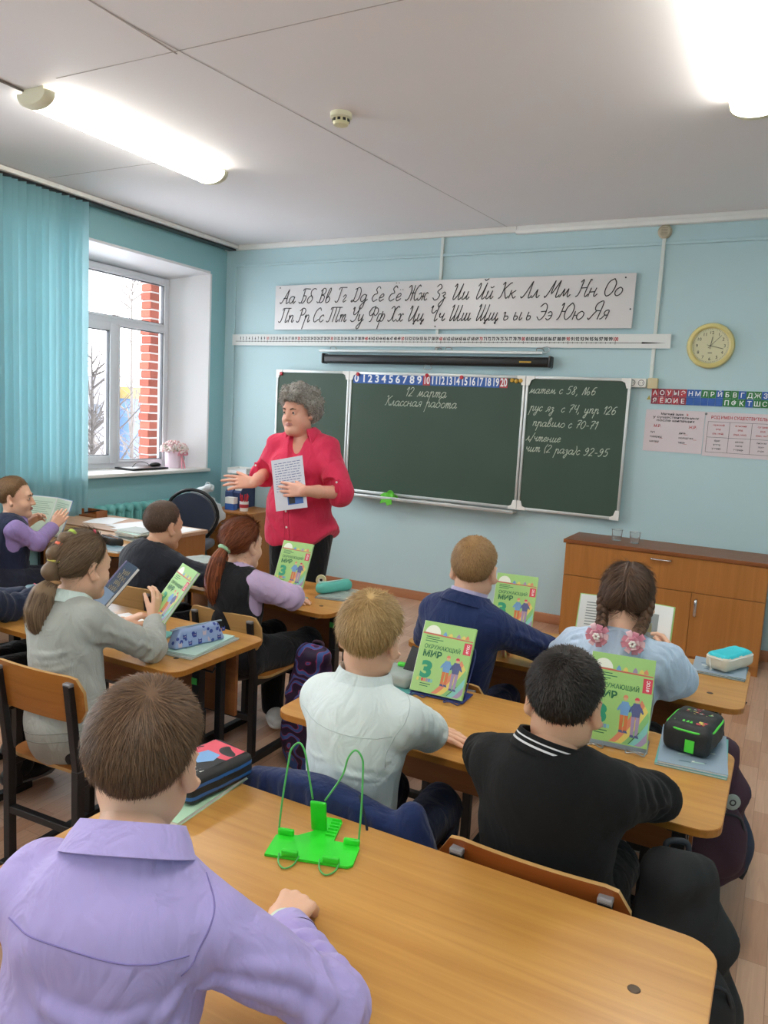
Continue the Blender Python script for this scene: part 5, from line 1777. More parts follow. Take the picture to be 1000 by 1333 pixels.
class Fig:
    def __init__(s, name_label, loc, pelvis, neck, yaw, head, hyaw, hpitch=0.0, hroll=0.0, hs=0.94, k=1.0, girth=1.0, sb=0.108, cat='person', group=None, shd=(0, 0, 0), drop=.070):
        s.o = V3(loc)
        s.root = thing('person', name_label, cat, tuple(loc), 0, group)
        s.P, s.N = V3(pelvis), V3(neck)
        s.k, s.g = k, girth
        s.fwd = V3(math.sin(yaw), math.cos(yaw), 0)
        s.R = frameR(s.fwd - s.fwd @ nrm(s.N - s.P) * nrm(s.N - s.P), s.N - s.P)
        s.up = s.R[:, 2]; s.rt = s.R[:, 0]; s.fw = s.R[:, 1]
        s.hc = V3(head); s.hs = hs
        f = V3(math.sin(hyaw) * math.cos(hpitch), math.cos(hyaw) * math.cos(hpitch), math.sin(hpitch))
        Rh = frameR(f, (0, 0, 1))
        s.Rh = Rh @ ry(hroll)
        s.sh = {}
        for sd, x in (('L', -1), ('R', 1)):
            s.sh[sd] = s.N + s.rt * x * sb * k - s.up * drop * k + s.fw * 0.012 * k + V3(shd) * x
        s.el, s.wr, s.hand, s.leg = {}, {}, {}, {}

    def T(s, *p):
        return s.hc + s.hs * (s.Rh @ V3(*p))

    def arm(s, sd, wrist, pole=None, elbow=None, hand=None, lu=0.255, lf=0.215):
        s.wr[sd] = V3(wrist)
        s.el[sd] = V3(elbow) if elbow is not None else ik(s.sh[sd], wrist, lu * s.k, lf * s.k, pole)
        s.hand[sd] = hand

    def legs(s, knees, ankles, toes=None):
        for sd, kn, an in (('L', knees[0], ankles[0]), ('R', knees[1], ankles[1])):
            x = -1 if sd == 'L' else 1
            s.leg[sd] = (s.P + s.rt * x * 0.075 * s.k + V3(0, 0, -0.02), V3(kn), V3(an))

    def torso(s, S, off=0.0, arms=True, fore=True, slo=None, belly=1.0, hips=True, sleeve=1.0):
        k, g, R = s.k, s.g, s.R
        pt = lambda t: s.P + (s.N - s.P) * t
        slo = off if slo is None else slo
        if hips:
            S.el(s.P + s.up * 0.0, V3(.118 * g * k + off, .100 * g * k + off, .10 * k + off), R, .03)
        S.el(pt(.36), V3(.104 * g * k + off, .084 * g * belly * k + off, .17 * k + off), R, .04)
        S.el(pt(.66) - s.fw * .005, V3(.113 * g * k + off, .086 * g * k + off, .150 * k + off), R, .04)
        S.el(pt(.80) - s.fw * .018 * k, V3(.098 * g * k + off, .062 * g * k + off, .080 * k + off), R, .035)
        for sd in 'LR':
            S.rc(s.N - s.up * .055 * k, s.sh[sd], .040 * k + off, .041 * k + off, .035)
            S.rc(s.N - s.up * .012 * k - s.fw * .008, s.sh[sd] + (s.N - s.sh[sd]) * .42, .026 * k + off * .8, .028 * k + off, .03)
            if arms:
                S.rc(s.sh[sd], s.el[sd], .042 * k * sleeve + slo, .033 * k * sleeve + slo, .025)
                if fore:
                    S.rc(s.el[sd], s.wr[sd], .032 * k * sleeve + slo, .024 * k * sleeve + slo, .015)

    def neckpoly(s, S, extra=0.0):
        a = s.T(0, -.020, -.055)
        S.rc(a, s.N - s.up * .01 + s.fw * .014 * s.k, .050 * s.hs + extra, .045 * s.k + extra, .03)

    def body(s, skin, hb=0.006, hh=0.004, hands=True, lips=False, hcell=0.0026, legs=True):
        S = SDF()
        s.torso(S)
        s.neckpoly(S)
        if legs:
            for sd, (h, kn, an) in s.leg.items():
                S.rc(h, kn, .068 * s.k * s.g, .046 * s.k, .04)
                S.rc(kn, an, .046 * s.k, .030 * s.k, .02)
        # the head and the hands are sampled more finely than the rest
        regs = [mesh_sdf(S, hb)]
        Hd = SDF()
        add_head(Hd, s.hc, s.Rh, s.hs)
        if getattr(s, 'plump', 0):
            for x in (-1, 1):
                Hd.el(s.T(x * .044, .030, -.062), .030 * s.plump, None, .03)
            Hd.el(s.T(0, .040, -.100), V3(.045, .036, .024), s.Rh, .03)
        s.neckpoly(Hd)
        regs.append(mesh_sdf(Hd, hh))
        if hands:
            for sd in 'LR':
                if s.hand.get(sd):
                    A = SDF()
                    w, e = s.wr[sd], s.el[sd]
                    hd = dict(s.hand[sd])
                    sc = hd.pop('s', s.k)
                    A.rc(w + nrm(e - w) * min(.09, np.linalg.norm(e - w)), w, .0315 * s.k, .0235 * sc, .01)
                    add_hand(A, w, s=sc, **hd)
                    regs.append(mesh_sdf(A, hcell))
        fn = None
        mats = [skin]
        if lips:
            mats = [skin, M['lips']]
            def fn(C):
                L = ((C - s.hc) @ s.Rh) / s.hs
                return ((np.abs(L[:, 0]) < .026 - 1.1 * np.abs(L[:, 2] + .0655)) & (np.abs(L[:, 2] + .065) < .0095) & (L[:, 1] > .078)).astype(int)
        return sdf_obj('body', regs, mats, s.root, s.o, fn)

    def eyes(s, iris=None):
        for x in (-1, 1):
            e = MB()
            c = s.T(x * .031, .0731, -.001)
            prof = [(0.0133 * math.sin(PI * i / 10), 0.0133 * math.cos(PI * i / 10)) for i in range(11)]
            Rm = s.Rh @ rx(-PI / 2)
            e.lathe([(a * s.hs, b * s.hs) for a, b in prof if b < .0121] if False else [(a * s.hs, b * s.hs) for a, b in prof], c - s.o, 14, 0, Rm)
            e.build('eye', M['eye_white'], s.root, smooth=3.2)
            i_ = MB()
            i_.lathe([(0, .0140 * s.hs), (.0045 * s.hs, .0135 * s.hs), (.0062 * s.hs, .0126 * s.hs), (.0066 * s.hs, .010 * s.hs)], c - s.o, 14, 0, Rm)
            i_.build('iris', iris or M['iris'], bpy.data.objects[-1] if False else s.root, smooth=3.2)
            b = MB()
            b.tube([s.T(x * .016, .0905, .017) - s.o, s.T(x * .030, .0900, .0225) - s.o, s.T(x * .046, .078, .018) - s.o], [.0034 * s.hs, .004 * s.hs, .0018 * s.hs], 6)
            b.build('eyebrow', M['brow'], s.root, smooth=3.2)

    def garment(s, name, m, off=0.010, cell=0.006, arms=True, fore=True, slo=None, hem=None, cuffs=None, wav=(0.003, 38, 1), ring=0.004, neck=0.007, extra=None, belly=1.0, cuffback=0.0, hips=True, sleeve=1.0, parent=None, low=0.0):
        S = SDF()
        s.torso(S, off, arms, fore, slo, belly, hips, sleeve)
        if low:
            S.rc(s.P + s.up * .02, s.P - V3(0, 0, low), .1 * s.k, .1 * s.k, .05)
        if extra:
            extra(S)
        bake_folds(S)
        if wav:
            S.disp.append(wavy(*wav))
        if arms and fore and ring:
            for sd in 'LR':
                ax = nrm(s.wr[sd] - s.sh[sd])
                S.disp.append(rings(s.el[sd], ax, ring, .034 * s.k, .075 * s.k, 1.3))
                S.disp.append(rings(s.sh[sd] - s.up * .05 + (s.N - s.sh[sd]) * .1, s.rt + s.up * .5, ring * .7, .045, .07, 4.1))
        # openings
        cut = SDF()
        a = s.T(0, -.020, -.055)
        cut.rc(a + (a - s.N) * .3, s.N + (a - s.N) * .42, .050 * s.hs + neck, .050 * s.k + neck, 0)
        if arms:
            for sd in 'LR':
                w, e = s.wr[sd], s.el[sd]
                d = nrm(w - e) if fore else nrm(e - s.sh[sd])
                base = (w if fore else e) - d * cuffback
                def c(P, base=base.astype(np.float32), d=d.astype(np.float32)):
                    q = P - base
                    t = q @ d
                    r = np.sqrt(np.maximum((q ** 2).sum(1) - t * t, 0))
                    return np.maximum(np.maximum(-t, t - .22), r - .11)
                cut.fn(c, 'u')
        S.fn(lambda P: -cut(P), 'i', 0.004)
        if hem is not None:
            S.half(hem[0], hem[1])
        return sdf_obj(name, [mesh_sdf(S, cell)], m, parent or s.root, s.o), S

    def trousers(s, m, off=0.012, cell=0.008, wav=(0.004, 30, 9), shoes=None, sole=None, name='trousers', toe_dir=None, short=0.0, shoe_name='shoe'):
        S = SDF()
        k = s.k
        S.el(s.P, V3(.135 * s.g * k + off, .108 * s.g * k + off, .105 * k + off), s.R, .03)
        for sd, (h, kn, an) in s.leg.items():
            S.rc(h, kn, .070 * k * s.g + off, .050 * k + off, .03)
            S.rc(kn, an + (kn - an) * short, .048 * k + off, .036 * k + off, .025)
            S.disp.append(rings(kn, nrm(an - h), .004, .04, .08, 2.0))
        S.disp.append(wavy(*wav))
        sdf_obj(name, [mesh_sdf(S, cell)], m, s.root, s.o)
        if shoes:
            for sd, (h, kn, an) in s.leg.items():
                t = nrm(toe_dir if toe_dir is not None else s.fwd)
                F_ = SDF()
                z0 = an[2] - .062
                hl = V3(an[0], an[1], z0 + .032) - t * .03
                F_.rc(hl, hl + t * .10 + V3(0, 0, -.004), .034, .036, .03)
                F_.rc(hl + t * .10, hl + t * .155 + V3(0, 0, -.006), .037, .029, .03)
                F_.rc(hl, an, .033, .035, .03)
                F_.half(V3(0, 0, z0 + .014), (0, 0, -1), .006)
                so = sdf_obj(shoe_name, [mesh_sdf(F_, .006)], shoes, s.root, s.o)
                Q = SDF()
                Q.rc(hl, hl + t * .155, .037, .033, .03)
                Q.rc(hl + t * .06, hl + t * .13, .040, .040, .03)
                Q.half(V3(0, 0, z0 + .020), (0, 0, 1), .003)
                Q.half(V3(0, 0, z0), (0, 0, -1), .003)
                sdf_obj('sole', [mesh_sdf(Q, .006)], sole or M['white_plastic'], so, s.o)

    def collar(s, m, r1=.057, r2=.075, up=.030, fall=.030, gap=.35, th=.003, parent=None, name='collar', n=40, stand=0.012, off=0.0):
        """turned-down collar around the neck, open at the front"""
        a = s.T(0, -.020, -.055)
        ax = nrm(nrm(a - s.N) * .45 + s.up * .55)
        c0 = s.N + s.fw * .012 * s.k + s.up * (off - .014 * s.k)
        fw = nrm(s.fw - ax * (ax @ s.fw)); rt = np.cross(fw, ax)
        prof = [(r1 + .001, -stand - .012), (r1, up), (r1 + .004, up + .004), (r2 * .6 + r1 * .4, up * .55), (r2, up - fall), (r2 - .003, up - fall - .001), (r1 + .006, up * .6), (r1 + .006, -stand - .012)]
        vs, fs = [], []
        np_ = len(prof)
        for i in range(n + 1):
            t_ = -1 + 2 * i / n
            an = PI * (1 - gap * .5) * t_
            d = -fw * math.cos(an) + rt * math.sin(an)
            point = max(0, abs(t_) - .8) / .2
            for j, (r, z) in enumerate(prof):
                zz = z - (point * .012 if j in (4, 5) else 0)
                rr = r * (1 + .10 * abs(math.sin(an))) * s.k / 1.0
                vs.append(c0 + d * rr + ax * (zz * s.k) - s.o - fw * (point * -.012))
        for i in range(n):
            for j in range(np_):
                j2 = (j + 1) % np_
                fs.append((i * np_ + j, (i + 1) * np_ + j, (i + 1) * np_ + j2, i * np_ + j2))
        fs.append(tuple(range(np_)))
        fs.append(tuple(n * np_ + j for j in range(np_))[::-1])
        return MB().add(vs, fs).build(name, m, parent or s.root, smooth=1.0)

    def seam(s, S, pts, m, r=0.0012, name='seam', parent=None):
        """thread line projected on a garment surface"""
        P = np.array(smoothpath(pts, 8), np.float32)
        for _ in range(12):
            d = S(P)
            e = 1e-3
            g = np.stack([S(P + np.array(v, np.float32) * e) - d for v in np.eye(3)], 1) / e
            P = P - g * (d / np.maximum((g ** 2).sum(1), 1e-6))[:, None] * .8
        return MB().tube(list(P - s.o.astype(np.float32)), r, 5).build(name, m, parent or s.root, smooth=3.2)

    def short_hair(s, m, n, th=(.012, .0025), length=.022, lift=.55, whorl=(.012, -.075, .085), line=HAIRLINE_SHORT, seed=1, cell=.0045, w=.0007, droop=.5, wild=.22, fade=.06):
        S = hair_cap(s.hc, s.Rh, s.hs, line, th[0], th[1], fade=fade)
        v, f = mesh_sdf(S, cell, pad=0)
        wp = s.T(*whorl)
        sw = .35
        def flow(p):
            L = (p - s.hc) @ s.Rh / s.hs
            t = (p - wp)
            # slight swirl, and fringe combed forward
            return t + np.cross(np.broadcast_to(s.Rh[:, 2], p.shape), t) * sw - s.Rh[:, 2] * .05 + s.Rh[:, 1] * (L[:, 1:2] > .03) * .08
        def keep(q):
            L = (q - s.hc) @ s.Rh / s.hs
            zl = np.interp(np.degrees(np.abs(np.arctan2(L[:, 0], L[:, 1] + .012))), line[0], line[1])
            return L[:, 2] > zl + .005
        sv, sf = strands(v, f, n, length, lift, flow, seed, w, droop, keep, wild=wild)
        v2, f2 = merge([(v, f), (sv, sf)])
        return sdf_obj('hair', [(v2, f2)], m, s.root, s.o)


SITE = {}
# ------------------------------------------------------------------ the people
FLAT = dict(curl=(.06, .05, .06, .1), spread=.12, tcurl=.1, tout=.6)
HOLD = dict(curl=(.55, .5, .5, .55), spread=.08, tcurl=.5, tout=.45)
RELAX = dict(curl=(.5, .5, .5, .5), spread=.05, tcurl=.4, tout=.5)
def HND(fd, back, thumb, base=RELAX, **k):
    d = dict(base); d.update(fd=fd, back=back, thumb=thumb); d.update(k); return d

# lilac shirt boy at the near desk
hair_brown = hair_mat('hair_brown', '473426', '77593f')
p = Fig('boy in a lilac shirt leaning on the bare near desk, back turned', (4.0, -4.95, 0), (3.965, -5.00, .45), (4.008, -4.955, .945), -.45,
        (3.962, -4.878, 1.022), -.42, -.06, 0.05, hs=.87, k=1.0, girth=1.04, sb=.102, drop=.095)
p.arm('R', (4.055, -4.665, .672), elbow=(4.228, -4.785, .692), hand=HND((-.18, .85, -.02), (.1, .0, 1), (-1, 0, 0), RELAX, curl=(.75, .7, .7, .75), s=.90, tout=.35))
p.arm('L', (3.66, -4.68, .675), elbow=(3.68, -4.87, .69), hand=HND((.5, .8, 0), (0, 0, 1), (1, 0, 0)))
p.legs([(3.84, -4.70, .44), (4.03, -4.68, .44)], [(3.86, -4.66, .08), (4.05, -4.64, .08)])
p.body(M['skin'], hcell=.0026, hh=.0032)
lilac = cloth('lilac_cotton', 'ab9ed6', .8, 1500, .12, .02)
lilac_dark = mat('lilac_thread', '8478b4', .9)
def _ex(S):
    q = p
    a = q.sh['R']
    for (o1, o2, r) in (((-.01, -.045, -.03), (-.05, -.10, -.12), .010), ((.00, -.05, -.06), (-.03, -.09, -.17), .009), ((.02, -.045, -.08), (0, -.07, -.20), .008)):
        crease(S, [a + V3(o1), a + (V3(o1) + V3(o2)) * .5 + V3(.004, -.006, 0), a + V3(o2)], r)
    e, w = q.el['R'], q.wr['R']
    for t, r in ((.25, .011), (.42, .010), (.6, .011), (.78, .010)):
        c = e + (w - e) * t
        crease(S, [c + V3(.03, .02, .018), c + V3(.005, -.01, .036), c + V3(-.032, -.02, .012)], r)
    m_ = (q.sh['R'] + q.el['R']) / 2
    crease(S, [q.sh['R'] + V3(.03, -.04, -.06), m_ + V3(.03, -.045, 0), q.el['R'] + V3(.01, -.05, .01)], .011)
    crease(S, [q.sh['R'] + V3(.05, 0, -.03), m_ + V3(.05, .0, .01), q.el['R'] + V3(.03, -.02, .03)], .010)
    b = q.P + (q.N - q.P) * .5
    for i in range(4):
        c = b + q.up * (.10 - .075 * i) - q.fw * .105
        crease(S, [c + q.rt * .12, c + q.rt * .02 - q.up * .015, c - q.rt * .07 + q.up * .0], .011)
g, GS = p.garment('shirt', lilac, off=.014, cell=.0055, slo=.013, wav=(.0045, 34, 3), ring=.007, neck=.006, extra=_ex, cuffback=.022)
p.collar(lilac, r1=.058, r2=.080, up=.030, fall=.036, gap=.3, parent=g)
U = lambda x, y, z: p.N + p.rt * x + p.fw * y + p.up * z
p.seam(GS, [U(-.14, -.09, -.075), U(-.07, -.11, -.075), U(0, -.12, -.075), U(.07, -.11, -.08), U(.13, -.08, -.085)], lilac_dark, .0012, 'yoke_seam', g)
p.seam(GS, [U(.12, .02, .0), U(.14, -.03, -.03), U(.14, -.07, -.08), U(.13, -.08, -.12)], lilac_dark, .0012, 'armhole_seam', g)
# cuff and wristband
w, e = p.wr['R'], p.el['R']; d = nrm(w - e)
c = MB().tube([w - d * .055 - p.o, w - d * .045 - p.o, w - d * .018 - p.o, w - d * .014 - p.o], [.043, .0425, .040, .036], 20, cap=False); c.build('cuff', lilac, g, smooth=1.0)
mm('band_green', '55c08a', .4); mm('band_clear', 'c9d8c4', .3)
c = MB().tube([w - d * .012 - p.o, w + d * .004 - p.o], [.0295, .0285], 22, 0, cap=False)
for i in range(len(c.m)):
    c.m[i] = 1 if (i % 22) in (3, 4, 5, 12, 13) else 0
c.build('wristband', [M['band_clear'], M['band_green']], p.root, smooth=1.0)
p.trousers(cloth('navy_trousers', '20253a'), shoes=M['black_plastic'])
p.short_hair(hair_brown, 28000, (.012, .002), .022, .16, (.02, -.062, .092), seed=2, w=.00045, cell=.004, wild=.10)

# white shirt boy
hair_blond = hair_mat('hair_blond', '86693f', 'bf9f6c')
p = Fig('blond boy in a white shirt, arms folded on the second desk', (3.86, -4.10, 0), (3.855, -4.09, .46), (3.868, -4.10, .880), .02,
        (3.876, -4.075, .985), -.08, -.05, .04, hs=.865, k=.97, sb=.108)
p.arm('L', (3.885, -3.79, .672), elbow=(3.69, -3.90, .685), hand=HND((1, .12, -.12), (0, 0, 1), (0, -1, 0), FLAT, s=.86))
p.arm('R', (3.83, -3.835, .70), elbow=(3.975, -3.925, .725), hand=HND((-1, .1, -.1), (0, 0, 1), (0, 1, 0)))
p.legs([(3.78, -3.75, .43), (3.95, -3.75, .43)], [(3.79, -3.74, .08), (3.97, -3.92, .08)])
p.body(M['skin'], hcell=.0024)
white_cotton = cloth('white_cotton', 'd3dfe0', .8, 1500, .1, .015)
white_thread = mat('white_thread', 'b5c2c4', .9)
def _ex(S):
    q = p
    b = q.P + (q.N - q.P) * .5 - q.fw * .095
    crease(S, [b + q.rt * .11 + q.up * .02, b + q.rt * .06 + q.up * .03, b + q.rt * .0 + q.up * .035], .007)
    crease(S, [b - q.rt * .11 + q.up * .05, b - q.rt * .06 + q.up * .045, b + q.rt * .0 + q.up * .06], .005)
    for i in range(3):
        c = q.P + q.rt * (.09 + .02 * i) - q.fw * (.07 - .03 * i)
        crease(S, [c + q.up * .12, c + q.up * .03 - q.fw * .01, c - q.up * .10], .010)
    e, s_ = q.el['R'], q.sh['R']
    for t in (.3, .55, .8):
        c = s_ + (e - s_) * t
        crease(S, [c + V3(.04, -.02, .0), c + V3(.02, -.03, .03), c + V3(-.02, -.03, .035)], .009)
    S.el(q.P - V3(0, 0, .02), V3(.138, .115, .10), q.R, .03)
g, GS = p.garment('shirt', white_cotton, off=.013, cell=.0055, slo=.015, wav=(.0028, 30, 5), ring=.004, extra=_ex, cuffback=.0)
p.collar(white_cotton, r1=.053, r2=.070, up=.030, fall=.034, gap=.3, parent=g, off=.014)
U = lambda x, y, z: p.N + p.rt * x + p.fw * y + p.up * z
p.seam(GS, [U(-.15, -.08, -.075), U(-.07, -.10, -.08), U(.02, -.11, -.085), U(.14, -.08, -.085)], white_thread, .001, 'yoke_seam', g)
p.seam(GS, [U(.125, .03, .02), U(.15, -.03, -.03), U(.14, -.07, -.09), U(.12, -.06, -.16)], white_thread, .001, 'armhole_seam', g)
p.trousers(cloth('navy_wool', '1d2744'), shoes=M['black_plastic'])
p.short_hair(hair_blond, 15000, (.012, .002), .024, .18, (.005, -.060, .094), seed=4, w=.0006, wild=.16)

# black sweater boy
hair_black = hair_mat('hair_black', '120e0c', '2e2520')
p = Fig('dark haired boy in a black sweater with a striped collar', (4.34, -4.14, 0), (4.335, -4.06, .45), (4.335, -4.13, .84), .0,
        (4.345, -4.08, .933), -.04, -.18, .0, hs=.89, k=1.0, girth=1.08, sb=.112)
p.arm('L', (4.27, -3.83, .69), elbow=(4.125, -3.93, .705), hand=HND((.8, .5, 0), (0, 0, 1), (0, 1, 0)))
p.arm('R', (4.36, -3.84, .69), elbow=(4.525, -3.93, .715), hand=HND((-.9, .3, 0), (0, 0, 1), (0, 1, 0)))
p.legs([(4.26, -3.77, .43), (4.42, -3.77, .43)], [(4.27, -3.80, .08), (4.44, -3.90, .08)])
p.body(M['skin_warm'])
black_knit = cloth('black_knit', '131416', .95, 700, .4, .08, .04, .12)
def _ex(S):
    q = p
    S.el(q.P + q.up * .06 - q.fw * .02, V3(.145, .118, .13), q.R, .04)
    for sd, x in (('L', -1), ('R', 1)):
        a, e = q.sh[sd], q.el[sd]
        for t in (.35, .6, .85):
            c = a + (e - a) * t
            crease(S, [c + V3(x * .05, -.02, -.01), c + V3(x * .02, -.05, .02), c + V3(-x * .03, -.04, .02)], .010)
g, GS = p.garment('sweater', black_knit, off=.022, cell=.006, slo=.020, wav=(.004, 24, 7), ring=.006, extra=_ex, neck=.006)
mm('knit_white', 'c9c9cc', .9)
ax = nrm(nrm(p.T(0, -.02, -.055) - p.N) * .7 + p.up * .3); c0 = p.N + p.fw * .012 + p.up * .014
fw = nrm(p.fw - ax * (ax @ p.fw)); rt = np.cross(fw, ax)
def ringpts(r, z, n=40):
    return [c0 + (-fw * math.cos(2 * PI * i / n) * r * 1.0 + rt * math.sin(2 * PI * i / n) * r * 1.12) + ax * z - p.o for i in range(n)]
rb = MB()
rws = [(.074, -.022), (.071, -.012), (.0705, -.009), (.069, -.005), (.0685, -.002), (.067, .002), (.0665, .005), (.065, .009), (.064, .014), (.059, .014), (.060, -.01)]
RP = [ringpts(r, z) for r, z in rws]
n_ = 40
rb.v.append(np.array([q for rr in RP for q in rr])); rb.n = len(rws) * n_
for i in range(len(rws) - 1):
    for j in range(n_):
        rb.f.append((i * n_ + j, i * n_ + (j + 1) % n_, (i + 1) * n_ + (j + 1) % n_, (i + 1) * n_ + j)); rb.m.append(1 if i in (2, 5) else 0)
rb.build('ribbed_collar', [black_knit, M['knit_white']], g, smooth=1.2)
p.collar(cloth('pale_blue_cotton', '9fb4cf'), r1=.052, r2=.057, up=.022, fall=.016, gap=.3, name='shirt_collar')
p.trousers(cloth('black_wool', '191a1e'), shoes=mat('shoe_black', '141416', .5))
p.short_hair(hair_black, 12000, (.012, .003), .014, .55, (-.005, -.070, .080), seed=6, w=.0008, droop=.4)

# navy blazer boy
hair_fair = hair_mat('hair_fair', '7b5a38', 'a98558')
p = Fig('fair haired boy in a navy blazer at the front desk', (3.74, -3.18, 0), (3.735, -3.20, .46), (3.765, -3.19, .885), .06,
        (3.77, -3.14, .985), -.16, -.02, .0, hs=.93, k=1.0, girth=1.04, sb=.112)
p.arm('R', (3.82, -2.95, .70), elbow=(4.02, -3.02, .715), hand=HND((-1, .3, 0), (0, 0, 1), (0, 1, 0)))
p.arm('L', (3.72, -2.95, .69), elbow=(3.57, -3.06, .69), hand=HND((1, .2, 0), (0, 0, 1), (0, 1, 0)))
p.legs([(3.66, -2.85, .43), (3.82, -2.85, .43)], [(3.67, -2.82, .08), (3.83, -2.82, .08)])
p.body(M['skin'])
navy = cloth('navy_blazer', '1c2c58', .85, 900, .2, .05)
def _ex(S):
    q = p
    S.el(q.P + q.up * .02, V3(.138, .115, .12), q.R, .04)
    e, s_ = q.el['R'], q.sh['R']
    for t in (.45, .75):
        c = s_ + (e - s_) * t
        crease(S, [c + V3(.05, -.02, .0), c + V3(.02, -.045, .02), c + V3(-.02, -.05, .02)], .010)
g, GS = p.garment('blazer', navy, off=.020, cell=.0065, slo=.018, wav=(.0025, 26, 8), ring=.004, extra=_ex, neck=.010, cuffback=.015)
p.collar(navy, r1=.062, r2=.092, up=.024, fall=.034, gap=.55, parent=g, name='collar', off=.010)
p.collar(cloth('lilac_shirt', 'b9b0d2'), r1=.055, r2=.062, up=.034, fall=.016, gap=.3, name='shirt_collar', off=.012)
p.trousers(navy, shoes=M['black_plastic'])
p.short_hair(hair_fair, 9000, (.011, .002), .013, .4, (.0, -.065, .092), seed=8, w=.0008, wild=.15)

# girl with two braids
hair_braid = hair_mat('hair_chestnut', '38261c', '6a4e3a')
p = Fig('girl with two braids and pink bows in a pale blue blouse', (4.29, -3.22, 0), (4.29, -3.26, .45), (4.30, -3.225, .875), -.03,
        (4.298, -3.165, .972), -.08, -.12, .0, hs=.93, k=.97, sb=.108)
p.arm('R', (4.42, -2.93, .72), elbow=(4.475, -3.11, .735), hand=HND((-.2, .6, .6), (.8, 0, .2), (-.4, 0, .8), HOLD, s=.85))
p.arm('L', (4.18, -2.93, .72), elbow=(4.10, -3.11, .735), hand=HND((.2, .6, .6), (-.8, 0, .2), (.4, 0, .8), HOLD, s=.85))
p.legs([(4.22, -2.90, .43), (4.37, -2.90, .43)], [(4.22, -2.88, .08), (4.37, -2.88, .08)])
p.body(M['skin'])
blouse = cloth('pale_blue_blouse', 'b3c7de', .7, 1500, .1, .02)
def _ex(S):
    q = p
    for sd, x in (('L', -1), ('R', 1)):
        S.el(q.sh[sd] + V3(x * .006, 0, -.012), V3(.052, .056, .054), None, .03)
        e = q.el[sd]
        S.el((q.sh[sd] + e) / 2 + V3(x * .01, -.01, -.01), V3(.050, .058, .085), None, .04)
        for i in range(6):
            an = -1.2 + .5 * i
            c = q.sh[sd] + V3(x * .0, math.sin(an) * .04, math.cos(an) * .045)
            crease(S, [c, c + V3(x * .035, math.sin(an) * .02, math.cos(an) * .012), c + V3(x * .06, math.sin(an) * .022, -.02)], .008)
        for i in range(3):
            c = (q.sh[sd] * .4 + e * .6) + V3(x * .045, -.03 + .03 * i, 0)
            crease(S, [c + V3(0, 0, .06), c + V3(x * .012, -.01, 0), c + V3(-x * .01, 0, -.06)], .009)
    S.el(q.P + q.up * .03, V3(.138, .112, .14), q.R, .04)
    for i in range(5):
        c = q.P + q.rt * (-.12 + .06 * i) - q.fw * .105
        crease(S, [c + q.up * .16, c + q.up * .06 - q.fw * .01, c - q.up * .08], .008)
g, GS = p.garment('blouse', blouse, off=.013, cell=.006, slo=.018, wav=(.003, 34, 12), ring=.006, extra=_ex, cuffback=.03)
p.collar(blouse, r1=.054, r2=.074, up=.020, fall=.026, gap=.3, parent=g)
p.trousers(cloth('dark_skirt', '1c1d26'), shoes=M['black_plastic'], name='skirt')
S = hair_cap(p.hc, p.Rh, p.hs, HAIRLINE_TIED, .010, .004)
part = p.Rh
S.disp.append(lambda P, c=p.hc.astype(np.float32), R=p.Rh.astype(np.float32): .006 * np.exp(-(((P - c) @ R)[:, 0] / .0028) ** 2) * (((P - c) @ R)[:, 2] > -.05))
hv, hf = mesh_sdf(S, .004, pad=0)
tL, tR = p.T(-.058, -.052, -.035), p.T(.058, -.052, -.035)
def flow(q, tL=tL, tR=tR, p=p):
    L = (q - p.hc) @ p.Rh
    return np.where((L[:, 0] < 0)[:, None], tL - q, tR - q)
allh = [(hv, hf), strands(hv, hf, 5500, .045, .10, flow, 21, .0009, .5, wild=.06)]
ends = {}
for sgn, tp, end in ((-1, tL, V3(4.253, -3.315, .902)), (1, tR, V3(4.358, -3.315, .898))):
    top = p.T(sgn * .062, -.02, .035)
    mid = tp + V3(sgn * .006, -.022, -.03)
    path = np.array(smoothpath([top, p.T(sgn * .074, -.052, .0), mid, (mid + end) / 2 + V3(0, -.008, 0), end], 16))
    n = len(path)
    T_ = np.gradient(path, axis=0); T_ /= np.linalg.norm(T_, axis=1)[:, None]
    A = np.cross(T_, p.Rh[:, 1] * 1.0); A /= np.linalg.norm(A, axis=1)[:, None]
    B_ = np.cross(T_, A)
    arc = np.concatenate([[0], np.cumsum(np.linalg.norm(np.diff(path, axis=0), axis=1))])
    for ph in range(3):
        w_ = 2 * PI * arc / .060 + ph * 2 * PI / 3
        c_ = path + A * (.0095 * np.sin(w_))[:, None] + B_ * (.006 * np.sin(2 * w_))[:, None]
        allh.append(tube_vf(list(c_), [.0098] * (n - 2) + [.007, .003], 9))
        allh.append(locks(list(c_[::3]), [.0102] * 4, 34, 30 + ph, .0007))
    ends[sgn] = end
v2, f2 = merge(allh)
sdf_obj('hair', [(v2, f2)], hair_braid, p.root, p.o)
mm('bow_pink', 'd98fa3', .45, sheen=.3); mm('bow_pale', 'eac3cc', .4); mm('pearl', 'ece6e2', .25)
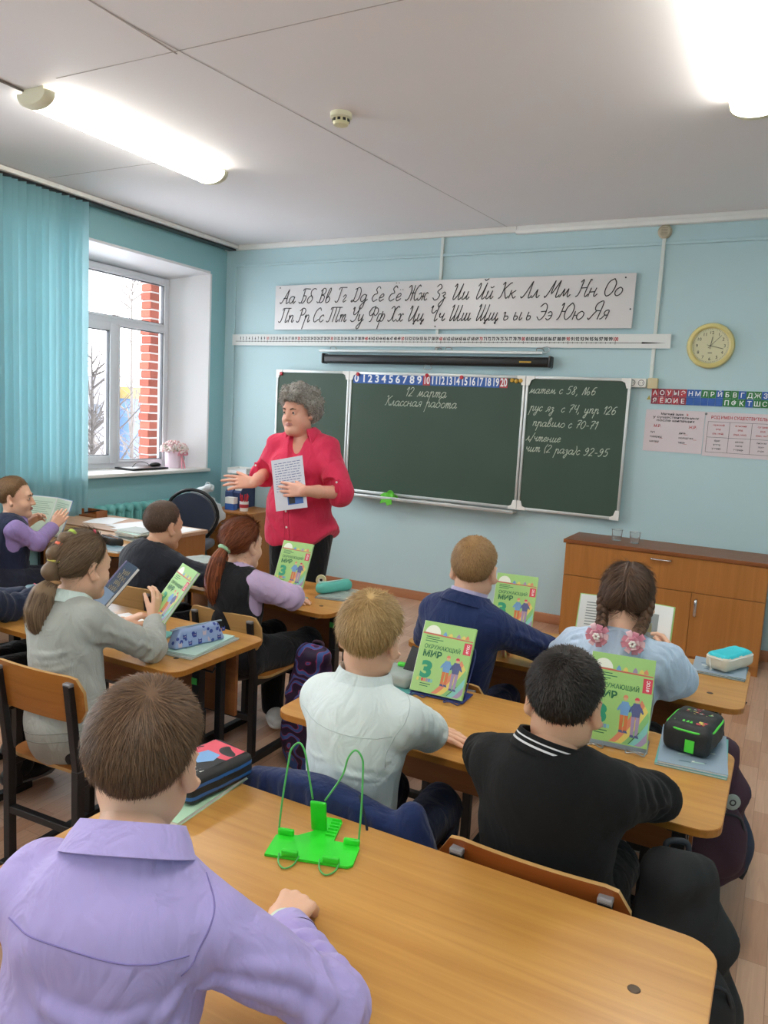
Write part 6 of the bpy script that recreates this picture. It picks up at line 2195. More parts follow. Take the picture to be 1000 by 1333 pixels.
for sgn in (-1, 1):
    c = ends[sgn] + V3(0, -.022, -.012)
    b = MB()
    for lay, (r, nn_, rr) in enumerate(((.038, 9, .017), (.026, 8, .014), (.013, 6, .010))):
        for i in range(nn_):
            a = 2 * PI * i / nn_ + lay * .3
            d = V3(math.cos(a), -.45 - .40 * lay + .25 * (i % 2), math.sin(a)); d = nrm(d)
            t_ = V3(-math.sin(a), 0, math.cos(a))
            nn2 = np.cross(d, t_)
            q = c + V3(0, -.008 * lay, 0)
            pts = [q, q + d * r * .5 + nn2 * rr * .35, q + d * r + nn2 * .002, q + d * r * .55 - nn2 * rr * .3, q]
            pp = smoothpath(pts, 4)
            vs, fs = [], []
            for k_, x in enumerate(pp):
                wd = rr * .40 * math.sin(PI * (k_ + .6) / (len(pp) + .2)) ** .5 + .002
                vs += [x - t_ * wd - p.o, x + t_ * wd - p.o]
            for k_ in range(len(pp) - 1):
                fs.append((2 * k_, 2 * k_ + 1, 2 * k_ + 3, 2 * k_ + 2))
            b.add(vs, fs, 1 if i % 3 == 0 else 0)
    bo = b.build('hair_bow', [M['bow_pink'], M['bow_pale']], p.root, smooth=3.2)
    pe = MB()
    for i in range(6):
        a = 2 * PI * i / 6
        pe.lathe([(.0045 * math.sin(PI * k_ / 6), -.0045 * math.cos(PI * k_ / 6)) for k_ in range(7)], c + V3(.007 * math.cos(a), -.030, .007 * math.sin(a)) - p.o, 8)
    pe.build('beads', M['pearl'], bo, smooth=3.2)

# grey cardigan girl
hair_ash = hair_mat('hair_ash', '574434', '8f765c')
p = Fig('girl with a banded ponytail in a grey cardigan reading her textbook', (2.70, -3.98, 0), (2.76, -4.0, .45), (2.68, -3.965, .855), -.02,
        (2.695, -3.90, .965), .06, -.10, .02, hs=.93, k=.97, sb=.108)
p.arm('R', (2.76, -3.64, .735), elbow=(2.885, -3.775, .690), hand=HND((-.3, .55, .75), (.9, -.1, .1), (-.6, -.3, .5), HOLD, s=.86, curl=(.35, .35, .38, .42), tcurl=.05, tout=.3))
p.arm('L', (2.62, -3.66, .705), elbow=(2.50, -3.80, .68), hand=HND((.55, .6, .3), (-.3, -.2, .9), (0, -.2, 1), HOLD, s=.86))
p.legs([(2.70, -3.62, .43), (2.84, -3.62, .43)], [(2.70, -3.60, .08), (2.84, -3.60, .08)])
p.body(M['skin'], hh=.0034, hcell=.0026, lips=True)
p.eyes()
grey_knit = cloth('grey_knit', 'a9ada8', .9, 900, .35, .05, .2)
def _ex(S):
    q = p
    S.el(q.P + q.up * .05 - q.fw * .02, V3(.136, .115, .15), q.R, .04)
    b = q.P + (q.N - q.P) * .45
    for i in range(4):
        c = b + q.up * (.08 - .05 * i) - q.fw * .09 + q.rt * .06
        crease(S, [c - q.rt * .10, c - q.rt * .02 - q.up * .012, c + q.rt * .06], .008)
    for sd in 'R':
        a, e = q.sh[sd], q.el[sd]
        for t in (.3, .6, .9):
            c = a + (e - a) * t
            crease(S, [c + V3(.045, -.01, -.01), c + V3(.02, -.04, .02), c + V3(-.02, -.04, .02)], .008)
g, GS = p.garment('cardigan', grey_knit, off=.016, cell=.006, slo=.014, wav=(.003, 30, 15), ring=.006, extra=_ex, cuffback=.012)
for i in range(2):
    z = .02 - .03 * i
    q = p.P + p.up * z
    p.seam(GS, [q + p.rt * x * .16 - p.fw * math.sqrt(max(0, .15 ** 2 - (x * .14) ** 2)) for x in (-.9, -.5, 0, .5, .9)], mat('grey_thread%d' % i, '82877f', .9), .0014, 'waist_seam', g)
p.collar(cloth('mint_cotton', 'cfe0dc'), r1=.056, r2=.082, up=.030, fall=.036, gap=.3, name='shirt_collar', off=.016)
p.trousers(cloth('dark_pleat', '23242a'), shoes=M['black_plastic'], name='skirt')
S = hair_cap(p.hc, p.Rh, p.hs, HAIRLINE_TIED, .010, .004)
hv, hf = mesh_sdf(S, .004, pad=0)
ties = [p.T(.004, -.058, .108), p.T(0, -.095, .072), p.T(0, -.116, .022), p.T(0, -.112, -.050)]
def flow(q, t0=ties[3], p=p):
    return (t0 - q) + p.Rh[:, 2] * .02
allh = [(hv, hf), strands(hv, hf, 5000, .05, .12, flow, 22, .0009, .55, wild=.05)]
bulb = SDF()
bp_ = [p.T(.0, -.03, .118), ties[0], (ties[0] + ties[1]) / 2 + p.Rh @ V3(0, -.012, .008), ties[1], (ties[1] + ties[2]) / 2 + p.Rh @ V3(0, -.016, 0), ties[2], (ties[2] + ties[3]) / 2 + p.Rh @ V3(0, -.016, 0), ties[3]]
rr_ = [.012, .013, .018, .014, .021, .015, .024, .016]
for i in range(7):
    bulb.rc(bp_[i], bp_[i + 1], rr_[i], rr_[i + 1], .012)
allh.append(mesh_sdf(bulb, .004))
allh.append(locks(bp_, rr_, 260, 9, .0011))
tail = [ties[3], ties[3] + V3(-.006, -.034, -.035), ties[3] + V3(-.012, -.046, -.085), ties[3] + V3(-.010, -.042, -.135), ties[3] + V3(-.006, -.035, -.165)]
tr_ = [.017, .038, .046, .038, .016]
tb = SDF()
for i in range(4):
    tb.rc(tail[i], tail[i + 1], tr_[i] * .85, tr_[i + 1] * .85, .02)
allh.append(mesh_sdf(tb, .005))
allh.append(locks(tail, tr_, 520, 10, .0012, fray=.25))
v2, f2 = merge(allh)
sdf_obj('hair', [(v2, f2)], hair_ash, p.root, p.o)
mm('tie_lime', 'b9d84a', .5); mm('tie_coral', 'ee6f4e', .5); mm('tie_tan', 'b78a5e', .6); mm('tie_red', 'd8506a', .5); mm('tie_yellow', 'c9c45a', .5)
def hairband(p, c, ax, r, m, th=.004):
    ax = nrm(ax); u = nrm(np.cross(ax, (.3, .8, .1))); v = np.cross(ax, u)
    MB().tube([c + (u * math.cos(2 * PI * i / 16) + v * math.sin(2 * PI * i / 16)) * r - p.o for i in range(16)], th, 7, closed=True).build('hair_tie', m, p.root, smooth=3.2)
hairband(p, ties[0], bp_[2] - bp_[0], .017, M['tie_lime'], .006)
hairband(p, ties[1], ties[2] - ties[0], .017, M['tie_coral'], .007)
hairband(p, ties[2], ties[3] - ties[1], .0185, M['tie_yellow'], .005)
hairband(p, ties[3], tail[1] - bp_[6], .0185, M['tie_tan'], .006)
hairband(p, p.T(.03, .01, .124), p.Rh @ V3(.3, .9, .2), .006, M['tie_red'], .003)

# red haired girl
hair_red = hair_mat('hair_auburn', '5e2e1a', '9a5532')
p = Fig('auburn ponytail girl in a black vest over a lilac blouse', (2.65, -3.05, 0), (2.66, -3.06, .45), (2.645, -3.04, .815), .02,
        (2.63, -2.985, .912), .10, -.02, .0, hs=.93, k=.97, sb=.104)
p.arm('R', (2.74, -2.83, .69), elbow=(2.885, -2.965, .715), hand=HND((-1, .2, -.1), (0, 0, 1), (0, 1, 0), FLAT, s=.85))
p.arm('L', (2.72, -2.79, .665), elbow=(2.52, -2.86, .68), hand=HND((1, 0, -.1), (0, 0, 1), (0, -1, 0), FLAT, s=.85))
p.legs([(2.60, -2.70, .44), (2.80, -2.70, .43)], [(2.62, -2.70, .08), (2.83, -2.78, .08)])
p.body(M['skin'], hh=.0036, lips=True)
p.eyes()
lil2 = cloth('lilac_blouse', 'c0aacd', .75, 1300, .1, .02)
g, GS = p.garment('blouse', lil2, off=.010, cell=.006, slo=.020, wav=(.004, 34, 18), ring=.007, cuffback=.03, sleeve=1.05)
p.collar(lil2, r1=.056, r2=.078, up=.020, fall=.032, gap=.3, parent=g)
vest = cloth('black_vest', '1b1c21', .85, 900, .2, .04)
def vest_of(p, m, name='vest', off=.018, hem=None):
    S = SDF()
    p.torso(S, off, arms=False, fore=False)
    S.disp.append(wavy(.002, 26, 4))
    cut = SDF()
    for sd, x in (('L', -1), ('R', 1)):
        cut.el(p.sh[sd] + p.rt * x * .055 * p.k - p.up * .03, V3(.062, .11, .115) * p.k, p.R, 0)
    a = p.T(0, -.02, -.055)
    cut.rc(a, p.N + p.up * .01 + p.fw * .02, .07, .066, 0)
    cut.rc(p.N + p.fw * .09, p.N + p.fw * .11 - p.up * .12, .06, .01, .02)
    S.fn(lambda P: -cut(P), 'i', .003)
    return sdf_obj(name, [mesh_sdf(S, .006)], m, p.root, p.o)
vest_of(p, vest, off=.017)
p.trousers(vest, off=.020, wav=(.006, 26, 3), shoes=M['white_paint'], sole=M['white_plastic'], name='wide_trousers', toe_dir=(.5, -.5, 0), shoe_name='sneaker')
S = hair_cap(p.hc, p.Rh, p.hs, HAIRLINE_TIED, .012, .004)
hv, hf = mesh_sdf(S, .0045, pad=0)
tie = p.T(-.004, -.115, -.012)
def flow(q, t0=tie):
    return t0 - q
allh = [(hv, hf), strands(hv, hf, 3500, .05, .18, flow, 23, .0011, .5, wild=.10)]
tail = [p.T(0, -.095, .0), tie, tie + V3(-.008, -.035, -.05), tie + V3(-.012, -.048, -.12), tie + V3(-.008, -.048, -.19), tie + V3(-.002, -.04, -.25)]
tr_ = [.02, .020, .034, .038, .030, .008]
tb = SDF()
for i in range(5):
    tb.rc(tail[i], tail[i + 1], tr_[i] * .85, tr_[i + 1] * .85, .02)
allh.append(mesh_sdf(tb, .006))
allh.append(locks(tail, tr_, 420, 12, .0014, fray=.3))
v2, f2 = merge(allh)
sdf_obj('hair', [(v2, f2)], hair_red, p.root, p.o)
mm('tie_mint', 'a8d8b4', .5); mm('clip_green', '62c98a', .4)
hairband(p, tie, tail[2] - tail[0], .022, M['tie_mint'], .009)
for q in ((.045, -.055, .075), (-.035, -.085, .060)):
    c = p.T(*q); b = MB(); b.box(c * 1 - p.o, (.018, .012, .012), 0, p.Rh, .004); b.build('hair_clip', M['clip_green'], p.root, smooth=.8)

# dark jacket boy
hair_mid = hair_mat('hair_mid', '3f2f24', '695140')
p = Fig('short haired boy in a dark jacket bent over the far desk', (2.09, -3.0, 0), (2.08, -3.05, .45), (2.09, -2.985, .835), .05,
        (2.105, -2.92, .925), .12, -.10, .0, hs=.93, k=1.0, girth=1.05, sb=.110)
p.arm('R', (2.28, -2.75, .69), elbow=(2.385, -2.88, .70), hand=HND((-.5, .7, 0), (0, 0, 1), (-1, 0, 0)))
p.arm('L', (2.02, -2.74, .69), elbow=(1.90, -2.88, .69), hand=HND((.7, .5, 0), (0, 0, 1), (1, 0, 0)))
p.legs([(2.02, -2.70, .43), (2.17, -2.70, .43)], [(2.02, -2.68, .08), (2.17, -2.68, .08)])
p.body(M['skin_warm'])
dkj = cloth('dark_jacket', '20242e', .8, 900, .2, .05)
def _ex(S):
    q = p
    S.el(q.P + q.up * .05, V3(.14, .115, .13), q.R, .04)
    a, e = q.sh['R'], q.el['R']
    for t in (.3, .6, .9):
        c = a + (e - a) * t
        crease(S, [c + V3(.05, -.01, -.01), c + V3(.02, -.045, .02), c + V3(-.02, -.05, .02)], .010)
g, GS = p.garment('jacket', dkj, off=.020, cell=.0065, slo=.020, wav=(.004, 28, 22), ring=.006, extra=_ex)
p.collar(dkj, r1=.060, r2=.082, up=.014, fall=.026, gap=.5, parent=g)
p.trousers(dkj, shoes=M['black_plastic'])
p.short_hair(hair_mid, 6000, (.011, .003), .014, .3, (.0, -.065, .090), seed=12, w=.0009, wild=.14)

# boy in navy vest by the blinds
p = Fig('boy in a navy vest and lilac shirt seen in profile by the blinds', (.80, -2.75, 0), (.80, -2.80, .45), (.77, -2.765, .80), .45,
        (.775, -2.735, .915), .85, .02, .0, hs=.95, k=1.0, sb=.108)
p.arm('R', (.84, -2.53, .735), elbow=(.95, -2.73, .672), hand=HND((.3, .5, .7), (.7, -.5, .2), (-.3, .1, .8), HOLD, s=.86))
p.arm('L', (.56, -2.50, .71), elbow=(.585, -2.70, .68), hand=HND((.5, .5, .6), (-.6, .2, .4), (.3, -.2, .8), HOLD, s=.86))
p.legs([(.80, -2.42, .43), (.93, -2.50, .43)], [(.80, -2.40, .08), (.94, -2.46, .08)])
p.body(M['skin'], hh=.0034, lips=True)
p.eyes()
lil3 = cloth('lilac_poplin', '8f7bb0', .8, 1300, .1, .02)
g, GS = p.garment('shirt', lil3, off=.010, cell=.0065, slo=.015, wav=(.003, 34, 28), ring=.006, cuffback=.02)
p.collar(lil3, r1=.056, r2=.072, up=.022, fall=.030, gap=.3, parent=g)
vest_of(p, cloth('navy_vest', '1f2740', .85, 900, .2, .04), off=.018)
p.trousers(cloth('navy_slacks', '1e2334'), shoes=M['black_plastic'])
p.short_hair(hair_mat('hair_sandy', '6b4f35', '94744f'), 5000, (.016, .002), .018, .3, (-.01, -.06, .094), seed=14, w=.0009, wild=.14)

# half hidden pupil in navy beside the grey cardigan girl
p = Fig('half hidden pupil in navy whose sleeves show beside the grey cardigan girl', (2.0, -4.0, 0), (2.03, -4.02, .45), (1.99, -3.97, .84), .08,
        (2.0, -3.90, .94), .15, -.08, .0, hs=.93, k=1.0, sb=.110)
p.arm('R', (2.16, -3.50, .735), elbow=(2.10, -3.735, .695), hand=HND((.0, .6, .7), (.9, -.1, .1), (-.4, .0, .8), HOLD, s=.86), lu=.27, lf=.23)
p.arm("L", (2.0, -3.60, .69), elbow=(1.82, -3.74, .69), hand=HND((.4, .7, 0), (0, 0, 1), (1, 0, 0)))
p.legs([(1.97, -3.60, .43), (2.12, -3.60, .43)], [(1.98, -3.62, .08), (2.20, -3.78, .08)])
p.body(M['skin'])
nv2 = cloth('navy_denim', '232d45', .85, 900, .2, .06)
g, GS = p.garment('jacket', nv2, off=.018, cell=.007, slo=.020, wav=(.005, 30, 31), ring=.008)
p.trousers(cloth('black_slacks', '15161a'), shoes=M['black_plastic'], sole=M['grey_cap'])
p.short_hair(hair_brown, 2500, (.012, .003), .018, .5, seed=15, w=.0012)

# the teacher
hair_grey = hair_mat('hair_grey', '716d67', 'c2bdb6', .55)
p = Fig('teacher in a crimson shirt standing by the chalkboard with a sheet of paper', (2.28, -2.05, 0), (2.29, -2.03, .86), (2.285, -2.02, 1.375), PI - .10,
        (2.262, -2.065, 1.495), PI + .06, -.06, .0, hs=1.0, k=1.18, girth=1.28, sb=.128)
p.arm('R', (2.135, -2.28, 1.10), elbow=(2.06, -2.085, 1.135), hand=HND((-.80, -.55, .0), (.45, -.65, .45), (.2, .1, .9), FLAT, s=1.0, curl=(.12, .15, .18, .22), spread=.14))
p.arm('L', (2.475, -2.298, 1.088), elbow=(2.575, -2.095, 1.075), hand=HND((-1, .02, -.02), (.0, -1, .1), (-.1, .2, .9), HOLD, s=1.0, curl=(.14, .14, .16, .18), tcurl=.2))
p.legs([(2.19, -2.05, .47), (2.40, -2.05, .47)], [(2.19, -2.02, .075), (2.41, -2.02, .075)])
p.leg = {'L': (p.P + V3(.10, 0, -.02), V3(2.385, -2.06, .47), V3(2.40, -2.01, .08)), 'R': (p.P + V3(-.10, 0, -.02), V3(2.19, -2.06, .47), V3(2.18, -2.01, .08))}
p.plump = .85
p.g = 1.15
p.body(M['skin_adult'], hh=.003, hcell=.003, lips=True)
p.g = 1.28
p.eyes()
crimson = cloth('crimson_cotton', 'd63156', .75, 1300, .12, .03)
def _ex(S):
    q = p
    # full bust, belly and a long straight hem
    for x in (-1, 1):
        S.el(q.P + (q.N - q.P) * .62 + q.rt * x * .075 + q.fw * .085, V3(.085, .075, .085), q.R, .05)
    S.el(q.P + q.up * .10 + q.fw * .05, V3(.185, .155, .16), q.R, .07)
    S.el(q.P - V3(0, 0, .08), V3(.228, .180, .14), None, .07)
    S.rc(q.P + V3(-.03, 0, -.10), q.P + V3(.03, 0, -.10), .15, .15, .05)
    for i, x in enumerate((-.14, -.06, .05, .13)):
        c = q.P + q.rt * x + q.fw * .17
        crease(S, [c + q.up * .22, c + q.up * .05 + q.rt * .01, c - q.up * .15], .012, k=.02)
    for sd, x in (('L', -1), ('R', 1)):
        a = q.sh[sd]
        crease(S, [a + q.rt * -x * .05 + q.fw * .07 - q.up * .05, a - q.rt * x * .08 + q.fw * .10 - q.up * .10, a - q.rt * x * .09 + q.fw * .12 - q.up * .16], .012, k=.02)
        e = q.el[sd]
        crease(S, [a + q.rt * x * .045 + q.fw * .03, (a + e) / 2 + q.rt * x * .03 + q.fw * .045, e + q.fw * .05], .012, k=.02)
        S.rc(a, e + nrm(e - a) * .01, .064, .060, .03)
def hemf(P):
    P = np.asarray(P)
    x = P[:, 0] - 2.29
    # tails front and back, scooped at the hips
    hem_z = .760 + .10 * np.clip((np.abs(x) - .11) / .11, 0, 1) ** 2 + .02 * (P[:, 1] > -2.0)
    return hem_z - P[:, 2]
S = SDF()
p.torso(S, .020, True, False, .026, 1.0)
_ex(S)
S.disp.append(wavy(.006, 22, 40))
S.disp.append(wavy(.002, 60, 41))
cut = SDF()
a = p.T(0, -.02, -.055)
cut.rc(a, p.N + p.fw * .015, .062, .066, 0)
cut.rc(p.N + p.fw * .065 + p.up * .03, p.N + p.fw * .160 - p.up * .14, .066, .022, .01)
for sd in 'LR':
    e, s_, w = p.el[sd], p.sh[sd], p.wr[sd]
    d = nrm(nrm(e - s_) * .6 + nrm(w - e) * .4).astype(np.float32)
    base = (e + nrm(w - e) * .035).astype(np.float32)
    d2 = nrm(w - e).astype(np.float32)
    def c(P, base=base, d=d2):
        q = P - base
        t = q @ d
        r = np.sqrt(np.maximum((q ** 2).sum(1) - t * t, 0))
        return np.maximum(np.maximum(-t, t - .3), r - .085)
    S.rc(e, e + nrm(w - e) * .03, .064, .060, .03)
    cut.fn(c, 'u')
S.fn(lambda P: -cut(P), 'i', .004)
S.fn(hemf, 'i', .004)
g = sdf_obj('shirt', [mesh_sdf(S, .0065)], crimson, p.root, p.o)
p.collar(crimson, r1=.052, r2=.088, up=.034, fall=.050, gap=.55, parent=g, stand=.0)
crim_dark = mat('crimson_thread', 'a8213d', .9)
U = lambda x, y, z: p.N + p.rt * x + p.fw * y + p.up * z
p.seam(S, [U(0, .17, -.13), U(0, .2, -.25), U(.0, .22, -.38), U(0, .22, -.5), U(0, .2, -.60)], crim_dark, .0015, 'placket_seam', g)
p.seam(S, [U(-.03, .17, -.15), U(-.03, .2, -.25), U(-.03, .22, -.38), U(-.03, .22, -.5), U(-.03, .2, -.60)], crim_dark, .0012, 'placket_seam', g)
for z in (-.15, -.24, -.33, -.42, -.51):
    q = np.array([U(-.015, .21, z)], np.float32)
    for _ in range(15):
        d = S(q); gg = np.stack([S(q + np.array(v, np.float32) * 1e-3) - d for v in np.eye(3)], 1) / 1e-3
        q = q - gg * (d / np.maximum((gg ** 2).sum(1), 1e-6))[:, None] * .8
    MB().lathe([(.006, 0), (.006, .002), (0, .003)], q[0] - p.o, 12, 0, p.R @ rx(-PI / 2)).build('button', M['pearl'], g, smooth=.8)
for sd in 'LR':
    c = p.el[sd] + (p.sh[sd] - p.el[sd]) * .18 + p.fw * .072 + p.rt * (.03 if sd == 'R' else -.03)
    b = MB(); b.box(c - p.o, (.022, .012, .075), 0, p.R, .003); to = b.build('sleeve_tab', crimson, g, smooth=.8)
    MB().lathe([(.006, 0), (.006, .002), (0, .003)], c + p.fw * .006 + V3(0, 0, .02) - p.o, 12, 0, p.R @ rx(-PI / 2)).build('tab_button', M['pearl'], to, smooth=.8)
p.g = 1.10
p.trousers(cloth('black_slacks_wide', '16171b'), off=.012, wav=(.004, 24, 44), shoes=M['black_plastic'], sole=M['black_plastic'])
# curly grey hair
line = ([0, 30, 55, 75, 90, 105, 125, 150, 180], [.070, .062, .046, .012, -.018, -.045, -.066, -.074, -.078])
S = hair_cap(p.hc, p.Rh, p.hs, line, .037, .018, lump=wavy(.010, 95, 50), fade=.05)
hv, hf = mesh_sdf(S, .004, pad=0.0)
rs = np.random.RandomState(51)
pp, nn_ = sample_surface(hv, hf, 3800, rs)
k_ = 14
th = np.linspace(0, 1, k_)
u = np.cross(nn_, rs.normal(size=nn_.shape)); u /= np.linalg.norm(u, axis=1)[:, None]
v = np.cross(nn_, u)
R0 = rs.uniform(.007, .014, len(pp))[:, None]
ph = rs.uniform(0, 6.28, len(pp))[:, None]
an = ph + th[None] * rs.uniform(3.5, 7.0, len(pp))[:, None]
path = pp[:, None] + (R0 * np.cos(an))[..., None] * u[:, None] + (R0 * np.sin(an))[..., None] * nn_[:, None] * .8 + (th[None] * rs.uniform(-.016, .016, len(pp))[:, None])[..., None] * v[:, None]
cv, cf = ribbons(path, np.full(k_, .0013), v)
v2, f2 = merge([(hv, hf), (cv, cf)])
sdf_obj('hair', [(v2, f2)], hair_grey, p.root, p.o)
b = MB().lathe([(.004 * math.sin(PI * i / 6), .004 * math.cos(PI * i / 6)) for i in range(7)], p.T(-.080, .0, -.040) - p.o, 8); b.build('earring', M['chrome'], p.root, smooth=3.2)
# ------------------------------------------------------------------ textbooks
mm('cover_green', '9fcd7c', .32, spec=.6)
mm('cover_spine', 'dfe8dc', .4)
mm('title_green', '1f6b45', .5); mm('three_teal', '2e9c78', .5); mm('tag_red', 'd6455a', .45)
mm('pic_blue', '6f9fd0', .5); mm('pic_navy', '55608f', .5); mm('pic_orange', 'd07a4a', .5); mm('pic_skin', 'd9b08f', .5); mm('pic_brown', '8a5f4a', .5)
mm('rb_red', 'd98a6a', .5); mm('rb_yellow', 'dccb6c', .5); mm('rb_green', '86c07a', .5); mm('rb_teal', '7fc4be', .5); mm('rb_mauve', 'a08fb0', .5)
mm('arc_white', 'e9efe2', .5); mm('stripe_red', 'c8685a', .5)
COVER = ['cover_green', 'arc_white', 'stripe_red', 'tag_red', 'title_green', 'three_teal', 'pic_blue', 'pic_navy', 'pic_orange', 'pic_skin', 'rb_red', 'rb_yellow', 'rb_green', 'rb_teal', 'rb_mauve', 'white_print']
CI = {n: i for i, n in enumerate(COVER)}
def poly(mb, pts, mi, z, F):
    F = np.array(F)
    v = np.array([(x, y, z) for x, y in pts])
    mb.add(v @ F[:3, :3].T + F[:3, 3], [tuple(range(len(pts)))], mi)

def cover_art(w, h, F):
    """printed front of the textbook, on frame F with the origin at its lower corner"""
    b = MB()
    s = lambda pts: [(x * w, y * h) for x, y in pts]
    # rainbow sweeping up from the bottom edge
    def band(k0, k1, c, z):
        pts, back = [], []
        for i in range(9):
            t = i / 8
            for kk, dst in ((k0, pts), (k1, back)):
                x = .40 + kk * .50 + t * (.45 - kk * .22)
                y = 0.012 + t ** 1.25 * (.52 - kk * .30)
                dst.append((min(.985, x), y))
        poly(b, s(pts + back[::-1])[::-1], CI[c], z, F)
    for i, c in enumerate(('rb_red', 'rb_yellow', 'rb_green', 'rb_teal', 'rb_mauve')):
        band(i * .2, i * .2 + .2, c, .0003)
    # pale half disc and red stripe along the top
    poly(b, [((.20 + .15 * math.cos(PI * i / 14)) * w, (.835 * h + .15 * w * math.sin(PI * i / 14))) for i in range(15)], CI['arc_white'], .0003, F)
    poly(b, s([(.01, .815), (.985, .80), (.985, .815), (.01, .838)]), CI['stripe_red'], .0004, F)
    for i, (x, c) in enumerate(((.44, 'pic_blue'), (.55, 'rb_yellow'), (.70, 'rb_mauve'), (.80, 'rb_yellow'), (.87, 'rb_red'))):
        poly(b, s([(x - .04, .825), (x + .04, .825), (x + .03, .86), (x, .885 - .01 * (i % 2)), (x - .03, .855)]), CI[c], .0005, F)
    for i, ww in enumerate((.26, .34, .24)):
        poly(b, s([(.09, .775 - .03 * i), (.09 + ww, .773 - .03 * i), (.09 + ww, .783 - .03 * i), (.09, .785 - .03 * i)]), CI['title_green'], .0004, F)
    poly(b, s([(.84, .615), (.985, .615), (.985, .78), (.84, .78)]), CI['tag_red'], .0005, F)
    FV = np.array(F) @ np.array(frame((.945 * w, .635 * h, 0), (0, 1, 0), (-1, 0, 0)))
    text(b, 'ФГОС', 0, 0, .050 * w, CI['white_print'], FV, 'l', .125 * h, .03, z=.0008)
    text(b, 'ОКРУЖАЮЩИЙ', .09 * w, .615 * h, .075 * w, CI['title_green'], F, 'l', .70 * w, .012, z=.0006)
    text(b, 'МИР', .09 * w, .500 * h, .115 * w, CI['title_green'], F, 'l', .37 * w, .035, z=.0006)
    text(b, '3', .11 * w, .215 * h, .29 * w, CI['three_teal'], F, 'l', .22 * w, .05, z=.0006)
    for i, c in enumerate(('rb_yellow', 'rb_green', 'tag_red', 'rb_red', 'rb_mauve', 'pic_blue', 'rb_teal')):
        poly(b, s([(.08 + .045 * i, .150), (.118 + .045 * i, .150), (.118 + .045 * i, .195), (.08 + .045 * i, .195)]), CI[c], .0005, F)
    for i, ww in enumerate((.2, .16)):
        poly(b, s([(.16, .115 - .03 * i), (.16 + ww, .114 - .03 * i), (.16 + ww, .124 - .03 * i), (.16, .125 - .03 * i)]), CI['title_green'], .0004, F)
    # two walking figures
    def figure(x, top, bot, coat, legs, hairc):
        poly(b, s([(x - .06, .33), (x + .06, .33), (x + .075, .42), (x + .05, .485), (x - .05, .485), (x - .075, .42)]), CI[coat], .0007, F)
        for dx in (-.035, .035):
            poly(b, s([(x + dx - .026, bot), (x + dx + .022, bot - .005), (x + dx + .030, .335), (x + dx - .030, .335)]), CI[legs], .0006, F)
            poly(b, s([(x + dx - .03, bot - .02), (x + dx + .045, bot - .025), (x + dx + .025, bot + .005), (x + dx - .026, bot + .005)]), CI['pic_navy'], .00065, F)
        poly(b, [((x + .034 * math.cos(2 * PI * i / 12)) * w, top * h - .03 * h + .04 * w * math.sin(2 * PI * i / 12)) for i in range(12)], CI['pic_skin'], .0007, F)
        poly(b, [((x + .040 * math.cos(PI * i / 8)) * w, top * h - .025 * h + .045 * w * math.sin(PI * i / 8)) for i in range(9)], CI[hairc], .0008, F)
        for sx in (-1, 1):
            poly(b, s([(x + sx * .06, .46), (x + sx * .085, .44), (x + sx * .12, .385), (x + sx * .105, .37), (x + sx * .055, .41)][::sx]), CI[coat], .00068, F)
    figure(.60, .555, .155, 'pic_blue', 'pic_orange', 'rb_red')
    figure(.78, .545, .120, 'pic_navy', 'rb_mauve', 'tag_red')
    poly(b, s([(.70, .02), (.715, .02), (.86, .16), (.85, .165)]), CI['title_green'], .0006, F)
    return b

def textbook(label, loc, yaw, tilt, w=.175, h=.225, th=.012, cover='cover_green', art=True):
    """stands on its lower edge, front facing -y before the turn, leaning back by tilt"""
    t = thing('textbook', label, 'book', loc, yaw, 'green textbooks' if art else None)
    Fm = np.eye(4)
    Fm[:3, 0] = (1, 0, 0); Fm[:3, 1] = (0, math.sin(tilt), math.cos(tilt)); Fm[:3, 2] = (0, -math.cos(tilt), math.sin(tilt))
    Fm[:3, 3] = (-w / 2, 0, 0)
    b = MB()
    b.b2((0, 0, -.0012), (w, h, 0), 0)
    b.b2((0, 0, -th), (w, h, -th + .0012), 0)
    b.b2((-.0012, 0, -th), (0, h, 0), 1)
    b.xf(Fm); b.build('cover', [M[cover], M['cover_spine']], t)
    b = MB(); b.b2((0.001, .003, -th + .0013), (w - .003, h - .003, -.0013)); b.xf(Fm); b.build('pages', M['paper'], t)
    if art:
        a = cover_art(w, h, Fm); a.build('cover_print', [M[c] for c in COVER], t)
    return t, Fm

textbook('upright green textbook on a dark blue stand beside the blond boy', (3.808, -3.507, .652), .02, .44)
textbook('upright green textbook in a clear sleeve, largest, before the black sweater boy', (4.365, -3.552, .655), .10, .25, .168, .237)
textbook('upright green textbook before the navy blazer boy, partly behind his shoulder', (3.74, -2.585, .648), .13, .35)
textbook('upright green textbook on the auburn girl\'s desk in front of the teacher', (2.582, -2.570, .645), .01, .40)
textbook('green textbook held up in both hands by the grey cardigan girl', (2.760, -3.640, .745), -.52, .62, .170, .215)
# dark book next to it
mm('cover_dark', '27304a', .25, spec=.6); mm('cover_purple', '4a3a6a', .3); mm('gold_print', '9a8f6a', .4); mm('dark_photo', '3d5a78', .4)
t, Fm = textbook('dark blue book in a clear cover leaning beyond the grey cardigan girl\'s face', (2.20, -3.41, .648), -.48, .72, .17, .225, .014, 'cover_dark', False)
b = MB()
for i, (x, wd) in enumerate(((.35, .5), (.28, .62), (.38, .45), (.30, .55))):
    y_ = .225 * (.80 - .12 * i)
    b.tube([Fm[:3, :3] @ V3(.17 * x + .17 * wd * u, y_ + .009 * math.sin(23 * u + i) + .004 * math.sin(51 * u), .0008) + Fm[:3, 3] for u in np.linspace(0, 1, 40)], .0011, 4)
poly(b, [(.012, .012), (.158, .012), (.158, .085), (.012, .085)], 1, .0003, Fm)
poly(b, [(0, .0), (.018, .0), (.018, .225), (0, .225)], 2, .0002, Fm)
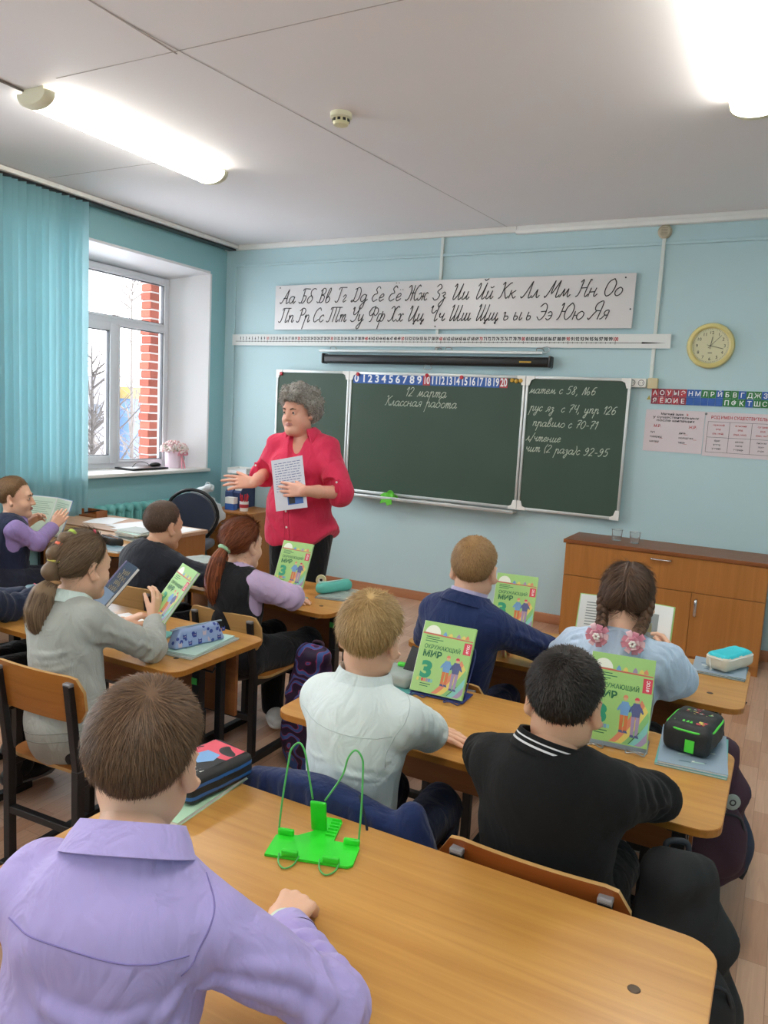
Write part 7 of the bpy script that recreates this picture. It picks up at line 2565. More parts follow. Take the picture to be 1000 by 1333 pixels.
b.build('cover_print', [M['gold_print'], M['dark_photo'], M['cover_purple']], t)

# open books
mm('page_green', 'c9dccb', .6); mm('page_print', '9bb3a4', .7); mm('page_grey', '8d9494', .7)
def open_book(label, loc, yaw, tilt, w, h, spread, pics, cover='cover_green'):
    t = thing('open_book', label, 'book', loc, yaw)
    for sx in (-1, 1):
        a = spread * sx
        F = np.eye(4)
        X = V3(math.cos(a), -math.sin(a) * sx * 0 + math.sin(abs(a)) * -1.0, 0)
        X = V3(math.cos(spread) * sx, -math.sin(spread), 0)
        U_ = V3(0, math.sin(tilt), math.cos(tilt))
        N_ = nrm(np.cross(X, U_)) * sx
        if N_[1] > 0:
            N_ = -N_
        F[:3, 0] = X; F[:3, 1] = U_; F[:3, 2] = N_
        b = MB()
        b.b2((0, 0, -.006), (w, h, 0)); b.xf(F); pg = b.build('page_block', M['paper'], t)
        b = MB()
        b.b2((0, -.003, -.0085), (w + .004, h + .003, -.006)); b.xf(F); b.build('cover', M[cover], t)
        b = MB()
        for kind, x0, y0, x1, y1 in pics[0 if sx < 0 else 1]:
            if sx < 0:
                x0, x1 = 1 - x1, 1 - x0
                q = [(x0 * w, y0 * h), (x0 * w, y1 * h), (x1 * w, y1 * h), (x1 * w, y0 * h)]
                q = [((1 - 0) * x, y) for x, y in q]
            else:
                q = [(x0 * w, y0 * h), (x1 * w, y0 * h), (x1 * w, y1 * h), (x0 * w, y1 * h)]
            poly(b, q, kind, .0004 + .0002 * (kind != 0), F)
        b.build('page_print', [M['page_green'], M['page_print'], M['page_grey'], M['ink'], M['rb_yellow']], pg)
    return t
lines = lambda x0, x1, y0, y1, n, k=1: [(k, x0, y0 + (y1 - y0) * i / n, x1 - .12 * ((i * 7) % 3) * (x1 - x0), y0 + (y1 - y0) * i / n + .35 * (y1 - y0) / n) for i in range(n)]
open_book('open textbook with printed pages standing in front of the braided girl', (4.235, -2.845, .652), .02, .30, .165, .245, .16,
          [lines(.15, .85, .55, .92, 9, 2) + [(3, .12, .10, .3, .2), (1, .15, .25, .8, .48)], lines(.1, .85, .10, .36, 6, 2) + [(2, .2, .48, .72, .86), (4, .33, .58, .6, .72), (1, .40, .50, .52, .84)]])
open_book('open book with pale green pages propped before the boy in profile', (.60, -2.40, .648), -.02, .40, .19, .24, .22,
          [[(0, .03, .03, .97, .97)] + lines(.12, .88, .35, .9, 10), [(0, .03, .03, .97, .97)] + lines(.12, .9, .4, .92, 10) + [(2, .3, .08, .7, .30), (1, .1, .1, .25, .25)]], 'pic_blue')

# stands
mm('stand_green', '2fd62f', .35); mm('stand_wire_green', '4fae5a', .35); mm('stand_blue', '2c3a78', .4); mm('wire_grey', 'a9adb2', .3, metal=.7)
def wire_stand(label, loc, yaw, tilt, m, w=.16):
    t = thing('book_stand', label, 'book stand', loc, yaw)
    U_ = V3(0, math.sin(tilt), math.cos(tilt))
    for sx in (-1, 1):
        x = sx * w * .32
        b = MB(); b.tube(smoothpath([V3(x - .025, -.018, .004), V3(x - .022, -.040, .004), V3(x, -.046, .012), V3(x + .022, -.040, .004), V3(x + .025, -.018, .004)], 4), .0022, 6); b.build('front_hook', M[m], t, smooth=3.2)
        b = MB(); b.tube(smoothpath([V3(sx * w * .45, .012, .004), V3(sx * w * .5, .012, .01) + U_ * .13, V3(sx * w * .40, .012, 0) + U_ * .165, V3(sx * w * .28, .012, 0) + U_ * .13, V3(sx * w * .16, .012, .01)], 6), .0022, 6); b.build('back_loop', M[m], t, smooth=3.2)
    b = MB(); b.b2((-w / 2, -.020, 0.001), (w / 2, .075, .0055), 0, .002); b.build('base', M[m], t)
    return t
wire_stand('dark blue book stand holding the green textbook by the blond boy', (3.81, -3.488, .64), .02, .44, 'stand_blue', .18)
wire_stand('grey wire book stand under the largest green textbook', (4.365, -3.535, .64), .10, .25, 'wire_grey', .17)

# bright green plastic stand on the near desk
t = thing('book_stand', 'empty bright green plastic book stand with two wire loops', 'book stand', (3.95, -4.405, .64), .31)
k = 1.0
b = MB()
out = [(-.088, -.050), (.078, -.050), (.088, -.040), (.088, .020), (.080, .030), (.032, .030), (.032, .105), (.022, .115), (-.018, .115), (-.018, .055), (-.045, .030), (-.078, .030), (-.088, .020)]
b.prism(out, .001, .006); b.build('base', M['stand_green'], t)
b = MB(); b.box((-.008, .055, .040), (.034, .007, .074), 0, rx(.25), .003); b.build('upright', M['stand_green'], t, smooth=.8)
for i in range(6):
    b = MB(); b.box((.020, .046 + .012 * i, .0075), (.020, .004, .005), 0, None, .001); b.build('ratchet_tooth', M['stand_green'], t)
for (x, y, sx) in ((-.068, .026, 1), (.070, .026, 1), (-.038, -.046, 1), (.045, -.046, 1)):
    b = MB(); b.box((x, y, .012), (.034, .009, .014), 0, None, .003); b.build('wire_clip', M['stand_green'], t, smooth=.8)
tl = .25
UP = V3(0, math.sin(tl), math.cos(tl))
for sx in (-1, 1):
    base = V3(sx * .084, .026, .010); top = V3(sx * .064, .02, .0) + UP * .185
    inn = V3(sx * .013 - .008, .05, .078)
    pts = [base, base * .6 + V3(sx * .082, .024, 0) * .4 + UP * .07, V3(sx * .079, .024, 0) + UP * .150, V3(sx * .075, .022, 0) + UP * .178, V3(sx * .060, .022, 0) + UP * .192, V3(sx * .046, .022, 0) + UP * .175, V3(sx * .036, .028, 0) + UP * .135, inn]
    b = MB(); b.tube(smoothpath(pts, 6), .0021, 7); b.build('wire_loop', M['stand_wire_green'], t, smooth=3.2)
for x in (-.040, .042):
    b = MB(); b.tube(smoothpath([V3(x - .020, -.044, .008), V3(x - .014, -.066, .003), V3(x + .002, -.082, .003), V3(x + .016, -.066, .003), V3(x + .020, -.044, .008)], 5), .0017, 6); b.build('front_hook', M['stand_wire_green'], t, smooth=3.2)

# ------------------------------------------------------------------ notebooks
mm('nb_bluegrey', '8fa3b5', .4); mm('nb_green', 'a9cdb0', .45); mm('nb_teal', '5aa6a0', .45); mm('nb_grey', '9aa6a2', .5); mm('nb_mint', 'b9d8cf', .5); mm('nb_print', '5d7a86', .5)
def notebook(label, loc, yaw, m, w=.165, h=.21, th=.006, group=None, deco=0):
    t = thing('notebook', label, 'notebook', loc, yaw, group)
    b = MB()
    b.b2((-w / 2, -h / 2, th - .0008), (w / 2, h / 2, th)); b.b2((-w / 2, -h / 2, 0), (w / 2, h / 2, .0008))
    b.build('cover', M[m], t)
    b = MB(); b.b2((-w / 2 + .001, -h / 2 + .002, .0009), (w / 2 - .002, h / 2 - .002, th - .0009)); b.build('pages', M['paper'], t)
    if deco:
        F = np.eye(4); F[:3, 3] = (-w / 2, -h / 2, th)
        b = MB(); rs = random.Random(deco)
        for i in range(14):
            x, y = rs.uniform(.02, w - .05), rs.uniform(.02, h - .03)
            a, c = rs.uniform(.008, .035), rs.uniform(.004, .014)
            poly(b, [(x, y), (x + a, y + c * .3), (x + a * .9, y + c), (x + .1 * a, y + c * .8)], i % 3, .0003 + .0001 * (i % 3), F)
        b.build('cover_print', [M['nb_print'], M['arc_white'], M['nb_mint']], t)
    return t
Z = .6405
notebook('blue grey notebook, lowest under the black and green pencil case', (4.556, -3.452, Z), .06, 'nb_teal', .175, .27, .006)
notebook('blue grey patterned notebook directly under the black and green pencil case', (4.556, -3.450, Z + .0062), .09, 'nb_bluegrey', .17, .27, .006, deco=3)
notebook('grey blue notebook under the cyan topped pencil case, lowest', (4.558, -2.612, Z), -.02, 'nb_print', .18, .19, .005)
notebook('grey blue patterned notebook directly under the cyan topped pencil case', (4.556, -2.610, Z + .0052), .03, 'nb_bluegrey', .18, .19, .005, deco=4)
notebook('grey green notebook, lowest under the blue cat print pencil case', (2.885, -3.545, Z), .08, 'nb_grey', .15, .29, .006)
notebook('patterned notebook directly under the blue cat print pencil case', (2.880, -3.54, Z + .0062), .16, 'nb_mint', .14, .27, .005, deco=5)
notebook('teal notebook under the grey cardigan girl\'s hands', (2.66, -3.60, Z), .2, 'nb_teal', .165, .21, .005)
notebook('teal notebook under the auburn girl\'s folded arms', (2.70, -2.79, Z), .05, 'nb_teal', .20, .17, .005)
notebook('blue green notebook, lowest under the teal roll pencil case', (2.87, -2.55, Z), .25, 'nb_print', .17, .22, .005)
notebook('pale notebook directly under the teal roll pencil case', (2.87, -2.55, Z + .0052), .32, 'nb_grey', .165, .21, .005, deco=6)
notebook('patterned green book under the black pencil case on the near desk', (3.582, -4.375, Z), .05, 'nb_green', .165, .25, .010, deco=7)
notebook('pale green notebook on the desk corner cut off by the photo edge, top of two', (2.845, -4.49, Z + .0062), -.15, 'nb_mint', .165, .21, .005)
notebook('grey notebook on the desk corner cut off by the photo edge, lower of two', (2.845, -4.48, Z), -.10, 'nb_grey', .165, .21, .006)
for i in range(6):
    notebook('grey green notebook in the stack by the dark pencil case', (1.08 + .012 * ((i * 5) % 3), -2.12 + .008 * ((i * 7) % 4), Z + .0092 * i), .1 * ((i % 3) - 1) + 1.5, ('nb_grey', 'nb_teal', 'nb_print', 'nb_grey', 'nb_mint', 'nb_grey')[i], .165, .21, .009, 'stacked notebooks')
notebook('blue grey folder at the near edge of the desk by the blinds', (1.27, -2.47, Z), .05, 'nb_print', .22, .14, .012)
# loose papers on the teacher's desk
mm('paper_white', 'f0f0f2', .7)
for i, (x, y, a, lab) in enumerate(((.80, -1.83, .2, 'white paper sheet on the teacher desk, uppermost of the overlapping pair'), (.70, -1.77, -.15, 'white paper sheet on the teacher desk, lower of the overlapping pair'), (1.05, -1.72, .05, 'white paper sheet near the corner of the teacher desk'), (.42, -1.75, .4, 'white paper sheet at the radiator end of the teacher desk'))):
    o = MB().b2((-.105, -.148, 0), (.105, .148, .0012)).build('paper_sheet', M['paper_white'], None, loc=(x, y, .6455 + .0014 * (2 - i if i < 2 else 0)))
    o.rotation_euler = (0, 0, a)
    tag(o, lab, 'paper')
o = MB().b2((-.07, -.10, 0), (.07, .10, .0010)).build('paper_sheet', M['paper_white'], None, loc=(2.40, -3.50, Z)); o.rotation_euler = (0, 0, -.3)
tag(o, 'white paper sheet lying on the desk beside the dark blue book', 'paper')
t = thing('desk_organizer', 'small dark wooden tray at the radiator end of the teacher desk', 'organizer', (.20, -1.68, .6455))
b = MB(); b.b2((-.10, -.05, 0), (.10, .05, .012)); b.b2((-.10, -.05, .012), (-.09, .05, .05)); b.b2((.09, -.05, .012), (.10, .05, .05)); b.b2((-.09, .042, .012), (.09, .05, .05)); b.build('tray', M['cabinet_edge'], t)
b = MB(); b.tube([(-.07, -.01, .02), (.06, .01, .05)], .005, 8); b.build('pen', M['black_plastic'], t)

# ------------------------------------------------------------------ pencil cases
def soft_box(S_, w, d, h, r=.02, z0=0):
    pass
def case_sdf(w, d, h, r, wav=(.0012, 70, 3), taper=0.0):
    S = SDF()
    def q(P):
        hx, hy, hz = w / 2 - r, d / 2 - r, h / 2 - r
        z = P[:, 2] - h / 2
        k = 1 - taper * np.clip(z / h + .5, 0, 1)
        a = np.stack([np.abs(P[:, 0]) / k - hx, np.abs(P[:, 1]) / k - hy, np.abs(z) - hz], 1)
        return np.sqrt((np.maximum(a, 0) ** 2).sum(1)) + np.minimum(a.max(1), 0) - r
    S.ops.append(('fn', 'u', 0, q))
    S.lo, S.hi = V3(-w / 2, -d / 2, 0), V3(w / 2, d / 2, h)
    if wav:
        S.disp.append(wavy(*wav))
    return S
def case(label, loc, yaw, dims, r, mats, matfn=None, cell=.004, taper=0.0, name='pencil_case'):
    t = thing(name, label, 'pencil case', loc, yaw)
    S = case_sdf(*dims, r, taper=taper)
    sdf_obj('body', [mesh_sdf(S, cell, pad=.008)], mats, t, V3(0, 0, 0), matfn)
    return t, S
def loopbox(w, d, z, r, n=8):
    return [(x, y, z) for x, y in rrect(-w / 2, -d / 2, w / 2, d / 2, r, n)]
mm('case_black', '1e2022', .6, bump=.3, bscale=700); mm('neon_green', '4fd03c', .45); mm('case_cyan', '35c6d4', .6, bump=.2, bscale=900); mm('case_cream', 'd8d3c3', .6)
t, S = case('black pencil case with bright green trim beside the black sweater boy', (4.552, -3.425, Z + .0128), -.14, (.125, .185, .078), .022, M['case_black'])
for z in (.066,):
    b = MB(); b.tube(loopbox(.121, .181, z, .045), .003, 6, closed=True); b.build('trim_piping', M['neon_green'], t, smooth=3.2)
b = MB(); b.box((.012, -.095, .028), (.024, .004, .034), 0, None, .001); b.build('zip_tag', M['neon_green'], t)
b = MB()
F = np.eye(4); F[:3, 3] = (0, 0, .0788)
for i in range(5):
    x_ = -.042 + .010 * i
    poly(b, [(x_, -.058), (x_ + .0075, -.058), (x_ + (.0075 if i % 2 else .005), -.043), (x_ + (.001 if i % 3 else .003), -.043)], 1, .0004, F)
for i, (x, y) in enumerate(((.02, -.052), (.028, -.046), (.036, -.052), (.024, -.036), (.034, -.036))):
    poly(b, [(x - .006, y - .006), (x + .006, y - .006), (x + .006, y + .006), (x - .006, y + .006)], (0, 2)[i % 2], .0004, F)
rs = random.Random(3)
for i in range(26):
    a = rs.uniform(0, 2 * PI); r_ = rs.uniform(.008, .034)
    x, y = r_ * math.cos(a) * 1.1, .045 + r_ * .75 * math.sin(a)
    s_ = rs.uniform(.002, .005)
    poly(b, [(x - s_, y - s_ * .5), (x + s_, y - s_ * .4), (x + s_ * .6, y + s_ * .5), (x - s_ * .7, y + s_ * .4)], i % 4, .0004, F)
b.build('printed_patch', [M['tag_red'], M['neon_green'], M['rb_yellow'], M['arc_white']], t)
t, S = case('cream pencil case with a cyan top on the notebooks by the braided girl', (4.585, -2.585, Z + .0106), -.45, (.095, .20, .062), .024, [M['case_cream'], M['case_cyan']], lambda C: (C[:, 2] > .052).astype(int))
b = MB(); b.tube(loopbox(.092, .197, .046, .030), .0022, 6, closed=True); b.build('zipper', M['paper'], t, smooth=3.2)
b = MB(); b.tube([(-.02, -.102, .044), (-.012, -.108, .02), (-.010, -.106, -.012 + .014)], .002, 6); b.box((-.010, -.107, .003), (.006, .004, .012)); b.build('zip_pull', M['paper'], t)
def cat_mat():
    m = mat('cat_print', '8fa6d2', .5)
    nt = m.node_tree
    b = nt.nodes['Principled BSDF']
    tc = nt.nodes.new('ShaderNodeTexCoord')
    vo = nt.nodes.new('ShaderNodeTexVoronoi'); vo.inputs['Scale'].default_value = 42
    nt.links.new(tc.outputs['Object'], vo.inputs['Vector'])
    rp = nt.nodes.new('ShaderNodeValToRGB'); rp.color_ramp.interpolation = 'CONSTANT'
    rp.color_ramp.elements[0].color = lin('33489a'); rp.color_ramp.elements[1].position = .30; rp.color_ramp.elements[1].color = lin('95abd6')
    nt.links.new(vo.outputs['Distance'], rp.inputs[0])
    nt.links.new(rp.outputs[0], b.inputs['Base Color'])
    return m
t, S = case('light blue pencil case printed with small dark cats, long and boxy', (2.880, -3.555, Z + .0118), -.22, (.058, .225, .068), .012, cat_mat(), taper=.25)
b = MB(); b.tube([(0, -.108, .067), (0, 0, .0695), (0, .108, .067)], .003, 6, flat=2.0); b.build('zipper', M['nb_bluegrey'], t, smooth=3.2)
mm('cat_navy', '2f4290', .5); mm('cat_face', 'c9b7c4', .5)
b = MB()
for side in (-1, 1):
    for i in range(5):
        for j in range(2):
            y = -.088 + .042 * i + .02 * j
            z = .016 + .026 * j
            xx = side * (.0295 - .0095 * (z / .068) * .75 + .0006)
            F = frame((xx, y, z), (0, side, 0), (-side * .13, 0, 1))
            poly(b, [(-.007, -.008), (.007, -.008), (.008, .004), (.007, .011), (.004, .006), (-.004, .006), (-.007, .011), (-.008, .004)], (i + j) % 3 == 0, 0, F)
            poly(b, [(-.004, -.001), (-.001, -.001), (-.001, .002), (-.004, .002)], 1, .0003, F)
            poly(b, [(.001, -.001), (.004, -.001), (.004, .002), (.001, .002)], 1, .0003, F)
b.build('cat_pattern', [M['cat_navy'], M['cat_face']], t)
mm('case_teal', '5fb9ac', .6)
t, S = case('teal roll pencil case on the notebooks beside the auburn girl', (2.835, -2.54, Z + .0106), -.32, (.062, .205, .052), .024, M['case_teal'])
b = MB(); b.tube([(.0, -.098, .051), (.004, 0, .0545), (.0, .098, .051)], .0025, 6, flat=2); b.build('zipper', M['nb_mint'], t, smooth=3.2)
mm('case_blue_edge', '2a5f9e', .4)
t, S = case('black zip pencil case with a racing print lid on the near desk', (3.60, -4.335, Z + .0105), -.12, (.135, .195, .062), .016, [M['case_black'], M['case_blue_edge']], lambda C: ((np.abs(C[:, 2] - .018) < .003) | (np.abs(C[:, 2] - .042) < .003)).astype(int))
b = MB(); F = np.eye(4); F[:3, 3] = (0, 0, .0628)
poly(b, [(-.05, -.080), (.05, -.080), (.05, .080), (-.05, .080)], 0, .0002, F)
poly(b, [(-.05, .0), (.05, .02), (.05, .080), (-.05, .080)], 1, .0004, F)
poly(b, [(-.03, -.01), (.01, -.03), (.03, .0), (.02, .03), (-.02, .03)], 2, .0006, F)
for i in range(8):
    for j in range(3):
        if (i + j) % 2:
            poly(b, [(-.05 + .0125 * i, -.078 + .011 * j), (-.0375 + .0125 * i, -.078 + .011 * j), (-.0375 + .0125 * i, -.067 + .011 * j), (-.05 + .0125 * i, -.067 + .011 * j)], 3, .0006, F)
b.build('printed_lid', [M['case_black'], M['tag_red'], M['pic_blue'], M['arc_white']], t)
t, S = case('dark pencil case lying on the desk before the notebook stack by the blinds', (1.14, -2.37, Z), 1.3, (.085, .20, .05), .018, M['case_black'])
b = MB(); b.tube([(.0, -.095, .05), (0, 0, .0525), (.0, .095, .05)], .0025, 6); b.build('zipper', M['desk_edge'], t, smooth=3.2)
t, S = case('black flat pencil case with a grey lid in front of the dark jacket boy', (1.97, -2.475, Z), 1.40, (.15, .215, .045), .014, [M['case_black'], M['nb_grey']], lambda C: (C[:, 2] > .041).astype(int))
b = MB(); b.tube(loopbox(.146, .211, .030, .02), .002, 6, closed=True); b.build('zipper', M['grey_cap'], t, smooth=3.2)
t, S = case('grey blue pencil case at the far corner of the cardigan girl\'s desk', (1.915, -3.455, Z), 1.2, (.085, .20, .048), .018, M['nb_print'])
b = MB(); b.tube([(.0, -.095, .048), (0, 0, .0505), (.0, .095, .048)], .0025, 6); b.build('zipper', M['tag_red'], t, smooth=3.2)
# open grey case with black flap next to the blond boy
t = thing('pencil_case', 'open grey pencil case with a raised black flap beside the blond boy', 'pencil case', (3.63, -3.44, Z), -.15)
sdf_obj('body', [mesh_sdf(case_sdf(.17, .11, .045, .014), .004, pad=.008)], M['nb_grey'], t, V3(0, 0, 0))
b = MB(); b.box((.075, .02, .065), (.09, .008, .105), 0, rx(-.35) @ ry(.15), .003); b.build('flap', M['case_black'], t, smooth=.8)
b = MB(); b.box((.02, .03, .052), (.05, .02, .012), 0, rz(.3), .004); b.build('green_sharpener', M['neon_green'], t, smooth=.8)
b = MB(); b.b2((-.10, -.07, 0.0), (.12, .08, .003)); b.build('liner', M['nb_teal'], t)
# pens, eraser, tape
mm('pen_pink', 'c06a9a', .4); mm('pen_violet', '7a5fae', .4)
for i, (x, y, a, m, lab) in enumerate(((2.00, -2.62, .5, 'pen_pink', 'pink pen lying before the dark jacket boy'), (2.08, -2.63, .2, 'pen_violet', 'violet pen lying before the dark jacket boy'))):
    t = thing('pen', lab, 'pen', (x, y, Z + .005), a, 'pens')
    b = MB(); b.lathe([(0, -.07), (.003, -.062), (.0048, -.052), (.0048, .065), (.003, .07), (0, .07)], (0, 0, 0), 10, 0, ry(PI / 2)); b.build('barrel', M[m], t, smooth=.8)
    b = MB(); b.lathe([(.0053, .02), (.0055, .072), (0, .073)], (0, 0, 0), 10, 0, ry(PI / 2)); b.build('cap', M['white_plastic'], t, smooth=.8)
t = thing('eraser', 'green and white eraser on the desk below the dark blue book', 'eraser', (2.335, -3.475, Z), .4)
b = MB(); b.b2((-.035, -.012, 0), (.02, .012, .012), 0, .002); b.build('sleeve', M['three_teal'], t)
b = MB(); b.b2((.02, -.0115, .0005), (.036, .0115, .0115), 0, .002); b.build('rubber', M['white_plastic'], t)
t = thing('tape_roll', 'pale yellow round tape roll standing behind the teal roll case', 'tape', (2.69, -2.43, Z + .026), .5)
b = MB(); b.lathe([(.026, -.009), (.026, .009), (.016, .009), (.016, -.009), (.026, -.009)], (0, 0, 0), 28, 0, rx(PI / 2)); b.build('roll', mat('tape_cream', 'd9d6b0', .4), t, smooth=.7)
b = MB(); b.lathe([(.016, -.0085), (.016, .0085), (.008, .006), (.008, -.006), (.016, -.0085)], (0, 0, 0), 20, 0, rx(PI / 2)); b.build('core', M['white_plastic'], t, smooth=.7)

# the sheet in the teacher's hand
t = thing('document', 'sheet of typed paper with a dark blue picture in the teacher\'s hand', 'paper', (2.365, -2.275, 1.115))
F = frame((0, 0, 0), nrm(V3(.975, -.03, .20)) , nrm(V3(-.10, .12, 1.0)))
F = frame((0, 0, 0), V3(.97, -.06, .21), V3(-.21, .06, .975))
w, h = .215, .275
b = MB(); b.b2((-w / 2, -h / 2, -.0006), (w / 2, h / 2, .0006)); b.xf(F); b.build('sheet', mat('document_paper', 'cfd2dc', .7), t)
b = MB()
rs = random.Random(5)
for i in range(12):
    y = h / 2 - .025 - .0135 * i
    x = -w / 2 + .02
    while x < w / 2 - .03:
        l = rs.uniform(.008, .03)
        poly(b, [(x, y), (min(x + l, w / 2 - .018), y), (min(x + l, w / 2 - .018), y + .0035), (x, y + .0035)], 0, .0009, F)
        x += l + .006
poly(b, [(-.02, -h / 2 + .025), (.085, -h / 2 + .025), (.085, -h / 2 + .085), (-.02, -h / 2 + .085)], 1, .0009, F)
poly(b, [(-.012, -h / 2 + .03), (.03, -h / 2 + .03), (.03, -h / 2 + .07), (-.012, -h / 2 + .07)], 2, .0012, F)
b.build('print', [M['pic_navy'], M['strip_blue'], M['ink']], t)

# ------------------------------------------------------------------ bags and the draped jacket
def backpack(label, loc, yaw, w, d, h, mats, pocket=True, badge=False, matfn=None, strap=True):
    t = thing('backpack', label, 'backpack', loc, yaw)
    S = SDF()
    S.el((0, 0, h * .36), (w * .49, d * .5, h * .40), None)
    S.el((0, -d * .05, h * .22), (w * .52, d * .56, h * .26), None, .06)
    S.rc((-w * .20, .0, h * .60), (-w * .12, .0, h * .86), d * .40, d * .26, .05)
    S.rc((w * .20, .0, h * .60), (w * .12, .0, h * .86), d * .40, d * .26, .05)
    S.rc((-w * .14, .0, h * .90), (w * .14, .0, h * .90), d * .22, d * .22, .05)
    S.disp.append(wavy(.008, 26, 60)); S.disp.append(wavy(.003, 60, 61))
    S.half((0, 0, 0.012), (0, 0, -1), .01)
    sdf_obj('body', [mesh_sdf(S, .008)], mats[0], t, V3(0, 0, 0), matfn)
    if pocket:
        Q = SDF()
        Q.el((0, -d * .40, h * .36), (w * .40, d * .28, h * .26), None)
        Q.el((0, -d * .42, h * .26), (w * .41, d * .30, h * .22), None, .04)
        Q.disp.append(wavy(.003, 40, 62))
        sdf_obj('front_pocket', [mesh_sdf(Q, .007)], mats[1], t, V3(0, 0, 0))
        b = MB(); b.tube(smoothpath([(-w * .34, -d * .56, h * .42), (-w * .2, -d * .64, h * .53), (w * .2, -d * .64, h * .53), (w * .34, -d * .56, h * .42)], 5), .004, 6); b.build('zipper', mats[2], t, smooth=3.2)
    b = MB(); b.tube(smoothpath([(-.025, d * .2, h * .93), (-.02, d * .25, h * .985), (.02, d * .25, h * .985), (.025, d * .2, h * .93)], 5), .007, 8); b.build('grab_loop', mats[2], t, smooth=3.2)
    if strap:
        b = MB(); b.tube(smoothpath([(w * .40, d * .35, h * .30), (w * .58, d * .2, h * .22), (w * .60, d * .1, h * .08), (w * .54, d * .1, -h * .02)], 6), [.012] * 19, 6, flat=.3); b.build('strap', mats[2], t, smooth=3.2)
    if badge:
        b = MB(); b.lathe([(.024, 0), (.024, .004), (.018, .006), (0, .006)], (w * .12, -d * .60, h * .62), 24, 0, rx(PI / 2)); bo = b.build('badge', M['nb_grey'], t, smooth=.7)
        b = MB(); b.lathe([(.010, .0065), (.006, .0065)], (w * .12, -d * .60, h * .62), 20, 0, rx(PI / 2)); b.build('badge_ring', M['ink'], bo)
    return t
mm('bag_black', '18191c', .8, bump=.3, bscale=500); mm('bag_black2', '202226', .8, bump=.3, bscale=500)
mm('bag_burgundy', '3d2434', .8, bump=.3, bscale=500); mm('bag_navy', '1f2a3f', .8, bump=.3, bscale=500); mm('bag_strap', '22262e', .7)
backpack('black backpack hanging at the end of the black sweater boy\'s desk', (4.60, -3.985, .16), .50, .25, .17, .48, [M['bag_black'], M['bag_black2'], M['bag_strap']])
backpack('dark burgundy and navy backpack with a round grey badge hanging on a desk end', (4.60, -3.14, .13), .42, .22, .15, .47, [[M['bag_burgundy'], M['bag_navy']], M['bag_burgundy'], M['bag_strap']], True, True, lambda C: (C[:, 0] > .095).astype(int))
def swirl_mat():
    m = mat('swirl_print', '3a1c3f', .6)
    nt = m.node_tree
    b = nt.nodes['Principled BSDF']
    tc = nt.nodes.new('ShaderNodeTexCoord')
    wv = nt.nodes.new('ShaderNodeTexWave'); wv.wave_type = 'RINGS'; wv.inputs['Scale'].default_value = 5; wv.inputs['Distortion'].default_value = 22; wv.inputs['Detail'].default_value = 1.5; wv.inputs['Detail Scale'].default_value = 1.6
    nt.links.new(tc.outputs['Object'], wv.inputs['Vector'])
    rp = nt.nodes.new('ShaderNodeValToRGB')
    e = rp.color_ramp.elements
    e[0].color = lin('241338'); e[1].color = lin('b8305c'); e[1].position = .66
    n = e.new(.75); n.color = lin('3a5a9e')
    n = e.new(.55); n.color = lin('33183a')
    nt.links.new(wv.outputs['Fac'], rp.inputs[0])
    nt.links.new(rp.outputs[0], b.inputs['Base Color'])
    return m
backpack('purple backpack with a pink swirl print hanging between two desks', (3.02, -2.985, .0), .1, .24, .16, .54, [swirl_mat(), swirl_mat(), M['bag_burgundy']], True, False)

t = thing('jacket', 'navy jacket draped over the back of the blond boy\'s chair', 'jacket', (3.86, -4.23, .3))
o = V3(3.86, -4.23, .3)
S = SDF()
def q(P):
    x, y, z = P[:, 0] - 3.86, P[:, 1] + 4.232 - .5 * (P[:, 0] - 3.86) ** 2, P[:, 2]
    top = .700 - .8 * x * x - .10 * np.clip(x, 0, 1)
    a = np.stack([np.abs(x) - .215, np.abs(y) - .010, np.maximum(z - (top - .03), .36 - z)], 1)
    return np.sqrt((np.maximum(a, 0) ** 2).sum(1)) + np.minimum(a.max(1), 0) - .022
S.ops.append(('fn', 'u', 0, q)); S.lo, S.hi = V3(3.6, -4.42, .3), V3(4.16, -4.2, .76)
S.rc((4.07, -4.21, .655), (4.11, -4.19, .50), .032, .042, .03)
S.rc((4.11, -4.19, .50), (4.08, -4.2, .38), .042, .035, .03)
for x in (-.17, -.10, -.02, .09, .14):
    crease(S, [(3.86 + x, -4.26, .69), (3.86 + x + .01, -4.26, .6), (3.86 + x - .01, -4.26, .45)], .010)
S.disp.append(wavy(.003, 20, 77))
bake_folds(S)
g = sdf_obj('cloth', [mesh_sdf(S, .007)], navy, t, o)
b = MB(); b.tube(smoothpath([(.12, -.052, .41), (.145, -.055, .33), (.15, -.055, .2), (.15, -.055, .09)], 6), .003, 6); b.build('armhole_seam', M['bag_navy'], g, smooth=3.2)

# ------------------------------------------------------------------ window sill, corner cupboard, cabinet top
t = thing('laptop', 'closed thin black laptop on the window sill', 'laptop', (-.14, -.86, .9365), 0)
b = MB(); b.b2((-.11, -.20, 0.003), (.11, .20, .010), 0, .003); b.build('base', M['black_plastic'], t, smooth=.7)
b = MB(); b.b2((-.11, -.20, .0105), (.11, .20, .017), 0, .003); b.build('lid', M['black_plastic'], t, smooth=.7)
t = thing('computer_mouse', 'small black mouse lying on the closed laptop', 'mouse', (-.15, -.70, .9545), 1.2)
S = SDF(); S.el((0, 0, .012), (.052, .030, .022)); S.half((0, 0, .0), (0, 0, -1), .004)
sdf_obj('body', [mesh_sdf(S, .004)], M['black_plastic'], t, V3(0, 0, 0))
o = MB().tube(smoothpath([(0, -.06, .003), (.02, -.04, .035), (.02, .02, .045), (.02, .09, .03), (.0, .13, .004)], 6), .0028, 6).build('mouse_cable', M['black_plastic'], None, smooth=3.2, loc=(-.13, -.92, .955))
tag(o, 'thin black cable arching above the laptop on the window sill', 'cable')
mm('box_pink', 'e3cfdc', .4); mm('ribbon_pink', 'e79aa8', .35)
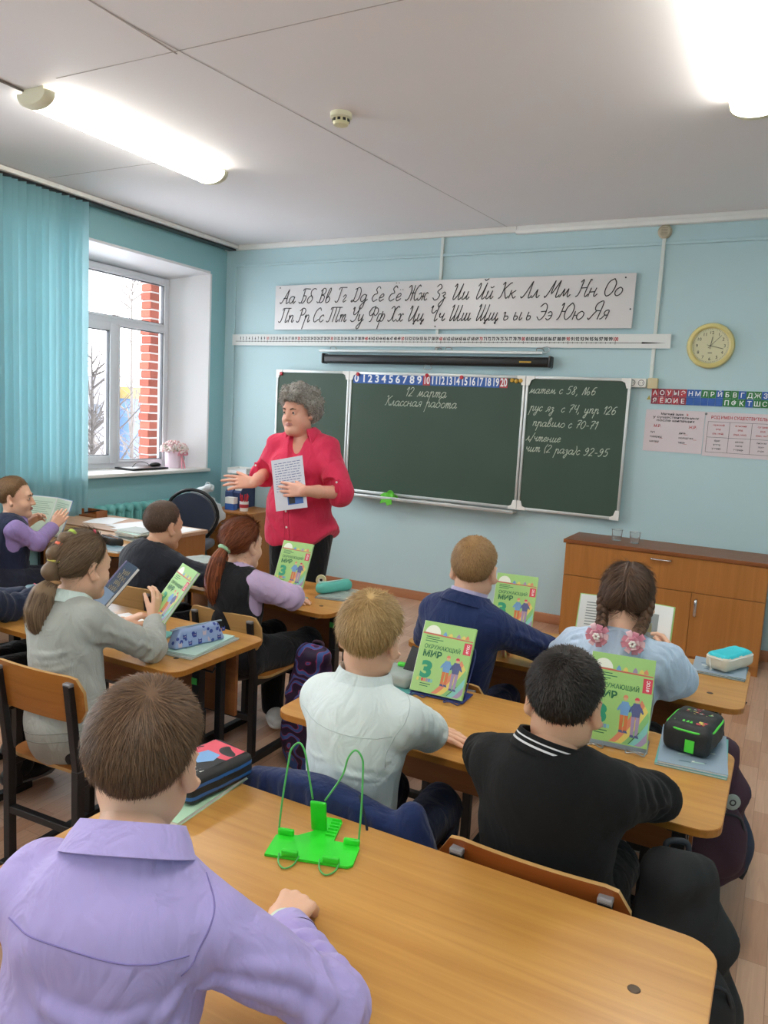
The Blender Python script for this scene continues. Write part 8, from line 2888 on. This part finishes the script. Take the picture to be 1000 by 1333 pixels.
t = thing('flower_box', 'round pale pink flower box with white and pink blossoms on the window sill', 'flowers', (-.15, -.47, .9365))
b = MB(); b.lathe([(0, 0), (.076, 0), (.080, .145), (.075, .145), (.074, .135), (0, .135)], n=36); b.build('box', M['box_pink'], t, smooth=.7)
mm('blossom_white', 'efe3df', .7); mm('blossom_pink', 'e2b9bb', .7); mm('stem_tan', '9c9a7a', .8)
b = MB(); rs = random.Random(8)
for i in range(330):
    u, v = rs.uniform(0, 2 * PI), math.acos(rs.uniform(-.15, 1))
    r_ = .118 * rs.uniform(.86, 1.04)
    c = V3(r_ * math.sin(v) * math.cos(u), r_ * math.sin(v) * math.sin(u), .150 + r_ * .72 * math.cos(v))
    s_ = rs.uniform(.006, .011)
    b.lathe([(0, -s_), (s_ * .8, -s_ * .5), (s_, 0), (s_ * .7, s_ * .6), (0, s_)], c, 6, i % 3 == 0)
b.build('blossoms', [M['blossom_white'], M['blossom_pink']], t, smooth=3.2)
b = MB()
for i in range(40):
    u = 2 * PI * i / 40
    b.tube([(.03 * math.cos(u), .03 * math.sin(u), .12), (.10 * math.cos(u), .10 * math.sin(u), .16 + .02 * (i % 3))], .002, 5)
b.build('stems', M['stem_tan'], t)
b = MB()
for sx in (-1, 1):
    b.tube(smoothpath([(.082, 0, .12), (.10, sx * .03, .145), (.105, sx * .055, .12), (.088, sx * .012, .115)], 6), [.012] * 19, 8, flat=.35)
    b.tube(smoothpath([(.082, 0, .12), (.10, sx * .012, .06), (.112, sx * .02, -.01)], 5), [.010] * 11, 8, flat=.25)
b.build('ribbon', M['ribbon_pink'], t, smooth=3.2)
b = MB(); b.tube(smoothpath([(.0, .078, .12), (.01, .115, .09), (.01, .11, .05), (0, .078, .035)], 5), .006, 8); b.build('handle', M['nb_grey'], t, smooth=3.2)
# corner: file boxes, blue box, pen pot
mm('file_blue', '2b3a63', .6); mm('file_blue2', '3a4d7c', .6)
zt = .6055
for i, (x, lab) in enumerate(((.295, 'dark blue file box standing on the corner cupboard, one against the wall'), (.385, 'dark blue file box standing on the corner cupboard, one next to the pens'))):
    t = thing('file_box', lab, 'file box', (x, -.14, zt), .1, 'file boxes')
    b = MB(); b.prism([(-.12, 0), (.12, 0), (.12, .30), (.06, .30), (-.12, .14)], -.038, .038, 0, None, frame((0, 0, 0), (0, 1, 0), (0, 0, 1))); b.build('body', M['file_blue' if i else 'file_blue2'], t)
    b = MB(); b.b2((-.032, -.10, .012), (.032, .105, .285)); b.build('papers', M['paper'], t)
t = thing('paper_tray', 'white plastic tray of papers on top of the blue file boxes', 'tray', (.33, -.115, .9075), .1)
b = MB(); b.b2((-.10, -.08, 0), (.10, .11, .006)); b.b2((-.10, -.08, .006), (-.096, .11, .05)); b.b2((.096, -.08, .006), (.10, .11, .05)); b.b2((-.096, .106, .006), (.096, .11, .05)); b.build('tray', M['white_plastic'], t)
b = MB(); b.b2((-.09, -.075, .007), (.09, .10, .030)); b.build('papers', M['paper_white'], t)
t = thing('box', 'small blue and white cardboard box beside the pen pot on the cupboard', 'box', (.42, -.36, zt), .1)
b = MB(); b.b2((-.045, -.03, 0), (.045, .03, .055)); b.build('lower_half', M['strip_blue'], t)
b = MB(); b.b2((-.045, -.03, .055), (.045, .03, .11)); b.build('upper_half', M['white_plastic'], t)
t = thing('pen_pot', 'white pot full of red pens on the corner cupboard', 'pen pot', (.545, -.34, zt))
b = MB(); b.lathe([(0, 0), (.036, 0), (.040, .085), (.037, .085), (.034, .01), (0, .01)], n=24); b.build('pot', M['white_plastic'], t, smooth=.7)
b = MB(); b.lathe([(.0385, .03), (.0405, .06)], n=24); b.build('band', M['red_print'], t)
for i in range(9):
    a = 2 * PI * i / 9
    b = MB(); b.tube([(.015 * math.cos(a), .015 * math.sin(a), .02), (.036 * math.cos(a), .036 * math.sin(a), .125 + .012 * (i % 3))], .005, 8); b.build('pen', M['magnet_red'], t, smooth=1)
def clear_mat():
    m = mat('clear_plastic', 'f4f6f6', .08, trans=.92)
    m.node_tree.nodes['Principled BSDF'].inputs['IOR'].default_value = 1.2
    return m
M['clear'] = clear_mat()
for x, y, lab in ((3.70, -.24, 'clear plastic cup on the low cabinet, one closer to the chalkboard'), (3.825, -.27, 'clear plastic cup on the low cabinet, one farther from the chalkboard')):
    o = MB().lathe([(0, .002), (.030, .002), (.036, .075), (.0385, .078), (.0375, .080), (.034, .077), (.028, .004), (0, .004)], n=28).build('plastic_cup', M['clear'], None, smooth=.8, loc=(x, y, .7265))
    tag(o, lab, 'cup', 'clear cups')
# translucent bag on the office chair
mm('bag_film', 'dfe6ea', .3, alpha=.75)
t = thing('plastic_bag', 'whitish plastic bag hung over the office chair back', 'bag', (.31, -.70, .42), .4)
S = SDF(); S.el((0, .03, .17), (.24, .045, .17)); S.el((-.13, .03, .14), (.15, .05, .13), None, .05); S.rc((.02, .0, .34), (.12, 0, .39), .045, .03, .05); S.disp.append(wavy(.012, 24, 90)); S.disp.append(wavy(.004, 70, 91))
sdf_obj('film', [mesh_sdf(S, .008)], M['bag_film'], t, V3(0, 0, 0))
b = MB(); b.tube(smoothpath([(.08, 0, .40), (.11, -.02, .44), (.15, 0, .41)], 5), .006, 6); b.build('handle', M['bag_film'], t, smooth=3.2)

# ------------------------------------------------------------------ outside the window
mm('snow', 'e6e8ec', .8); mm('bark', '3f3a38', .9); mm('bark_pale', '605a57', .9); mm('far_wall', '77767b', .9); mm('far_yellow', '94804c', .8); mm('far_blue', '5f7ca6', .7); mm('far_window', '474d56', .4)
struct(MB().b2((-90, -60, -4.2), (-0.75, 80, -4.0)).build('ground', M['snow']), 'snowy ground outside the window')
def tree(label, x, y, h, seed, m):
    rs = random.Random(seed)
    t = thing('tree', label, 'tree', (x, y, -4.0), 0, 'bare trees')
    b = MB()
    b.tube(smoothpath([(0, 0, 0), (.05, 0, h * .4), (-.05, .05, h * .7), (.0, 0, h)], 5), [.07 * (1 - .92 * i / 15) for i in range(16)], 7); b.build('trunk', M[m], t, smooth=3.2)
    c = MB()
    for i in range(46):
        z = h * rs.uniform(.25, .97); a = rs.uniform(0, 2 * PI); l = (h - z) * rs.uniform(.25, .5) + .3
        p0 = V3(0, 0, z); d = V3(math.cos(a), math.sin(a), rs.uniform(.5, 1.1))
        p1 = p0 + d * l * .5; p2 = p1 + (d + V3(0, 0, -.4 if m == 'bark_pale' else .2)) * l * .45
        c.tube([p0, p1, p2], [.022, .013, .005], 4)
        for j in range(4):
            q0 = p0 + (p1 - p0) * rs.uniform(.4, 1.0)
            e = V3(rs.uniform(-1, 1), rs.uniform(-1, 1), rs.uniform(-.3, .9)) * l * .35
            c.tube([q0, q0 + e * .6, q0 + e], [.009, .006, .003], 3)
    c.build('branches', M[m], t)
tree('slim pale bare birch seen through the window near the brick edge', -9.5, 7.95, 9.5, 1, 'bark_pale')
tree('bare tree behind the wide sash of the window', -6.2, 3.9, 6.5, 2, 'bark')
tree('low bushy bare tree beyond the narrow sash of the window', -17.0, 13.4, 6.2, 3, 'bark')
tree('low bushy bare tree beside the blue building outside', -20.0, 18.5, 6.4, 4, 'bark_pale')
t = thing('building', 'pale grey block of flats far outside the window', 'building', (-49, 35, -4))
b = MB(); b.b2((-4, -14, 0), (4, 4.6, 7.2)); b.build('wall', M['far_wall'], t)
for k in range(6):
    b = MB(); b.b2((4.0, -13.4 + 3.0 * k, 3.4), (4.08, -11.4 + 3.0 * k, 5.0)); b.build('window', M['far_window'], t)
b = MB(); b.b2((-4.3, -14.3, 7.2), (4.3, 4.9, 7.45)); b.build('roof', M['snow'], t)
t = thing('building', 'blue walled building with a yellow top band outside the window', 'building', (-49, 46, -4))
b = MB(); b.b2((-4, -4.0, 0), (4, 8, 5.6)); b.build('wall', M['far_blue'], t)
b = MB(); b.b2((-4.1, -4.1, 5.6), (4.1, 8.1, 6.6)); b.build('top_band', M['far_yellow'], t)
